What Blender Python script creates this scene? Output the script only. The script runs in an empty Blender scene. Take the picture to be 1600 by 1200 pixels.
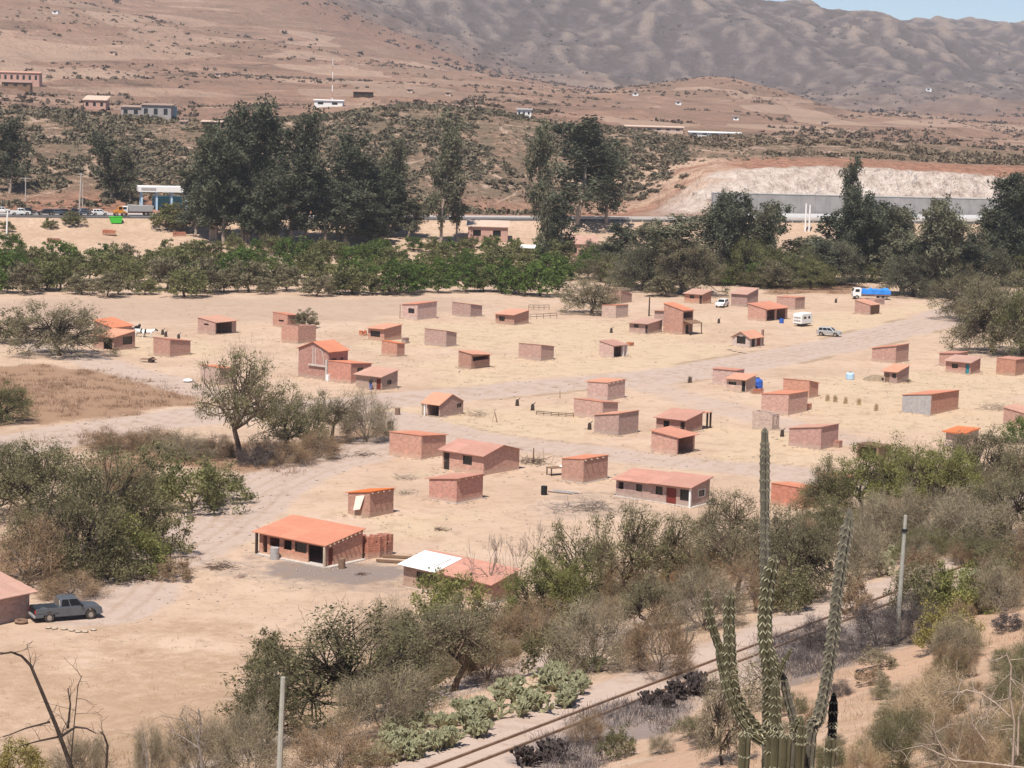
import bpy, math, random
import numpy as np
from mathutils import Vector, Matrix
R_ = math.radians
rng = random.Random(11)
nrng = np.random.default_rng(5)
scn = bpy.context.scene
COL = scn.collection
# ------------------------------------------------------------------ camera model
F = 3500.0; CAMZ = 43.0; PITCH = math.atan(451 / F); ROLL = R_(1.6)
SP, CP, SR, CR = math.sin(PITCH), math.cos(PITCH), math.sin(ROLL), math.cos(ROLL)
def ray(px, py):
    u = (px - 800) / F; v = (600 - py) / F
    u0 = u * CR - v * SR; v0 = u * SR + v * CR
    return (u0, CP + v0 * SP, -SP + v0 * CP)
def proj(x, y, z):
    z = z - CAMZ
    dep = y * CP - z * SP; v0 = (y * SP + z * CP) / dep; u0 = x / dep
    return 800 + F * (u0 * CR + v0 * SR), 600 - F * (-u0 * SR + v0 * CR)
def at_z(px, py, z):
    r = ray(px, py); t = (z - CAMZ) / r[2]
    return (r[0] * t, r[1] * t, z)
def at_d(px, py, d):
    r = ray(px, py); t = d / r[1]
    return (r[0] * t, d, CAMZ + r[2] * t)
# ------------------------------------------------------------------ noise (vectorised value noise)
_T = nrng.random((256, 256))
def vnoise(x, y, s=0):
    x = np.asarray(x, float) + 17.3 * s; y = np.asarray(y, float) + 9.7 * s
    xi = np.floor(x).astype(int); yi = np.floor(y).astype(int)
    fx = x - xi; fy = y - yi
    fx = fx * fx * (3 - 2 * fx); fy = fy * fy * (3 - 2 * fy)
    a = _T[xi % 256, yi % 256]; b = _T[(xi + 1) % 256, yi % 256]
    c = _T[xi % 256, (yi + 1) % 256]; d = _T[(xi + 1) % 256, (yi + 1) % 256]
    return (a * (1 - fx) + b * fx) * (1 - fy) + (c * (1 - fx) + d * fx) * fy
def fbm(x, y, o=4, s=0):
    t = 0; a = .5; n = 0
    for i in range(o):
        t = t + a * vnoise(x * 2 ** i, y * 2 ** i, s + i * 3); n += a; a *= .5
    return t / n
def ridged(x, y, o=4, s=0):
    t = 0; a = .5; n = 0
    for i in range(o):
        t = t + a * (1 - np.abs(2 * vnoise(x * 2 ** i, y * 2 ** i, s + i * 3) - 1)); n += a; a *= .5
    return t / n
def sst(a, b, x):
    t = np.clip((x - a) / (b - a), 0, 1); return t * t * (3 - 2 * t)
# ------------------------------------------------------------------ terrain functions
RZ = 16.6
_a = at_z(700, 1200, RZ); _b = at_z(1420, 925, RZ)
RA = np.array(_a[:2]); RU = np.array(_b[:2]) - RA; RU = RU / np.linalg.norm(RU); RN = np.array([-RU[1], RU[0]])
def q_of(x, y): return (x - RA[0]) * RN[0] + (y - RA[1]) * RN[1]
def t_of(x, y): return (x - RA[0]) * RU[0] + (y - RA[1]) * RU[1]
def qt(q, t): return RA[0] + RN[0] * q + RU[0] * t, RA[1] + RN[1] * q + RU[1] * t
def e_of(x, y): return y - (651 + .396 * x)
def gz(x, y):
    x = np.asarray(x, float); y = np.asarray(y, float)
    q = q_of(x, y)
    w = np.clip((q - 2) / 54, 0, 1)
    g = 1 - .5 * w * w * (3 - 2 * w) - .5 * w
    bump = (fbm(x / 6, y / 6, 3, 2) - .5)
    z = RZ * g + bump * 1.1 * sst(3, 9, q) * (1 - sst(48, 62, q))
    m = np.maximum(-q - 4, 0)
    hill = .28 * m + .44 * np.maximum(m - 24, 0) - .6 * np.maximum(m - 60, 0)
    z = np.where(q < 2, RZ + hill + bump * .9 * sst(4, 9, -q), z)
    z = z + (fbm(x / 14, y / 14, 3, 5) - .5) * .22 * sst(50, 66, q)
    e = e_of(x, y)
    z = z + 7.5 * (.65 * sst(-62, -9, e) + .35 * sst(-16, -8.5, e)) + (fbm(x / 9, y / 9, 3, 8) - .5) * 1.0 * sst(-62, -45, e) * (1 - sst(-15, -9, e))
    return z
# far hills: rows of (distance beyond the highway, image row of that line per image column), turned into heights
KN = [-900, 0, 130, 300, 450, 600, 750, 900, 1000, 1100, 1200, 1300, 1450, 1600, 2500]
ROWS = [
 ([0]*15, None),
 ([10]*15, None),
 ([40,40,40,40,40,40,40,40,36,13.5,13.5,13.5,13.5,13.5,13.5], [316,316,312,305,318,330,332,335,332,309,311,313,320,326,350]),
 ([90,90,90,90,90,90,90,80,60,34,30,30,30,30,30],  [240,250,255,258,258,252,255,280,285,268,264,263,270,282,300]),
 ([170,170,170,170,170,170,170,150,120,90,70,66,66,66,66], [165,176,188,199,190,174,180,205,222,240,246,249,255,262,280]),
 ([240,240,240,240,240,240,240,225,220,220,220,220,220,220,220], [150,163,175,190,180,166,170,193,203,210,214,218,228,242,260]),
 ([500]*15, [110,132,140,152,150,148,155,170,178,186,190,196,207,222,240]),
 ([900]*15, [40,70,85,105,118,122,135,152,158,164,172,184,194,206,225]),
 ([1300]*15, [-90,-25,5,42,66,98,116,143,128,115,140,172,184,196,215]),
 ([1560]*15, [-80,-12,18,55,78,110,128,150,146,140,158,180,190,200,220]),
 ([2000]*15, [-140,-80,-60,-40,-18,54,114,146,152,155,165,178,186,192,215]),
 ([2350]*15, [-120,-60,-40,-20,5,70,122,150,152,156,166,176,182,186,205]),
 ([2800]*15, [-160,-100,-80,-50,-20,40,88,124,132,138,146,156,150,148,170]),
 ([3700]*15, [-260,-160,-150,-140,-120,-105,-85,-65,-52,-38,-18,0,30,72,125]),
 ([4600]*15, [-220,-120,-110,-100,-80,-60,-30,-5,15,30,40,50,60,75,120]),
 ([6000]*15, [-150,-60,-50,-40,-20,0,10,20,25,30,36,44,46,42,45]),
 ([6800]*15, [0,60,60,60,60,60,60,60,60,60,65,70,75,75,80]),
]
NU, NH = 460, 430
UMIN, UMAX = -.37, .37
UU = np.linspace(UMIN, UMAX, NU)
def dend(u): return 659 / (1 - .396 * u)
HE = np.concatenate([np.linspace(0, 260, 150), 260 + (6800 - 260) * (np.linspace(0, 1, NH - 149)[1:]) ** 1.55])
def _hills():
    px = 800 + F * UU
    ez, zz = [], []
    for e, p in ROWS:
        ee = np.interp(px, KN, e)
        d = dend(UU) + ee
        if p is None: z = np.full(NU, 7.45)
        else:
            pp = np.interp(px, KN, p)
            k = np.ones(9) / 9
            pp = np.convolve(np.pad(pp, 4, 'edge'), k, 'valid')
            yp = pp - .028 * (np.clip(px, -300, 1900) - 800)
            v0 = (600 - yp) / F
            z = CAMZ + d * (-SP + v0 * CP) / (CP + v0 * SP)
        ez.append(ee); zz.append(z)
    ez = np.array(ez); zz = np.array(zz)
    Z = np.zeros((len(HE), NU))
    for j in range(NU):
        Z[:, j] = np.interp(HE, ez[:, j], zz[:, j])
    # soften the joints between rows further back
    for _ in range(3):
        S = Z.copy(); S[1:-1] = (Z[:-2] + 2 * Z[1:-1] + Z[2:]) / 4
        wgt = sst(200, 500, HE)[:, None]; Z = Z * (1 - wgt) + S * wgt
    D = dend(UU)[None, :] + HE[:, None]; X = UU[None, :] * D
    h = HE[:, None]
    amp = np.interp(h, [0, 45, 170, 300, 900, 1600, 2600, 4000, 6800], [0, .8, 3.2, 3, 6, 12, 62, 105, 90])
    sc = np.interp(h, [0, 300, 900, 2000, 3500], [26, 50, 120, 260, 380])
    wx = 320 * (fbm(X / 500, D / 500, 3, 14) - .5)
    sp_ = (X * .86 + D * .30 + wx) / 560      # spurs running down towards the right
    N = ((ridged(sp_, D / 2400, 2, 3) - .6) * .75 + (fbm(X / 260, D / 330, 5, 19) - .5) * .75) * sst(900, 2600, h) + (fbm(X / 90, D / 130, 5, 6) - .5) * .5 + (ridged((X + wx * .5) / 170, (D + 160 * fbm(X / 300, D / 300, 3, 23)) / 300, 4, 24) - .6) * .34 * sst(1300, 2400, h)
    N = np.where(h < 330, (ridged(X / 24, D / 60, 4, 7) - .5) * .9, N * sst(300, 700, h) + (1 - sst(300, 700, h)) * (ridged(X / 24, D / 60, 4, 7) - .5) * .9)
    rt = sst(980, 1080, px)[None, :] * (1 - sst(52, 95, h))
    rocky = (ridged(X / 5, (D + Z * 3) / 9, 4, 9) - .5) * 1.6 * sst(13, 18, h)
    Z = Z + N * amp * (1 - .75 * rt) + rocky * rt
    # terrace steps on the cultivated slopes
    st = sst(300, 420, h) * (1 - sst(1150, 1350, h)) * .9
    step = 5.2 + 2 * vnoise(X / 300, D / 300, 4)
    Zs = np.floor(Z / step) * step + step * sst(.55, 1, (Z / step) % 1)
    Z = Z * (1 - st) + Zs * st
    return X, D, Z
HX, HD, HZ = _hills()
def hz(x, y):
    x = np.asarray(x, float); y = np.asarray(y, float)
    u = np.clip(x / y, UMIN, UMAX - 1e-6); e = np.clip(y - dend(u), 0, 6799)
    fj = (u - UMIN) / (UMAX - UMIN) * (NU - 1); j = np.minimum(fj.astype(int), NU - 2); fj = fj - j
    i = np.clip(np.searchsorted(HE, e, side='right') - 1, 0, len(HE) - 2); fi = (e - HE[i]) / (HE[i + 1] - HE[i])
    return (HZ[i, j] * (1 - fi) + HZ[i + 1, j] * fi) * (1 - fj) + (HZ[i, j + 1] * (1 - fi) + HZ[i + 1, j + 1] * fi) * fj
def G(x, y):
    x = np.asarray(x, float); y = np.asarray(y, float)
    u = x / np.maximum(y, 1)
    return np.where(y < dend(u), gz(x, y), hz(x, np.maximum(y, 20)))
_TT = np.exp(np.linspace(math.log(14), math.log(7300), 2600))
def P(px, py):
    r = ray(px, py); x = r[0] * _TT; y = r[1] * _TT; z = CAMZ + r[2] * _TT
    dlt = z - G(x, y)
    hit = np.nonzero(dlt < 0)[0]
    i = hit[0] if len(hit) else len(_TT) - 1
    i = max(i, 1)
    a = dlt[i - 1] / (dlt[i - 1] - dlt[i]) if dlt[i] < 0 else 1
    t = _TT[i - 1] + (_TT[i] - _TT[i - 1]) * a
    x, y = float(r[0] * t), float(r[1] * t)
    return Vector((x, y, float(G(x, y))))
def mpp(p): return p[1] / F     # metres per photo pixel at a point
# ------------------------------------------------------------------ mesh helpers
class MB:
    def __init__(s): s.v = []; s.f = []; s.m = []
    def add(s, vs, fs, m=0):
        o = len(s.v); s.v += [tuple(v) for v in vs]; s.f += [tuple(i + o for i in f) for f in fs]; s.m += [m] * len(fs)
    def hexa(s, b, t, m=0):
        s.add(list(b) + list(t), [(3, 2, 1, 0), (4, 5, 6, 7), (0, 1, 5, 4), (1, 2, 6, 5), (2, 3, 7, 6), (3, 0, 4, 7)], m)
    def box(s, c, d, rz=0, m=0, tilt=None):
        x, y, z = d[0] / 2, d[1] / 2, d[2] / 2
        M = Matrix.Rotation(rz, 3, 'Z')
        if tilt: M = M @ Matrix.Rotation(tilt[1], 3, tilt[0])
        c = Vector(c); p = [c + M @ Vector(v) for v in ((-x, -y, -z), (x, -y, -z), (x, y, -z), (-x, y, -z), (-x, -y, z), (x, -y, z), (x, y, z), (-x, y, z))]
        s.hexa(p[:4], p[4:], m)
    def tube(s, pts, rad, n=6, m=0, cap=True):
        pts = [Vector(p) for p in pts]; o = len(s.v); up = None
        for i, p in enumerate(pts):
            d = (pts[min(i + 1, len(pts) - 1)] - pts[max(i - 1, 0)])
            if d.length < 1e-6: d = Vector((0, 0, 1))
            d.normalize()
            if up is None: up = d.orthogonal().normalized()
            else:
                up = up - d * up.dot(d)
                up = up.normalized() if up.length > 1e-5 else d.orthogonal().normalized()
            w = d.cross(up); r = rad[i] if hasattr(rad, '__len__') else rad
            for k in range(n):
                a = 2 * math.pi * k / n
                s.v.append(tuple(p + (up * math.cos(a) + w * math.sin(a)) * r))
        for i in range(len(pts) - 1):
            for k in range(n):
                k2 = (k + 1) % n
                s.f.append((o + i * n + k, o + i * n + k2, o + (i + 1) * n + k2, o + (i + 1) * n + k)); s.m.append(m)
        if cap:
            s.f.append(tuple(o + k for k in range(n))[::-1]); s.m.append(m)
            e = o + (len(pts) - 1) * n; s.f.append(tuple(e + k for k in range(n))); s.m.append(m)
    def lathe(s, c, prof, n=12, m=0):
        o = len(s.v)
        for r, z in prof:
            for k in range(n):
                a = 2 * math.pi * k / n; s.v.append((c[0] + r * math.cos(a), c[1] + r * math.sin(a), c[2] + z))
        for i in range(len(prof) - 1):
            for k in range(n):
                k2 = (k + 1) % n; s.f.append((o + i * n + k, o + i * n + k2, o + (i + 1) * n + k2, o + (i + 1) * n + k)); s.m.append(m)
        s.f.append(tuple(o + k for k in range(n))[::-1]); s.m.append(m)
        e = o + (len(prof) - 1) * n; s.f.append(tuple(e + k for k in range(n))); s.m.append(m)
    def prism(s, poly, y0, y1, m=0, axis='y', inset=0):
        # polygon in (x,z) swept along y
        n = len(poly); o = len(s.v)
        cx = sum(p[0] for p in poly) / n; cz = sum(p[1] for p in poly) / n
        for y in (y0, y1):
            for x, z in poly: s.v.append((x, y, z))
        s.f.append(tuple(o + i for i in range(n))); s.m.append(m)
        s.f.append(tuple(o + n + i for i in range(n))[::-1]); s.m.append(m)
        for i in range(n):
            j = (i + 1) % n; s.f.append((o + i, o + n + i, o + n + j, o + j)); s.m.append(m)
    def mesh(s, name, mats, smooth=False):
        me = bpy.data.meshes.new(name); me.from_pydata(s.v, [], s.f)
        for mt in mats if isinstance(mats, (list, tuple)) else [mats]: me.materials.append(mt)
        me.polygons.foreach_set('material_index', s.m)
        if smooth: me.polygons.foreach_set('use_smooth', [True] * len(s.f))
        me.update(); return me
    def build(s, name, mats, parent=None, smooth=False, loc=None, rz=0, bevel=0):
        o = bpy.data.objects.new(name, s.mesh(name, mats, smooth)); COL.objects.link(o)
        if parent: o.parent = parent
        if loc is not None: o.location = loc
        if rz: o.rotation_euler.z = rz
        if bevel:
            b = o.modifiers.new('Bevel', 'BEVEL'); b.width = bevel; b.segments = 2; b.limit_method = 'ANGLE'; b.angle_limit = R_(35)
        return o
def np_mesh(name, V, Q, mats, tint=None, tri=None):
    me = bpy.data.meshes.new(name); V = np.asarray(V, np.float32); Q = np.asarray(Q, np.int32)
    k = Q.shape[1]
    me.vertices.add(len(V)); me.vertices.foreach_set('co', V.ravel())
    me.loops.add(Q.size); me.loops.foreach_set('vertex_index', Q.ravel())
    me.polygons.add(len(Q)); me.polygons.foreach_set('loop_start', np.arange(0, Q.size, k, dtype=np.int32))
    for mt in mats if isinstance(mats, (list, tuple)) else [mats]: me.materials.append(mt)
    if tint is not None:
        for nm, arr in tint.items():
            at = me.attributes.new(nm, 'FLOAT', 'POINT'); at.data.foreach_set('value', np.asarray(arr, np.float32).ravel())
    me.update(calc_edges=True); me.validate(); return me
def link(name, me, parent=None, loc=None, rz=0, scale=None):
    o = bpy.data.objects.new(name, me); COL.objects.link(o)
    if parent: o.parent = parent
    if loc is not None: o.location = loc
    if rz: o.rotation_euler.z = rz
    if scale: o.scale = scale
    return o
def tag(o, label=None, cat=None, group=None, kind=None):
    if label: o['label'] = label
    if cat: o['category'] = cat
    if group: o['group'] = group
    if kind: o['kind'] = kind
    return o
def thing(name, label, cat, loc=(0, 0, 0), rz=0, group=None, scale=None):
    o = bpy.data.objects.new(name, None); COL.objects.link(o); o.location = loc; o.rotation_euler = (0, 0, rz); o.empty_display_size = .3
    if scale: o.scale = scale
    return tag(o, label, cat, group)
# ------------------------------------------------------------------ materials
def newmat(name):
    m = bpy.data.materials.new(name); m.use_nodes = True; nt = m.node_tree; nt.nodes.clear()
    out = nt.nodes.new('ShaderNodeOutputMaterial'); return m, nt, out
def N(nt, t, **k):
    n = nt.nodes.new(t)
    for a, b in k.items():
        if a.startswith('i_'):
            n.inputs[int(a[2:])].default_value = b
        else: setattr(n, a, b)
    return n
def rgb(c): return (c[0], c[1], c[2], 1)
def noise(nt, scale, detail=4, rough=.6, coord=None, dist=0):
    n = N(nt, 'ShaderNodeTexNoise'); n.inputs['Scale'].default_value = scale; n.inputs['Detail'].default_value = detail
    n.inputs['Roughness'].default_value = rough; n.inputs['Distortion'].default_value = dist
    if coord: nt.links.new(coord, n.inputs['Vector'])
    return n.outputs['Fac']
def ramp(nt, fac, stops):
    r = N(nt, 'ShaderNodeValToRGB'); e = r.color_ramp.elements
    while len(e) < len(stops): e.new(.5)
    for el, (p, c) in zip(e, stops): el.position = p; el.color = rgb(c) if len(c) == 3 else c
    nt.links.new(fac, r.inputs[0]); return r.outputs[0]
def mix(nt, fac, a, b, mode='MIX'):
    m = N(nt, 'ShaderNodeMix', data_type='RGBA', blend_type=mode)
    for s, v in ((0, fac), (6, a), (7, b)):
        if isinstance(v, bpy.types.NodeSocket): nt.links.new(v, m.inputs[s])
        else: m.inputs[s].default_value = v if s == 0 else rgb(v)
    return m.outputs[2]
def math_(nt, op, a, b=0, clamp=False):
    m = N(nt, 'ShaderNodeMath', operation=op, use_clamp=clamp)
    for s, v in ((0, a), (1, b)):
        if isinstance(v, bpy.types.NodeSocket): nt.links.new(v, m.inputs[s])
        else: m.inputs[s].default_value = v
    return m.outputs[0]
def simple(name, c, rough=.8, var=.25, scale=3.0, metal=0, bump=0, spec=.3, bscale=None):
    m, nt, out = newmat(name); b = N(nt, 'ShaderNodeBsdfPrincipled')
    b.inputs['Roughness'].default_value = rough; b.inputs['Metallic'].default_value = metal; b.inputs['Specular IOR Level'].default_value = spec
    tc = N(nt, 'ShaderNodeTexCoord').outputs['Object']
    f = noise(nt, scale, 5, .65, tc)
    lo = [x * (1 - var) for x in c]; hi = [min(1, x * (1 + var)) for x in c]
    nt.links.new(ramp(nt, f, [(.3, lo), (.7, hi)]), b.inputs['Base Color'])
    if bump:
        bp = N(nt, 'ShaderNodeBump'); bp.inputs['Strength'].default_value = bump; bp.inputs['Distance'].default_value = .05
        nt.links.new(noise(nt, bscale or scale * 5, 4, .6, tc), bp.inputs['Height']); nt.links.new(bp.outputs[0], b.inputs['Normal'])
    nt.links.new(b.outputs[0], out.inputs[0]); return m
def leafmat(name, c, c2=None, trans=.25, hue=.0):
    c2 = c2 or [x * .55 for x in c]
    m, nt, out = newmat(name)
    a = N(nt, 'ShaderNodeAttribute', attribute_name='tint').outputs['Fac']
    oi = N(nt, 'ShaderNodeObjectInfo').outputs['Random']
    f = math_(nt, 'ADD', math_(nt, 'MULTIPLY', a, .75), math_(nt, 'MULTIPLY', oi, .25))
    colr = mix(nt, f, c2, c)
    d = N(nt, 'ShaderNodeBsdfDiffuse'); t = N(nt, 'ShaderNodeBsdfTranslucent'); nt.links.new(colr, d.inputs[0]); nt.links.new(colr, t.inputs[0])
    mx = N(nt, 'ShaderNodeMixShader'); mx.inputs[0].default_value = trans
    nt.links.new(d.outputs[0], mx.inputs[1]); nt.links.new(t.outputs[0], mx.inputs[2]); nt.links.new(mx.outputs[0], out.inputs[0]); return m
def brickmat(name, c, mortar=(.42, .33, .27), var=.22):
    m, nt, out = newmat(name); b = N(nt, 'ShaderNodeBsdfPrincipled'); b.inputs['Roughness'].default_value = .9; b.inputs['Specular IOR Level'].default_value = .15
    tc = N(nt, 'ShaderNodeTexCoord').outputs['Object']
    sx = N(nt, 'ShaderNodeSeparateXYZ'); nt.links.new(tc, sx.inputs[0])
    cb = N(nt, 'ShaderNodeCombineXYZ'); nt.links.new(math_(nt, 'ADD', sx.outputs[0], sx.outputs[1]), cb.inputs[0]); nt.links.new(sx.outputs[2], cb.inputs[1])
    br = N(nt, 'ShaderNodeTexBrick'); nt.links.new(cb.outputs[0], br.inputs['Vector'])
    br.inputs['Color1'].default_value = rgb([x * (1 - var) for x in c]); br.inputs['Color2'].default_value = rgb([min(1, x * (1 + var)) for x in c]); br.inputs['Mortar'].default_value = rgb(mortar)
    br.inputs['Scale'].default_value = 1; br.inputs['Brick Width'].default_value = .33; br.inputs['Row Height'].default_value = .19; br.inputs['Mortar Size'].default_value = .014
    f = noise(nt, 1.1, 5, .65, tc)
    c1 = mix(nt, math_(nt, 'MULTIPLY', f, .55), br.outputs[0], [x * .55 for x in c])
    # pale mortar smears and dusty foot
    f2 = noise(nt, 2.7, 6, .75, tc)
    sm = ramp(nt, f2, [(.54, (0, 0, 0)), (.7, (1, 1, 1))])
    c2 = mix(nt, math_(nt, 'MULTIPLY', sm, .5), c1, (.55, .44, .37))
    foot = math_(nt, 'SUBTRACT', 1, math_(nt, 'MULTIPLY', math_(nt, 'ADD', sx.outputs[2], math_(nt, 'MULTIPLY', f, -.5)), 2.2), True)
    c3 = mix(nt, math_(nt, 'MULTIPLY', foot, .5), c2, (.5, .38, .29))
    oi = N(nt, 'ShaderNodeObjectInfo').outputs['Random']
    hs = N(nt, 'ShaderNodeHueSaturation'); nt.links.new(c3, hs.inputs['Color']); nt.links.new(math_(nt, 'ADD', .80, math_(nt, 'MULTIPLY', oi, .36)), hs.inputs['Value'])
    nt.links.new(math_(nt, 'ADD', .72, math_(nt, 'MULTIPLY', math_(nt, 'FRACT', math_(nt, 'MULTIPLY', oi, 7.3)), .42)), hs.inputs['Saturation'])
    nt.links.new(hs.outputs[0], b.inputs['Base Color'])
    bp = N(nt, 'ShaderNodeBump'); bp.inputs['Strength'].default_value = .5; bp.inputs['Distance'].default_value = .02
    nt.links.new(br.outputs['Fac'], bp.inputs['Height']); bp.invert = True; nt.links.new(bp.outputs[0], b.inputs['Normal'])
    nt.links.new(b.outputs[0], out.inputs[0]); return m
def roofmat(name, c, dust=.35):
    m, nt, out = newmat(name); b = N(nt, 'ShaderNodeBsdfPrincipled'); b.inputs['Roughness'].default_value = .75; b.inputs['Specular IOR Level'].default_value = .15
    tc = N(nt, 'ShaderNodeTexCoord').outputs['Object']
    br = N(nt, 'ShaderNodeTexBrick'); nt.links.new(tc, br.inputs['Vector']); br.inputs['Scale'].default_value = 1; br.inputs['Brick Width'].default_value = .9; br.inputs['Row Height'].default_value = 1.9
    br.inputs['Mortar Size'].default_value = .02; br.inputs['Color1'].default_value = rgb([x * .9 for x in c]); br.inputs['Color2'].default_value = rgb([min(1, x * 1.12) for x in c]); br.inputs['Mortar'].default_value = rgb([x * .72 for x in c])
    f = noise(nt, 1.6, 6, .7, tc)
    ds = ramp(nt, f, [(.42, (0, 0, 0)), (.72, (1, 1, 1))])
    c1 = mix(nt, math_(nt, 'MULTIPLY', ds, dust), br.outputs[0], (.62, .42, .31))
    st = noise(nt, 9, 3, .6, tc)
    c2 = mix(nt, math_(nt, 'MULTIPLY', st, .4), c1, [x * .5 for x in c])
    oi = N(nt, 'ShaderNodeObjectInfo').outputs['Random']
    hs = N(nt, 'ShaderNodeHueSaturation'); nt.links.new(c2, hs.inputs['Color']); nt.links.new(math_(nt, 'ADD', .85, math_(nt, 'MULTIPLY', oi, .28)), hs.inputs['Value'])
    nt.links.new(math_(nt, 'ADD', .8, math_(nt, 'MULTIPLY', oi, .3)), hs.inputs['Saturation'])
    nt.links.new(hs.outputs[0], b.inputs['Base Color'])
    wv = N(nt, 'ShaderNodeTexWave', wave_type='BANDS', bands_direction='Y'); nt.links.new(tc, wv.inputs[0]); wv.inputs['Scale'].default_value = 1.6
    bp = N(nt, 'ShaderNodeBump'); bp.inputs['Strength'].default_value = .8; bp.inputs['Distance'].default_value = .05; nt.links.new(wv.outputs['Fac'], bp.inputs['Height']); nt.links.new(bp.outputs[0], b.inputs['Normal'])
    nt.links.new(b.outputs[0], out.inputs[0]); return m
M = {}
M['brick'] = brickmat('brick', (.52, .275, .205), (.50, .39, .32))
M['brick_red'] = brickmat('brick_red', (.52, .215, .15), (.48, .35, .28))
M['brick_pale'] = brickmat('brick_pale', (.54, .37, .29), (.5, .42, .36))
M['brick_dark'] = brickmat('brick_dark', (.30, .15, .11))
M['plaster_grey'] = simple('plaster_grey', (.36, .34, .33), .9, .2, 2.5)
M['roof'] = roofmat('roof', (.59, .25, .165), .35)
M['roof_bright'] = roofmat('roof_bright', (.70, .205, .08), .15)
M['roof_faded'] = roofmat('roof_faded', (.60, .305, .21), .4)
M['roof_white'] = simple('roof_white', (.82, .82, .8), .6, .08, 2)
M['wood'] = simple('wood', (.20, .12, .075), .85, .35, 6)
M['wood_pale'] = simple('wood_pale', (.50, .39, .29), .85, .25, 6)
M['wood_dark'] = simple('wood_dark', (.05, .03, .022), .85, .3, 6)
M['door_red'] = simple('door_red', (.16, .028, .02), .6, .25, 4)
M['door_dark'] = simple('door_dark', (.035, .024, .02), .7, .3, 4)
M['door_teal'] = simple('door_teal', (.03, .2, .24), .55, .2, 4)
M['glass'] = simple('glass', (.012, .013, .016), .15, .2, 3, spec=.5)
M['concrete'] = simple('concrete', (.46, .42, .38), .9, .18, 3)
M['white'] = simple('white', (.74, .73, .70), .6, .08, 3)
M['white_sheet'] = simple('white_sheet', (.74, .64, .56), .9, .1, 3)
M['black'] = simple('black', (.012, .012, .013), .7, .3, 5)
M['bark'] = simple('bark', (.13, .09, .065), .95, .35, 5)
M['bark_pale'] = simple('bark_pale', (.34, .27, .215), .9, .3, 5)
M['bark_dark'] = simple('bark_dark', (.045, .032, .026), .95, .3, 5)
M['bark_grey'] = simple('bark_grey', (.20, .165, .14), .95, .3, 5)
M['steel_grey'] = simple('steel_grey', (.12, .135, .155), .38, .12, 2, .4, spec=.5)
M['silver'] = simple('silver', (.42, .42, .41), .35, .1, 2, .3, spec=.5)
M['car_white'] = simple('car_white', (.75, .74, .71), .35, .06, 2, spec=.5)
M['car_black'] = simple('car_black', (.02, .02, .023), .3, .1, 2, spec=.5)
M['rim'] = simple('rim', (.36, .31, .27), .5, .2, 6, .3)
M['tyre'] = simple('tyre', (.055, .045, .04), .9, .3, 6)
M['red'] = simple('red', (.42, .03, .025), .4, .2, 3)
M['blue'] = simple('blue', (.03, .10, .42), .6, .2, 3)
M['tarp'] = simple('tarp', (.035, .23, .68), .65, .22, 1.2, bump=.6, bscale=4)
M['green'] = simple('green', (.06, .5, .04), .5, .15, 3)
M['orange_brick'] = brickmat('orange_brick', (.52, .17, .085), (.3, .1, .06))
M['rust'] = simple('rust', (.20, .125, .085), .75, .3, 4)
M['rock'] = simple('rock', (.40, .325, .255), .95, .2, 3, bump=.5)
M['straw'] = simple('straw', (.42, .31, .18), .95, .3, 4)
M['skin'] = simple('skin', (.30, .16, .10), .6, .1, 4)
M['cloth_dark'] = simple('cloth_dark', (.03, .025, .025), .9, .2, 6)
EXPO = 0.45; HAZE = 0.9e-4; DENOISE = True
# ------------------------------------------------------------------ ground zones (world polygons measured from the photograph)
def wpoly(pts, z=None): return np.array([(P(*p)[:2] if z is None else at_z(p[0], p[1], z)[:2]) for p in pts])
def seg_d(x, y, a, b):
    dx, dy = b[0] - a[0], b[1] - a[1]; L = dx * dx + dy * dy + 1e-9
    t = np.clip(((x - a[0]) * dx + (y - a[1]) * dy) / L, 0, 1)
    return np.hypot(x - a[0] - t * dx, y - a[1] - t * dy)
def poly_sd(x, y, poly):
    d = np.full(x.shape, 1e9); ins = np.zeros(x.shape, bool); n = len(poly)
    for i in range(n):
        a, b = poly[i], poly[(i + 1) % n]; d = np.minimum(d, seg_d(x, y, a, b))
        c = ((a[1] > y) != (b[1] > y)) & (x < (b[0] - a[0]) * (y - a[1]) / (b[1] - a[1] + 1e-12) + a[0]); ins ^= c
    return np.where(ins, d, -d)
def line_d(x, y, pl):
    d = np.full(x.shape, 1e9)
    for i in range(len(pl) - 1): d = np.minimum(d, seg_d(x, y, pl[i], pl[i + 1]))
    return d
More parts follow.
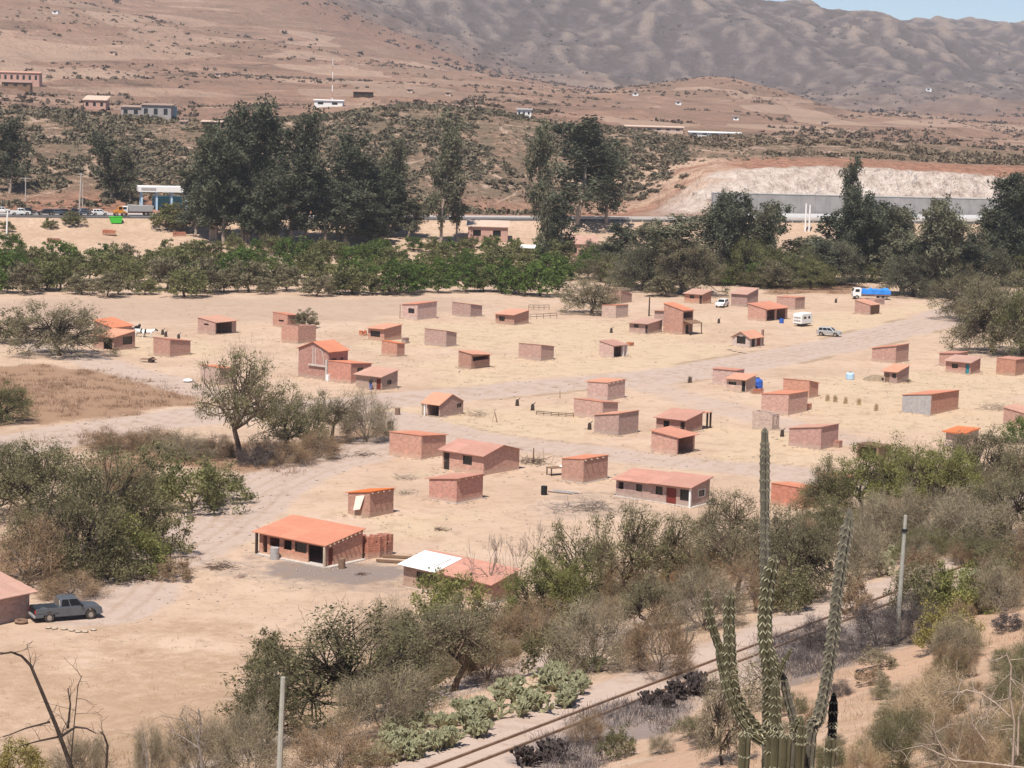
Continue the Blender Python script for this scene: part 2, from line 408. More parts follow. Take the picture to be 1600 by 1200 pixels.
def make_ground():
    nr = 760
    de = dend(UU); fr = np.linspace(0, 1, nr)[:, None]
    d0 = 9.0
    D = d0 * (de[None, :] / d0) ** fr
    X = UU[None, :] * D; Z = gz(X, D)
    x, y = X, D
    wob = (fbm(x / 7, y / 7, 4, 11) - .5)
    q = q_of(x, y)
    def zone(polys, soft, wamp): 
        m = np.zeros(x.shape)
        for p in polys: m = np.maximum(m, sst(-soft, soft, poly_sd(x, y, p) + wob * wamp))
        return m
    weed = zone([wpoly(p) for p in (
        [(-60, 572), (60, 570), (150, 577), (285, 607), (325, 632), (200, 648), (60, 660), (-60, 668)],
        [(60, 690), (150, 672), (330, 690), (440, 690), (500, 715), (470, 745), (380, 745), (250, 720), (150, 705)],
        [(-60, 830), (60, 870), (180, 900), (90, 912), (-60, 905)],
        [(1190, 442), (1345, 444), (1345, 458), (1200, 459)],
        [(130, 690), (240, 690), (260, 790), (190, 800)],
        [(560, 670), (600, 680), (590, 705), (510, 715)])], 2.5, 9)
    straw = zone([wpoly(p) for p in (
        [(620, 640), (900, 640), (920, 690), (700, 690)], [(1100, 665), (1260, 670), (1330, 725), (1080, 725)],
        [(540, 800), (700, 800), (690, 850), (580, 850)], [(1240, 595), (1620, 560), (1620, 690), (1300, 670)],
        [(690, 560), (1160, 535), (1120, 575), (700, 600)],
        [(600, 500), (1100, 500), (1050, 560), (560, 540)], [(1200, 500), (1480, 470), (1480, 480), (1300, 530)],
        [(170, 520), (330, 530), (330, 560), (180, 555)])], 4, 14) * .9
    r1 = wpoly([(1560, 462), (1470, 500), (1330, 535), (1200, 561), (1050, 587), (850, 603), (700, 618), (560, 630), (440, 640), (335, 648), (150, 671), (-40, 706)])
    r2 = wpoly([(150, 960), (240, 880), (330, 830), (400, 770), (470, 735), (560, 712), (610, 690)])
    r3 = wpoly([(600, 650), (760, 690), (900, 705), (1050, 722), (1200, 735), (1340, 760)])
    r4 = wpoly([(60, 540), (200, 580), (330, 615)]); r5 = wpoly([(1000, 600), (1120, 635), (1330, 690)])
    dw = wob * 3
    road = np.maximum.reduce([1 - sst(4.6, 7, line_d(x, y, r1) + dw), 1 - sst(3.2, 5.5, line_d(x, y, r2) + dw), .8 * (1 - sst(3, 6, line_d(x, y, r3) + dw)), .7 * (1 - sst(3, 5, line_d(x, y, r4) + dw)), .5 * (1 - sst(2.5, 5, line_d(x, y, r5) + dw))])
    kerb = np.maximum(np.exp(-((line_d(x, y, r1) + dw - 6.6) / .9) ** 2), .7 * np.exp(-((line_d(x, y, r3) + dw - 5.2) / .8) ** 2)) * sst(.42, .6, fbm(x / 9, y / 9, 3, 77))
    rut = np.zeros(x.shape)
    for rl, wv in ((r1, 1.0), (r2, .9), (r3, .5)):
        dl = line_d(x, y, rl)
        for o_ in (.9, 2.7): rut = np.maximum(rut, wv * np.exp(-((dl + dw * .3 - o_) / .28) ** 2))
    # dry stream plain behind the houses
    pink = zone([wpoly([(-80, 468), (300, 466), (700, 466), (760, 480), (560, 500), (300, 500), (-80, 510)])], 8, 18)
    trail = 1 - sst(1.1, 2.4, np.abs(q - 12.4 + 1.6 * np.sin(t_of(x, y) / 13)) + wob * 2)
    bed = 1 - sst(2.2, 3.6, np.abs(q) + wob * 1.6)
    road = np.maximum.reduce([road, trail, bed * .9])
    red = zone([wpoly(p) for p in ([(940, 1230), (1100, 1140), (1200, 1105), (1340, 1040), (1470, 990), (1620, 920), (1640, 985), (1480, 1050), (1320, 1105), (1160, 1165), (1060, 1230)],)], .6, 4)
    red = np.maximum(red, .35 * sst(1, 6, -q))
    ash = zone([wpoly(p) for p in ([(1200, 1020), (1290, 965), (1400, 935), (1450, 960), (1440, 1005), (1330, 1030), (1240, 1065)], [(840, 1190), (900, 1130), (1010, 1090), (1090, 1085), (1060, 1140), (960, 1160), (880, 1215)], [(425, 880), (520, 868), (620, 890), (560, 915), (440, 905)])], 1.0, 5)
    ash = np.maximum(ash, .35 * zone([wpoly([(310, 880), (420, 850), (640, 880), (640, 930), (420, 930)]), wpoly([(840, 770), (960, 765), (1010, 800), (880, 810)])], 2, 8))
    soil = sst(14, 20, q) * (1 - sst(44, 58, q + wob * 12))
    soil = np.maximum(soil, .8 * sst(4, 8, -q) * (1 - red))
    soil = np.maximum(soil, .62 * zone([wpoly([(-60, 1040), (180, 1000), (330, 985), (430, 1010), (330, 1260), (-60, 1260)])], 6, 26))
    e = e_of(x, y)
    soil = np.maximum(soil, .35 * sst(-62, -40, e))
    V = np.stack([X, D, Z], -1).reshape(-1, 3)
    i, j = np.meshgrid(np.arange(nr - 1), np.arange(NU - 1), indexing='ij'); a = i * NU + j
    Q = np.stack([a, a + 1, a + NU + 1, a + NU], -1).reshape(-1, 4)
    me = np_mesh('ground', V, Q, M_ground(), {'weed': weed, 'straw': straw, 'road': road, 'pink': pink, 'red': red, 'ash': ash, 'soil': soil, 'kerb': kerb, 'rut': rut})
    me.polygons.foreach_set('use_smooth', [True] * len(me.polygons))
    tag(link('ground', me), kind='structure')
def attr(nt, n): return N(nt, 'ShaderNodeAttribute', attribute_name=n).outputs['Fac']
def M_ground():
    m, nt, out = newmat('ground'); b = N(nt, 'ShaderNodeBsdfPrincipled'); b.inputs['Roughness'].default_value = .95; b.inputs['Specular IOR Level'].default_value = .1
    co = N(nt, 'ShaderNodeTexCoord').outputs['Object']
    n1 = noise(nt, .06, 6, .65, co); n2 = noise(nt, .7, 6, .7, co); n3 = noise(nt, 4.0, 5, .7, co)
    n4 = noise(nt, .22, 5, .7, co, 1.5)
    c = ramp(nt, n1, [(.3, (.405, .285, .208)), (.52, (.485, .352, .262)), (.72, (.54, .405, .31))])
    c = mix(nt, math_(nt, 'MULTIPLY', ramp(nt, n4, [(.5, (0, 0, 0)), (.68, (1, 1, 1))]), .45), c, (.50, .385, .25))
    def z(name, col, thr, amt=1.0, src=None):
        nonlocal c
        f = math_(nt, 'ADD', math_(nt, 'MULTIPLY', attr(nt, name), 1.3), math_(nt, 'ADD', math_(nt, 'MULTIPLY', math_(nt, 'SUBTRACT', src or n2, .5), 2.4), math_(nt, 'MULTIPLY', math_(nt, 'SUBTRACT', n3, .5), 1.2)))
        f = math_(nt, 'MULTIPLY', f, ramp(nt, attr(nt, name), [(0, (0, 0, 0)), (.25, (1, 1, 1))]))
        f = ramp(nt, f, [(thr - .45, (0, 0, 0)), (min(1, thr + .45), (1, 1, 1))])
        f = math_(nt, 'MULTIPLY', f, amt)
        c = mix(nt, f, c, col)
    z('straw', (.505, .385, .262), .75, .75)
    z('pink', (.39, .285, .22), .6, .7)
    z('soil', (.33, .215, .135), .6, .75)
    z('weed', (.255, .15, .092), .72, .85)
    z('red', (.44, .28, .19), .6, .8)
    z('kerb', (.27, .19, .12), .62, .7)
    z('road', (.435, .34, .288), .45, .95, n4)
    z('rut', (.36, .26, .195), .6, .6)
    z('ash', (.17, .145, .14), .62, .8)
    n5 = noise(nt, 1.7, 4, .75, co); n6 = noise(nt, .38, 5, .75, co, .8)
    c = mix(nt, math_(nt, 'MULTIPLY', ramp(nt, n6, [(.36, (1, 1, 1)), (.52, (0, 0, 0))]), .42), c, (.29, .20, .135))
    c = mix(nt, math_(nt, 'MULTIPLY', ramp(nt, n5, [(.30, (1, 1, 1)), (.42, (0, 0, 0))]), .5), c, (.25, .175, .115))
    c = mix(nt, math_(nt, 'MULTIPLY', ramp(nt, n5, [(.60, (0, 0, 0)), (.72, (1, 1, 1))]), .35), c, (.56, .44, .335))
    # stones, tufts and dung: small dark and pale flecks
    fl = ramp(nt, n3, [(.28, (1, 1, 1)), (.38, (0, 0, 0))])
    sp = ramp(nt, n2, [(.45, (0, 0, 0)), (.7, (1, 1, 1))])
    c = mix(nt, math_(nt, 'MULTIPLY', math_(nt, 'MULTIPLY', fl, sp), .65), c, (.2, .145, .10))
    pl = ramp(nt, n3, [(.66, (0, 0, 0)), (.74, (1, 1, 1))])
    c = mix(nt, math_(nt, 'MULTIPLY', pl, .4), c, (.62, .5, .39))
    nt.links.new(c, b.inputs['Base Color'])
    bp = N(nt, 'ShaderNodeBump'); bp.inputs['Strength'].default_value = .7; bp.inputs['Distance'].default_value = .12
    nt.links.new(math_(nt, 'ADD', n3, math_(nt, 'MULTIPLY', n2, 1.5)), bp.inputs['Height']); nt.links.new(bp.outputs[0], b.inputs['Normal'])
    nt.links.new(b.outputs[0], out.inputs[0]); return m
def make_hills():
    X, D, Z = HX, HD, HZ; px = 800 + F * UU; h = HE[:, None] + 0 * X
    wob = fbm(X / 40, D / 60, 4, 21) - .5
    mtn = sst(1900, 2900, h + wob * 500)
    spur = sst(1700, 1950, h) * (1 - sst(2250, 2500, h))
    rt = sst(960, 1100, px)[None, :] + 0 * X
    bluff = np.maximum((1 - rt) * sst(20, 60, h + wob * 30) * (1 - sst(170, 215, h + wob * 50)), 0)
    bluff = np.maximum(bluff, rt * sst(64, 74, h + wob * 12) * (1 - sst(210, 280, h + wob * 80)) * .95)
    rock = rt * sst(11, 13, h) * (1 - sst(29, 35, h + wob * 16))
    rred = rt * sst(28, 34, h + wob * 16) * (1 - sst(58, 70, h + wob * 14))
    lred = (1 - rt) * sst(8, 12, h) * (1 - sst(34, 60, h + wob * 30))
    pit = sst(900, 960, px)[None, :] * (1 - sst(1080, 1180, px))[None, :] * sst(20, 30, h) * (1 - sst(70, 120, h + wob * 40))
    V = np.stack([X, D, Z], -1).reshape(-1, 3)
    # face curvature along the slope: gullies are coloured darker, ribs paler
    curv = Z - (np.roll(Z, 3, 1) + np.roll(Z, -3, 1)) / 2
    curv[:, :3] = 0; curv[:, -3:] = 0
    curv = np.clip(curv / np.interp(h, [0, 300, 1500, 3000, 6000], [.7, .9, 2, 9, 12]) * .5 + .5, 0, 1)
    nr = len(HE)
    i, j = np.meshgrid(np.arange(nr - 1), np.arange(NU - 1), indexing='ij'); a = i * NU + j
    Q = np.stack([a, a + 1, a + NU + 1, a + NU], -1).reshape(-1, 4)
    me = np_mesh('hills', V, Q, M_hills(), {'mtn': mtn, 'spur': spur, 'bluff': bluff, 'rock': rock, 'rred': np.maximum(rred, lred), 'curv': curv, 'pit': pit})
    me.polygons.foreach_set('use_smooth', [True] * len(me.polygons))
    tag(link('hills', me), kind='structure')
def M_hills():
    m, nt, out = newmat('hills'); b = N(nt, 'ShaderNodeBsdfDiffuse')
    co = N(nt, 'ShaderNodeTexCoord').outputs['Object']
    sx = N(nt, 'ShaderNodeSeparateXYZ'); nt.links.new(co, sx.inputs[0])
    cb = N(nt, 'ShaderNodeCombineXYZ')
    nt.links.new(math_(nt, 'MULTIPLY', sx.outputs[0], .02), cb.inputs[0]); nt.links.new(math_(nt, 'MULTIPLY', sx.outputs[1], .004), cb.inputs[1]); nt.links.new(math_(nt, 'MULTIPLY', sx.outputs[2], .22), cb.inputs[2])
    band = noise(nt, 1, 5, .65, cb.outputs[0], .6)
    n1 = noise(nt, .012, 6, .65, co); n2 = noise(nt, .05, 6, .7, co); n3 = noise(nt, .3, 5, .7, co)
    c = ramp(nt, band, [(.34, (.15, .105, .082)), (.44, (.29, .185, .14)), (.55, (.34, .21, .155)), (.66, (.43, .30, .23))])
    c = mix(nt, ramp(nt, n2, [(.48, (0, 0, 0)), (.66, (.8, .8, .8))]), c, (.225, .155, .12))
    c = mix(nt, ramp(nt, n3, [(.3, (.7, .7, .7)), (.44, (0, 0, 0))]), c, (.19, .135, .105))
    vo = N(nt, 'ShaderNodeTexVoronoi'); vo.inputs['Scale'].default_value = 1; cb2 = N(nt, 'ShaderNodeCombineXYZ'); nt.links.new(math_(nt, 'MULTIPLY', sx.outputs[0], .014), cb2.inputs[0]); nt.links.new(math_(nt, 'MULTIPLY', sx.outputs[1], .006), cb2.inputs[1]); nt.links.new(math_(nt, 'MULTIPLY', sx.outputs[2], .09), cb2.inputs[2]); nt.links.new(cb2.outputs[0], vo.inputs['Vector'])
    sv_ = N(nt, 'ShaderNodeSeparateXYZ'); nt.links.new(vo.outputs['Color'], sv_.inputs[0])
    c = mix(nt, ramp(nt, sv_.outputs[0], [(.5, (0, 0, 0)), (.75, (.55, .55, .55))]), c, (.245, .165, .125))
    c = mix(nt, ramp(nt, sv_.outputs[1], [(.6, (0, 0, 0)), (.8, (.5, .5, .5))]), c, (.50, .36, .275))
    # dark field hedges
    c = mix(nt, math_(nt, 'MULTIPLY', ramp(nt, n3, [(.58, (0, 0, 0)), (.68, (1, 1, 1))]), .45), c, (.14, .11, .085))
    cv = attr(nt, 'curv')
    sp = ramp(nt, math_(nt, 'ADD', math_(nt, 'MULTIPLY', n2, .6), math_(nt, 'MULTIPLY', n1, .4)), [(.38, (.19, .13, .105)), (.5, (.29, .175, .13)), (.62, (.24, .165, .13))])
    c = mix(nt, attr(nt, 'spur'), c, sp)
    n4 = noise(nt, .0035, 5, .6, co, .6)
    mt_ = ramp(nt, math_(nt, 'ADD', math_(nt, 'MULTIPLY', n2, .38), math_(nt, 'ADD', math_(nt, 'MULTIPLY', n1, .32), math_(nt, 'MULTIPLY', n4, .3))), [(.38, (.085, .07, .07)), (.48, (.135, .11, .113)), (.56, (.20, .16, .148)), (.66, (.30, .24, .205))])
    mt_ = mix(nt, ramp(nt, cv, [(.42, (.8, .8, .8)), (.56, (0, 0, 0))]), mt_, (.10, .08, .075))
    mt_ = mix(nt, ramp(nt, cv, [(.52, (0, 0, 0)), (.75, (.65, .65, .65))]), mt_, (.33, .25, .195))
    n6 = noise(nt, .13, 4, .7, co, .5)
    mt_ = mix(nt, ramp(nt, n6, [(.34, (.75, .75, .75)), (.43, (0, 0, 0))]), mt_, (.075, .064, .064))
    mt_ = mix(nt, ramp(nt, n6, [(.6, (0, 0, 0)), (.7, (.6, .6, .6))]), mt_, (.31, .245, .205))
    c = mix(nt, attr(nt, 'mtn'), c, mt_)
    trk = ramp(nt, math_(nt, 'ABSOLUTE', math_(nt, 'SUBTRACT', noise(nt, .022, 3, .55, co, 1.2), .5)), [(0, (.8, .8, .8)), (.018, (0, 0, 0))])
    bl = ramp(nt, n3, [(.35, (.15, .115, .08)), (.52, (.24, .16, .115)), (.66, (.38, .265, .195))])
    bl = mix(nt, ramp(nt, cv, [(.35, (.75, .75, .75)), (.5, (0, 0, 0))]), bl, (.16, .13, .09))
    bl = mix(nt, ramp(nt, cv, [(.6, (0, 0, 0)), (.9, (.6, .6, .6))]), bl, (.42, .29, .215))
    n7 = noise(nt, .11, 5, .7, co)
    bl = mix(nt, ramp(nt, n7, [(.4, (.7, .7, .7)), (.5, (0, 0, 0))]), bl, (.17, .135, .095))
    bl = mix(nt, ramp(nt, n7, [(.58, (0, 0, 0)), (.7, (.7, .7, .7))]), bl, (.40, .265, .19))
    bl = mix(nt, trk, bl, (.52, .38, .29))
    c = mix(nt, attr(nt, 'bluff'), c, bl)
    rr = ramp(nt, n3, [(.35, (.24, .125, .085)), (.6, (.40, .22, .155))])
    c = mix(nt, attr(nt, 'rred'), c, rr)
    rk = ramp(nt, math_(nt, 'ADD', math_(nt, 'MULTIPLY', n3, .7), math_(nt, 'MULTIPLY', band, .3)), [(.36, (.34, .26, .215)), (.5, (.52, .43, .37)), (.64, (.66, .575, .51))])
    c = mix(nt, attr(nt, 'rock'), c, rk)
    c = mix(nt, math_(nt, 'MULTIPLY', attr(nt, 'pit'), ramp(nt, n2, [(.42, (0, 0, 0)), (.55, (1, 1, 1))])), c, (.52, .36, .265))
    nt.links.new(c, b.inputs[0]); nt.links.new(b.outputs[0], out.inputs[0])
    bp = N(nt, 'ShaderNodeBump'); bp.inputs['Strength'].default_value = .9; bp.inputs['Distance'].default_value = 3.0
    nt.links.new(math_(nt, 'ADD', n3, math_(nt, 'MULTIPLY', n2, 3.0)), bp.inputs['Height']); nt.links.new(bp.outputs[0], b.inputs['Normal'])
    return m
make_ground(); make_hills()
# ------------------------------------------------------------------ highway, retaining wall, railway
HD_ = Vector((1, .396, 0)).normalized(); HN = Vector((-.396, 1, 0)).normalized()
def hw(x, off=0, z=0):      # a point along the highway: x in metres, offset beyond its centre line
    p = Vector((x, 651 + .396 * x, 0)) + HN * off; p.z = 7.5 + z; return p
def strip(name, x0, x1, o0, o1, z, mat, kind, n=40, under=.5):
    mb = MB(); xs = [x0 + (x1 - x0) * i / n for i in range(n + 1)]
    for a, c in zip(xs, xs[1:]):
        p = [hw(a, o0, z), hw(c, o0, z), hw(c, o1, z), hw(a, o1, z)]
        mb.hexa([v - Vector((0, 0, under)) for v in p], p)
    return mb.build(name, mat)
M['asphalt'] = simple('asphalt', (.13, .125, .125), .9, .15, .6)
M['asphalt_pale'] = simple('asphalt_pale', (.40, .355, .33), .9, .12, .5)
M['rail_concrete'] = simple('rail_concrete', (.52, .49, .45), .9, .12, .6)
M['wall_grey'] = simple('wall_grey', (.29, .275, .265), .9, .18, .35, bump=.3, bscale=1.5)
tag(strip('road', -170, 160, -7.5, -.4, .35, M['asphalt'], 0), kind='structure')
tag(strip('road', -170, 160, -.4, 8.4, .42, M['asphalt_pale'], 0), kind='structure')
# crash barrier: a low concrete rail on posts along the far stretch
cb_ = thing('crash_barrier', 'long pale concrete crash barrier along the near edge of the highway behind the trees', 'barrier', hw(10, -8.2))
mb = MB()
for i in range(44):
    x0 = 4 + i * 3.3
    if x0 > 150: break
    a, c = hw(x0, -8.2, .55) - cb_.location, hw(x0 + 3.2, -8.2, .55) - cb_.location; o = HN * .12
    mb.hexa([a - o, c - o, c + o, a + o], [v + Vector((0, 0, .6)) for v in (a - o, c - o, c + o, a + o)])
    p = hw(x0 + .1, -8.1, .1) - cb_.location; mp = MB(); mp.box((p.x, p.y, p.z), (.2, .2, 1.1)); mp.build('post', M['concrete'], cb_)
mb.build('rail', M['rail_concrete'], cb_)
wt = thing('retaining_wall', 'long grey concrete retaining wall under the white rock cutting', 'wall', hw(70, 10.5))
def wall_x(px): 
    best = None
    for i in range(600):
        x = -150 + i * .6; q_ = hw(x, 10.5); pp = proj(*q_)
        if best is None or abs(pp[0] - px) < best[0]: best = (abs(pp[0] - px), x)
    return best[1]
xw0, xw1 = wall_x(1114), wall_x(1680); mb = MB(); mc = MB(); mr = MB(); n = 26
for i in range(n):
    xa = xw0 + (xw1 - xw0) * i / n; xb = xw0 + (xw1 - xw0) * (i + 1) / n - .06
    ha = 7.6 - 1.4 * (i / n); o = HN * .5
    a, c = hw(xa, 10.5, -.5) - wt.location, hw(xb, 10.5, -.5) - wt.location
    up = Vector((0, 0, ha + .5)); bt = HN * .6
    mb.hexa([a - o, c - o, c + o, a + o], [a - o + bt + up, c - o + bt + up, c + o + bt + up, a + o + bt + up])
    t0 = a + bt + up; t1 = c + bt + up; o2 = HN * .62
    mc.hexa([t0 - o2, t1 - o2, t1 + o2, t0 + o2], [v + Vector((0, 0, .3)) for v in (t0 - o2, t1 - o2, t1 + o2, t0 + o2)])
    f0, f1 = hw(xa, 8.9, .3) - wt.location, hw(xb, 8.9, .3) - wt.location
    mr.hexa([f0 - HN * .2, f1 - HN * .2, f1 + HN * .2, f0 + HN * .2], [v + Vector((0, 0, 1.3)) for v in (f0 - HN * .2, f1 - HN * .2, f1 + HN * .2, f0 + HN * .2)])
mb.build('wall_panel', M['wall_grey'], wt); mc.build('coping', M['rail_concrete'], wt); mr.build('kerb', M['white'], wt)
tr = thing('railway_track', 'narrow single railway track running through the scrub below the cacti', 'railway track', (*qt(0, 0), RZ))
for s in (-.5, .5):
    mb = MB()
    for i in range(-8, 40):
        t0, t1 = i * 4.0, (i + 1) * 4.0
        pts = []
        for t in (t0, t1):
            for w, hh in ((-.045, 0), (.045, 0)):
                x, y = qt(s + w, t); z = float(gz(x, y)); pts.append(Vector((x, y, z)) - tr.location)
        b4 = [pts[0], pts[1], pts[3], pts[2]]
        mb.hexa([v - Vector((0, 0, .2)) for v in b4], [v + Vector((0, 0, .1)) for v in b4])
    mb.build('rail', M['rust'], tr)
# ------------------------------------------------------------------ brick houses
def wall_seg(mb, p0, d, L, inn, th, topf, ops, m=0, zb=-.35):
    # vertical wall from p0 along d (2D), thickness th towards inn; ops = list of (u0,u1,z0,z1); topf(u)
    cuts = sorted(set([0, L] + [u for o in ops for u in o[:2]] + [u for u in getattr(topf, 'cuts', []) if 0 < u < L]))
    cuts = [u for u in cuts if 0 <= u <= L]
    for a, b in zip(cuts, cuts[1:]):
        if b - a < 1e-4: continue
        mid = (a + b) / 2; hs = sorted([(o[2], o[3]) for o in ops if o[0] <= mid <= o[1]])
        lo = zb; segs = []
        for z0, z1 in hs:
            if z0 > lo + .01: segs.append((lo, lo, z0, z0))
            lo = max(lo, z1)
        ta, tb = topf(a), topf(b)
        if min(ta, tb) > lo + .01: segs.append((lo, lo, ta, tb))
        for za, zb_, zc, zd in segs:
            def q(u, w, z): return (p0[0] + d[0] * u + inn[0] * w, p0[1] + d[1] * u + inn[1] * w, z)
            mb.hexa([q(a, 0, za), q(b, 0, zb_), q(b, th, zb_), q(a, th, za)], [q(a, 0, zc), q(b, 0, zd), q(b, th, zd), q(a, th, zc)], m)
def slab(mb, pts, t=.07, m=0):
    mb.hexa([Vector(p) for p in pts], [Vector(p) + Vector((0, 0, t)) for p in pts], m)
HOUSES = []
GRP = 'small brick houses of the settlement'
def house(label, cx, cy, wl, wr, hl, hc, hr, roof='m', rot=54, mat='brick', rmat='roof', ops=(), ov=(.28, .18, .22, .22), rafters=0, posts=(), peak=0, rthick=.07, extra=None, base=None, cat='brick house', name='brick_house'):
    C = P(cx, cy); C.z -= .02
    s = F / C.y
    a = R_(rot); dR = Vector((math.cos(a), math.sin(a), 0)); dL = Vector((-math.sin(a), math.cos(a), 0))
    def solve(dv, target, sg):
        lo, hi = .3, 30
        for _ in range(40):
            md = (lo + hi) / 2; p = C + dv * md; x = proj(*p)[0]
            if (x - target) * sg < 0: lo = md
            else: hi = md
        return md
    L = solve(dL, cx - wl, -1); R = solve(dR, cx + wr, 1)
    sc = lambda h, p: h * p.y / F * 1.01
    Zc = sc(hc, C); Zl = sc(hl, C + dL * L); Zr = sc(hr, C + dR * R); Pk = sc(peak, C + dR * R / 2) if peak else 0
    t = thing(name, label, cat, C, a, GRP)
    HOUSES.append((t, R, L, Zc))
    if roof == 'gy': zf = lambda x, y: Zc + (Pk - Zc) * (1 - abs(2 * x / R - 1))
    elif roof == 'gx': zf = lambda x, y: Zc + (Pk - Zc) * (1 - abs(2 * y / L - 1))
    else: zf = lambda x, y: Zc + (Zl - Zc) * y / L + (Zr - Zc) * x / R
    lo_, ro_ = [], []; lst = []
    for o in ops:
        side, t0, t1, z0, z1, kind = o[:6]; hh = Zc
        if side == 'L': u0, u1 = (1 - t1) * L, (1 - t0) * L
        else: u0, u1 = t0 * R, t1 * R
        hh = min(zf(0, u0), zf(0, u1)) if side == 'L' else min(zf(u0, 0), zf(u1, 0))
        z0, z1 = (z0 * hh if z0 > 0 else -.4), z1 * hh
        (lo_ if side == 'L' else ro_).append((u0, u1, z0, z1)); lst.append((side, u0, u1, z0, z1, kind, o[6] if len(o) > 6 else None))
    th = .16; mb = MB()
    tl = lambda u: zf(0, u); tr_ = lambda u: zf(u + th, 0)
    if roof == 'gx': tl.cuts = [L / 2]
    if roof == 'gy': tr_.cuts = [R / 2 - th]
    wall_seg(mb, (0, 0), (0, 1), L, (1, 0), th, tl, lo_)
    ro2 = [(max(0, u0 - th), u1 - th, z0, z1) for u0, u1, z0, z1 in ro_]
    wall_seg(mb, (th, 0), (1, 0), R - th, (0, 1), th, tr_, ro2)
    tb = lambda u: zf(R, u + th)
    if roof == 'gx': tb.cuts = [L / 2 - th]
    wall_seg(mb, (R, th), (0, 1), L - 2 * th, (-1, 0), th, tb, [])
    tf = lambda u: zf(u + th, L)
    if roof == 'gy': tf.cuts = [R / 2 - th]
    wall_seg(mb, (th, L), (1, 0), R - th, (0, -1), th, tf, [])
    mb.build('wall', M[mat], t)
    # openings get doors, windows and frames
    for side, u0, u1, z0, z1, kind, colr in lst:
        if kind == 'hole': continue
        def pt(u, w, z): return (w, u, z) if side == 'L' else (u, w, z)
        z0 = max(z0, 0.0)
        if kind == 'door':
            d = MB(); d.hexa([pt(u0 + .04, .07, z0), pt(u1 - .04, .07, z0), pt(u1 - .04, .11, z0), pt(u0 + .04, .11, z0)], [pt(u0 + .04, .07, z1 - .03), pt(u1 - .04, .07, z1 - .03), pt(u1 - .04, .11, z1 - .03), pt(u0 + .04, .11, z1 - .03)])
            dr = d.build('door', M[colr or 'door_dark'], t)
            f = MB(); uh = u1 - .14 if side == 'L' else u0 + .14
            f.box(pt(uh, .055, z0 + (z1 - z0) * .5), (.05, .05, .14)); f.build('handle', M['rim'], dr)
        else:
            f = MB(); w_ = .07
            fm = M['white'] if kind == 'wwin' else M[colr or 'wood_dark']
            ww = .02 if kind != 'wwin' else -.03
            for ua, ub, za, zb in ((u0, u0 + w_, z0, z1), (u1 - w_, u1, z0, z1), (u0 + w_, u1 - w_, z0, z0 + w_), (u0 + w_, u1 - w_, z1 - w_, z1)):
                f.hexa([pt(ua, ww, za), pt(ub, ww, za), pt(ub, .10, za), pt(ua, .10, za)], [pt(ua, ww, zb), pt(ub, ww, zb), pt(ub, .10, zb), pt(ua, .10, zb)])
            if kind == 'gwin':
                for k in (1, 2, 3):
                    uu = u0 + (u1 - u0) * k / 4; f.hexa([pt(uu - .03, .04, z0), pt(uu + .03, .04, z0), pt(uu + .03, .08, z0), pt(uu - .03, .08, z0)], [pt(uu - .03, .04, z1), pt(uu + .03, .04, z1), pt(uu + .03, .08, z1), pt(uu - .03, .08, z1)])
            wn = f.build('window', fm, t)
            g = MB(); g.hexa([pt(u0 + w_, .085, z0 + w_), pt(u1 - w_, .085, z0 + w_), pt(u1 - w_, .095, z0 + w_), pt(u0 + w_, .095, z0 + w_)], [pt(u0 + w_, .085, z1 - w_), pt(u1 - w_, .085, z1 - w_), pt(u1 - w_, .095, z1 - w_), pt(u0 + w_, .095, z1 - w_)])
            g.build('pane', M['glass'], wn)
    rt = None
    if roof != 'n':
        oN, oF, oR, oL = ov; rb = MB(); rs = R_(0)
        x0, x1, y0, y1 = -oN, R + oF, -oR, L + oL; k = .015
        if roof == 'm': slab(rb, [(x0, y0, zf(x0, y0) + k), (x1, y0, zf(x1, y0) + k), (x1, y1, zf(x1, y1) + k), (x0, y1, zf(x0, y1) + k)], rthick)
        elif roof == 'gy':
            sl = (Pk - Zc) / (R / 2); zo = Zc - sl * oN + k; zo2 = Zc - sl * oF + k
            slab(rb, [(x0, y0, zo), (R / 2, y0, Pk + k), (R / 2, y1, Pk + k), (x0, y1, zo)], rthick); slab(rb, [(R / 2, y0, Pk + k), (x1, y0, zo2), (x1, y1, zo2), (R / 2, y1, Pk + k)], rthick)
        else:
            sl = (Pk - Zc) / (L / 2); zo = Zc - sl * oR + k; zo2 = Zc - sl * oL + k
            slab(rb, [(x0, y0, zo), (x1, y0, zo), (x1, L / 2, Pk + k), (x0, L / 2, Pk + k)], rthick); slab(rb, [(x0, L / 2, Pk + k), (x1, L / 2, Pk + k), (x1, y1, zo2), (x0, y1, zo2)], rthick)
        rt = rb.build('roof', M[rmat], t)
        for i in range(rafters):
            x = .12 + (R - .24) * i / (rafters - 1); f = MB(); z = zf(x, 0) - .085
            f.box((x, -.02, z), (.08, .62, .12)); f.build('rafter', M['wood_pale'], t)
    for side, u, w, mt_ in posts:
        f = MB(); x, y = ((-w, L * (1 - u)) if side == 'L' else (R * u, -w)); z = zf(x, y)
        f.box((x, y, z / 2 - .1), (.2, .2, z + .2 - .02)); f.build('porch_post', M[mt_], t)
    if base:
        f = MB(); f.hexa([(-base, -base, -.3), (R + .05, -base, -.3), (R + .05, L + .05, -.3), (-base, L + .05, -.3)], [(-base, -base, .1), (R + .05, -base, .1), (R + .05, L + .05, .1), (-base, L + .05, .1)]); f.build('plinth', M['concrete'], t)
    if extra: extra(t, R, L, zf)
    return t
D2 = 'hole'
EV = (.44, .15, .25, .25)
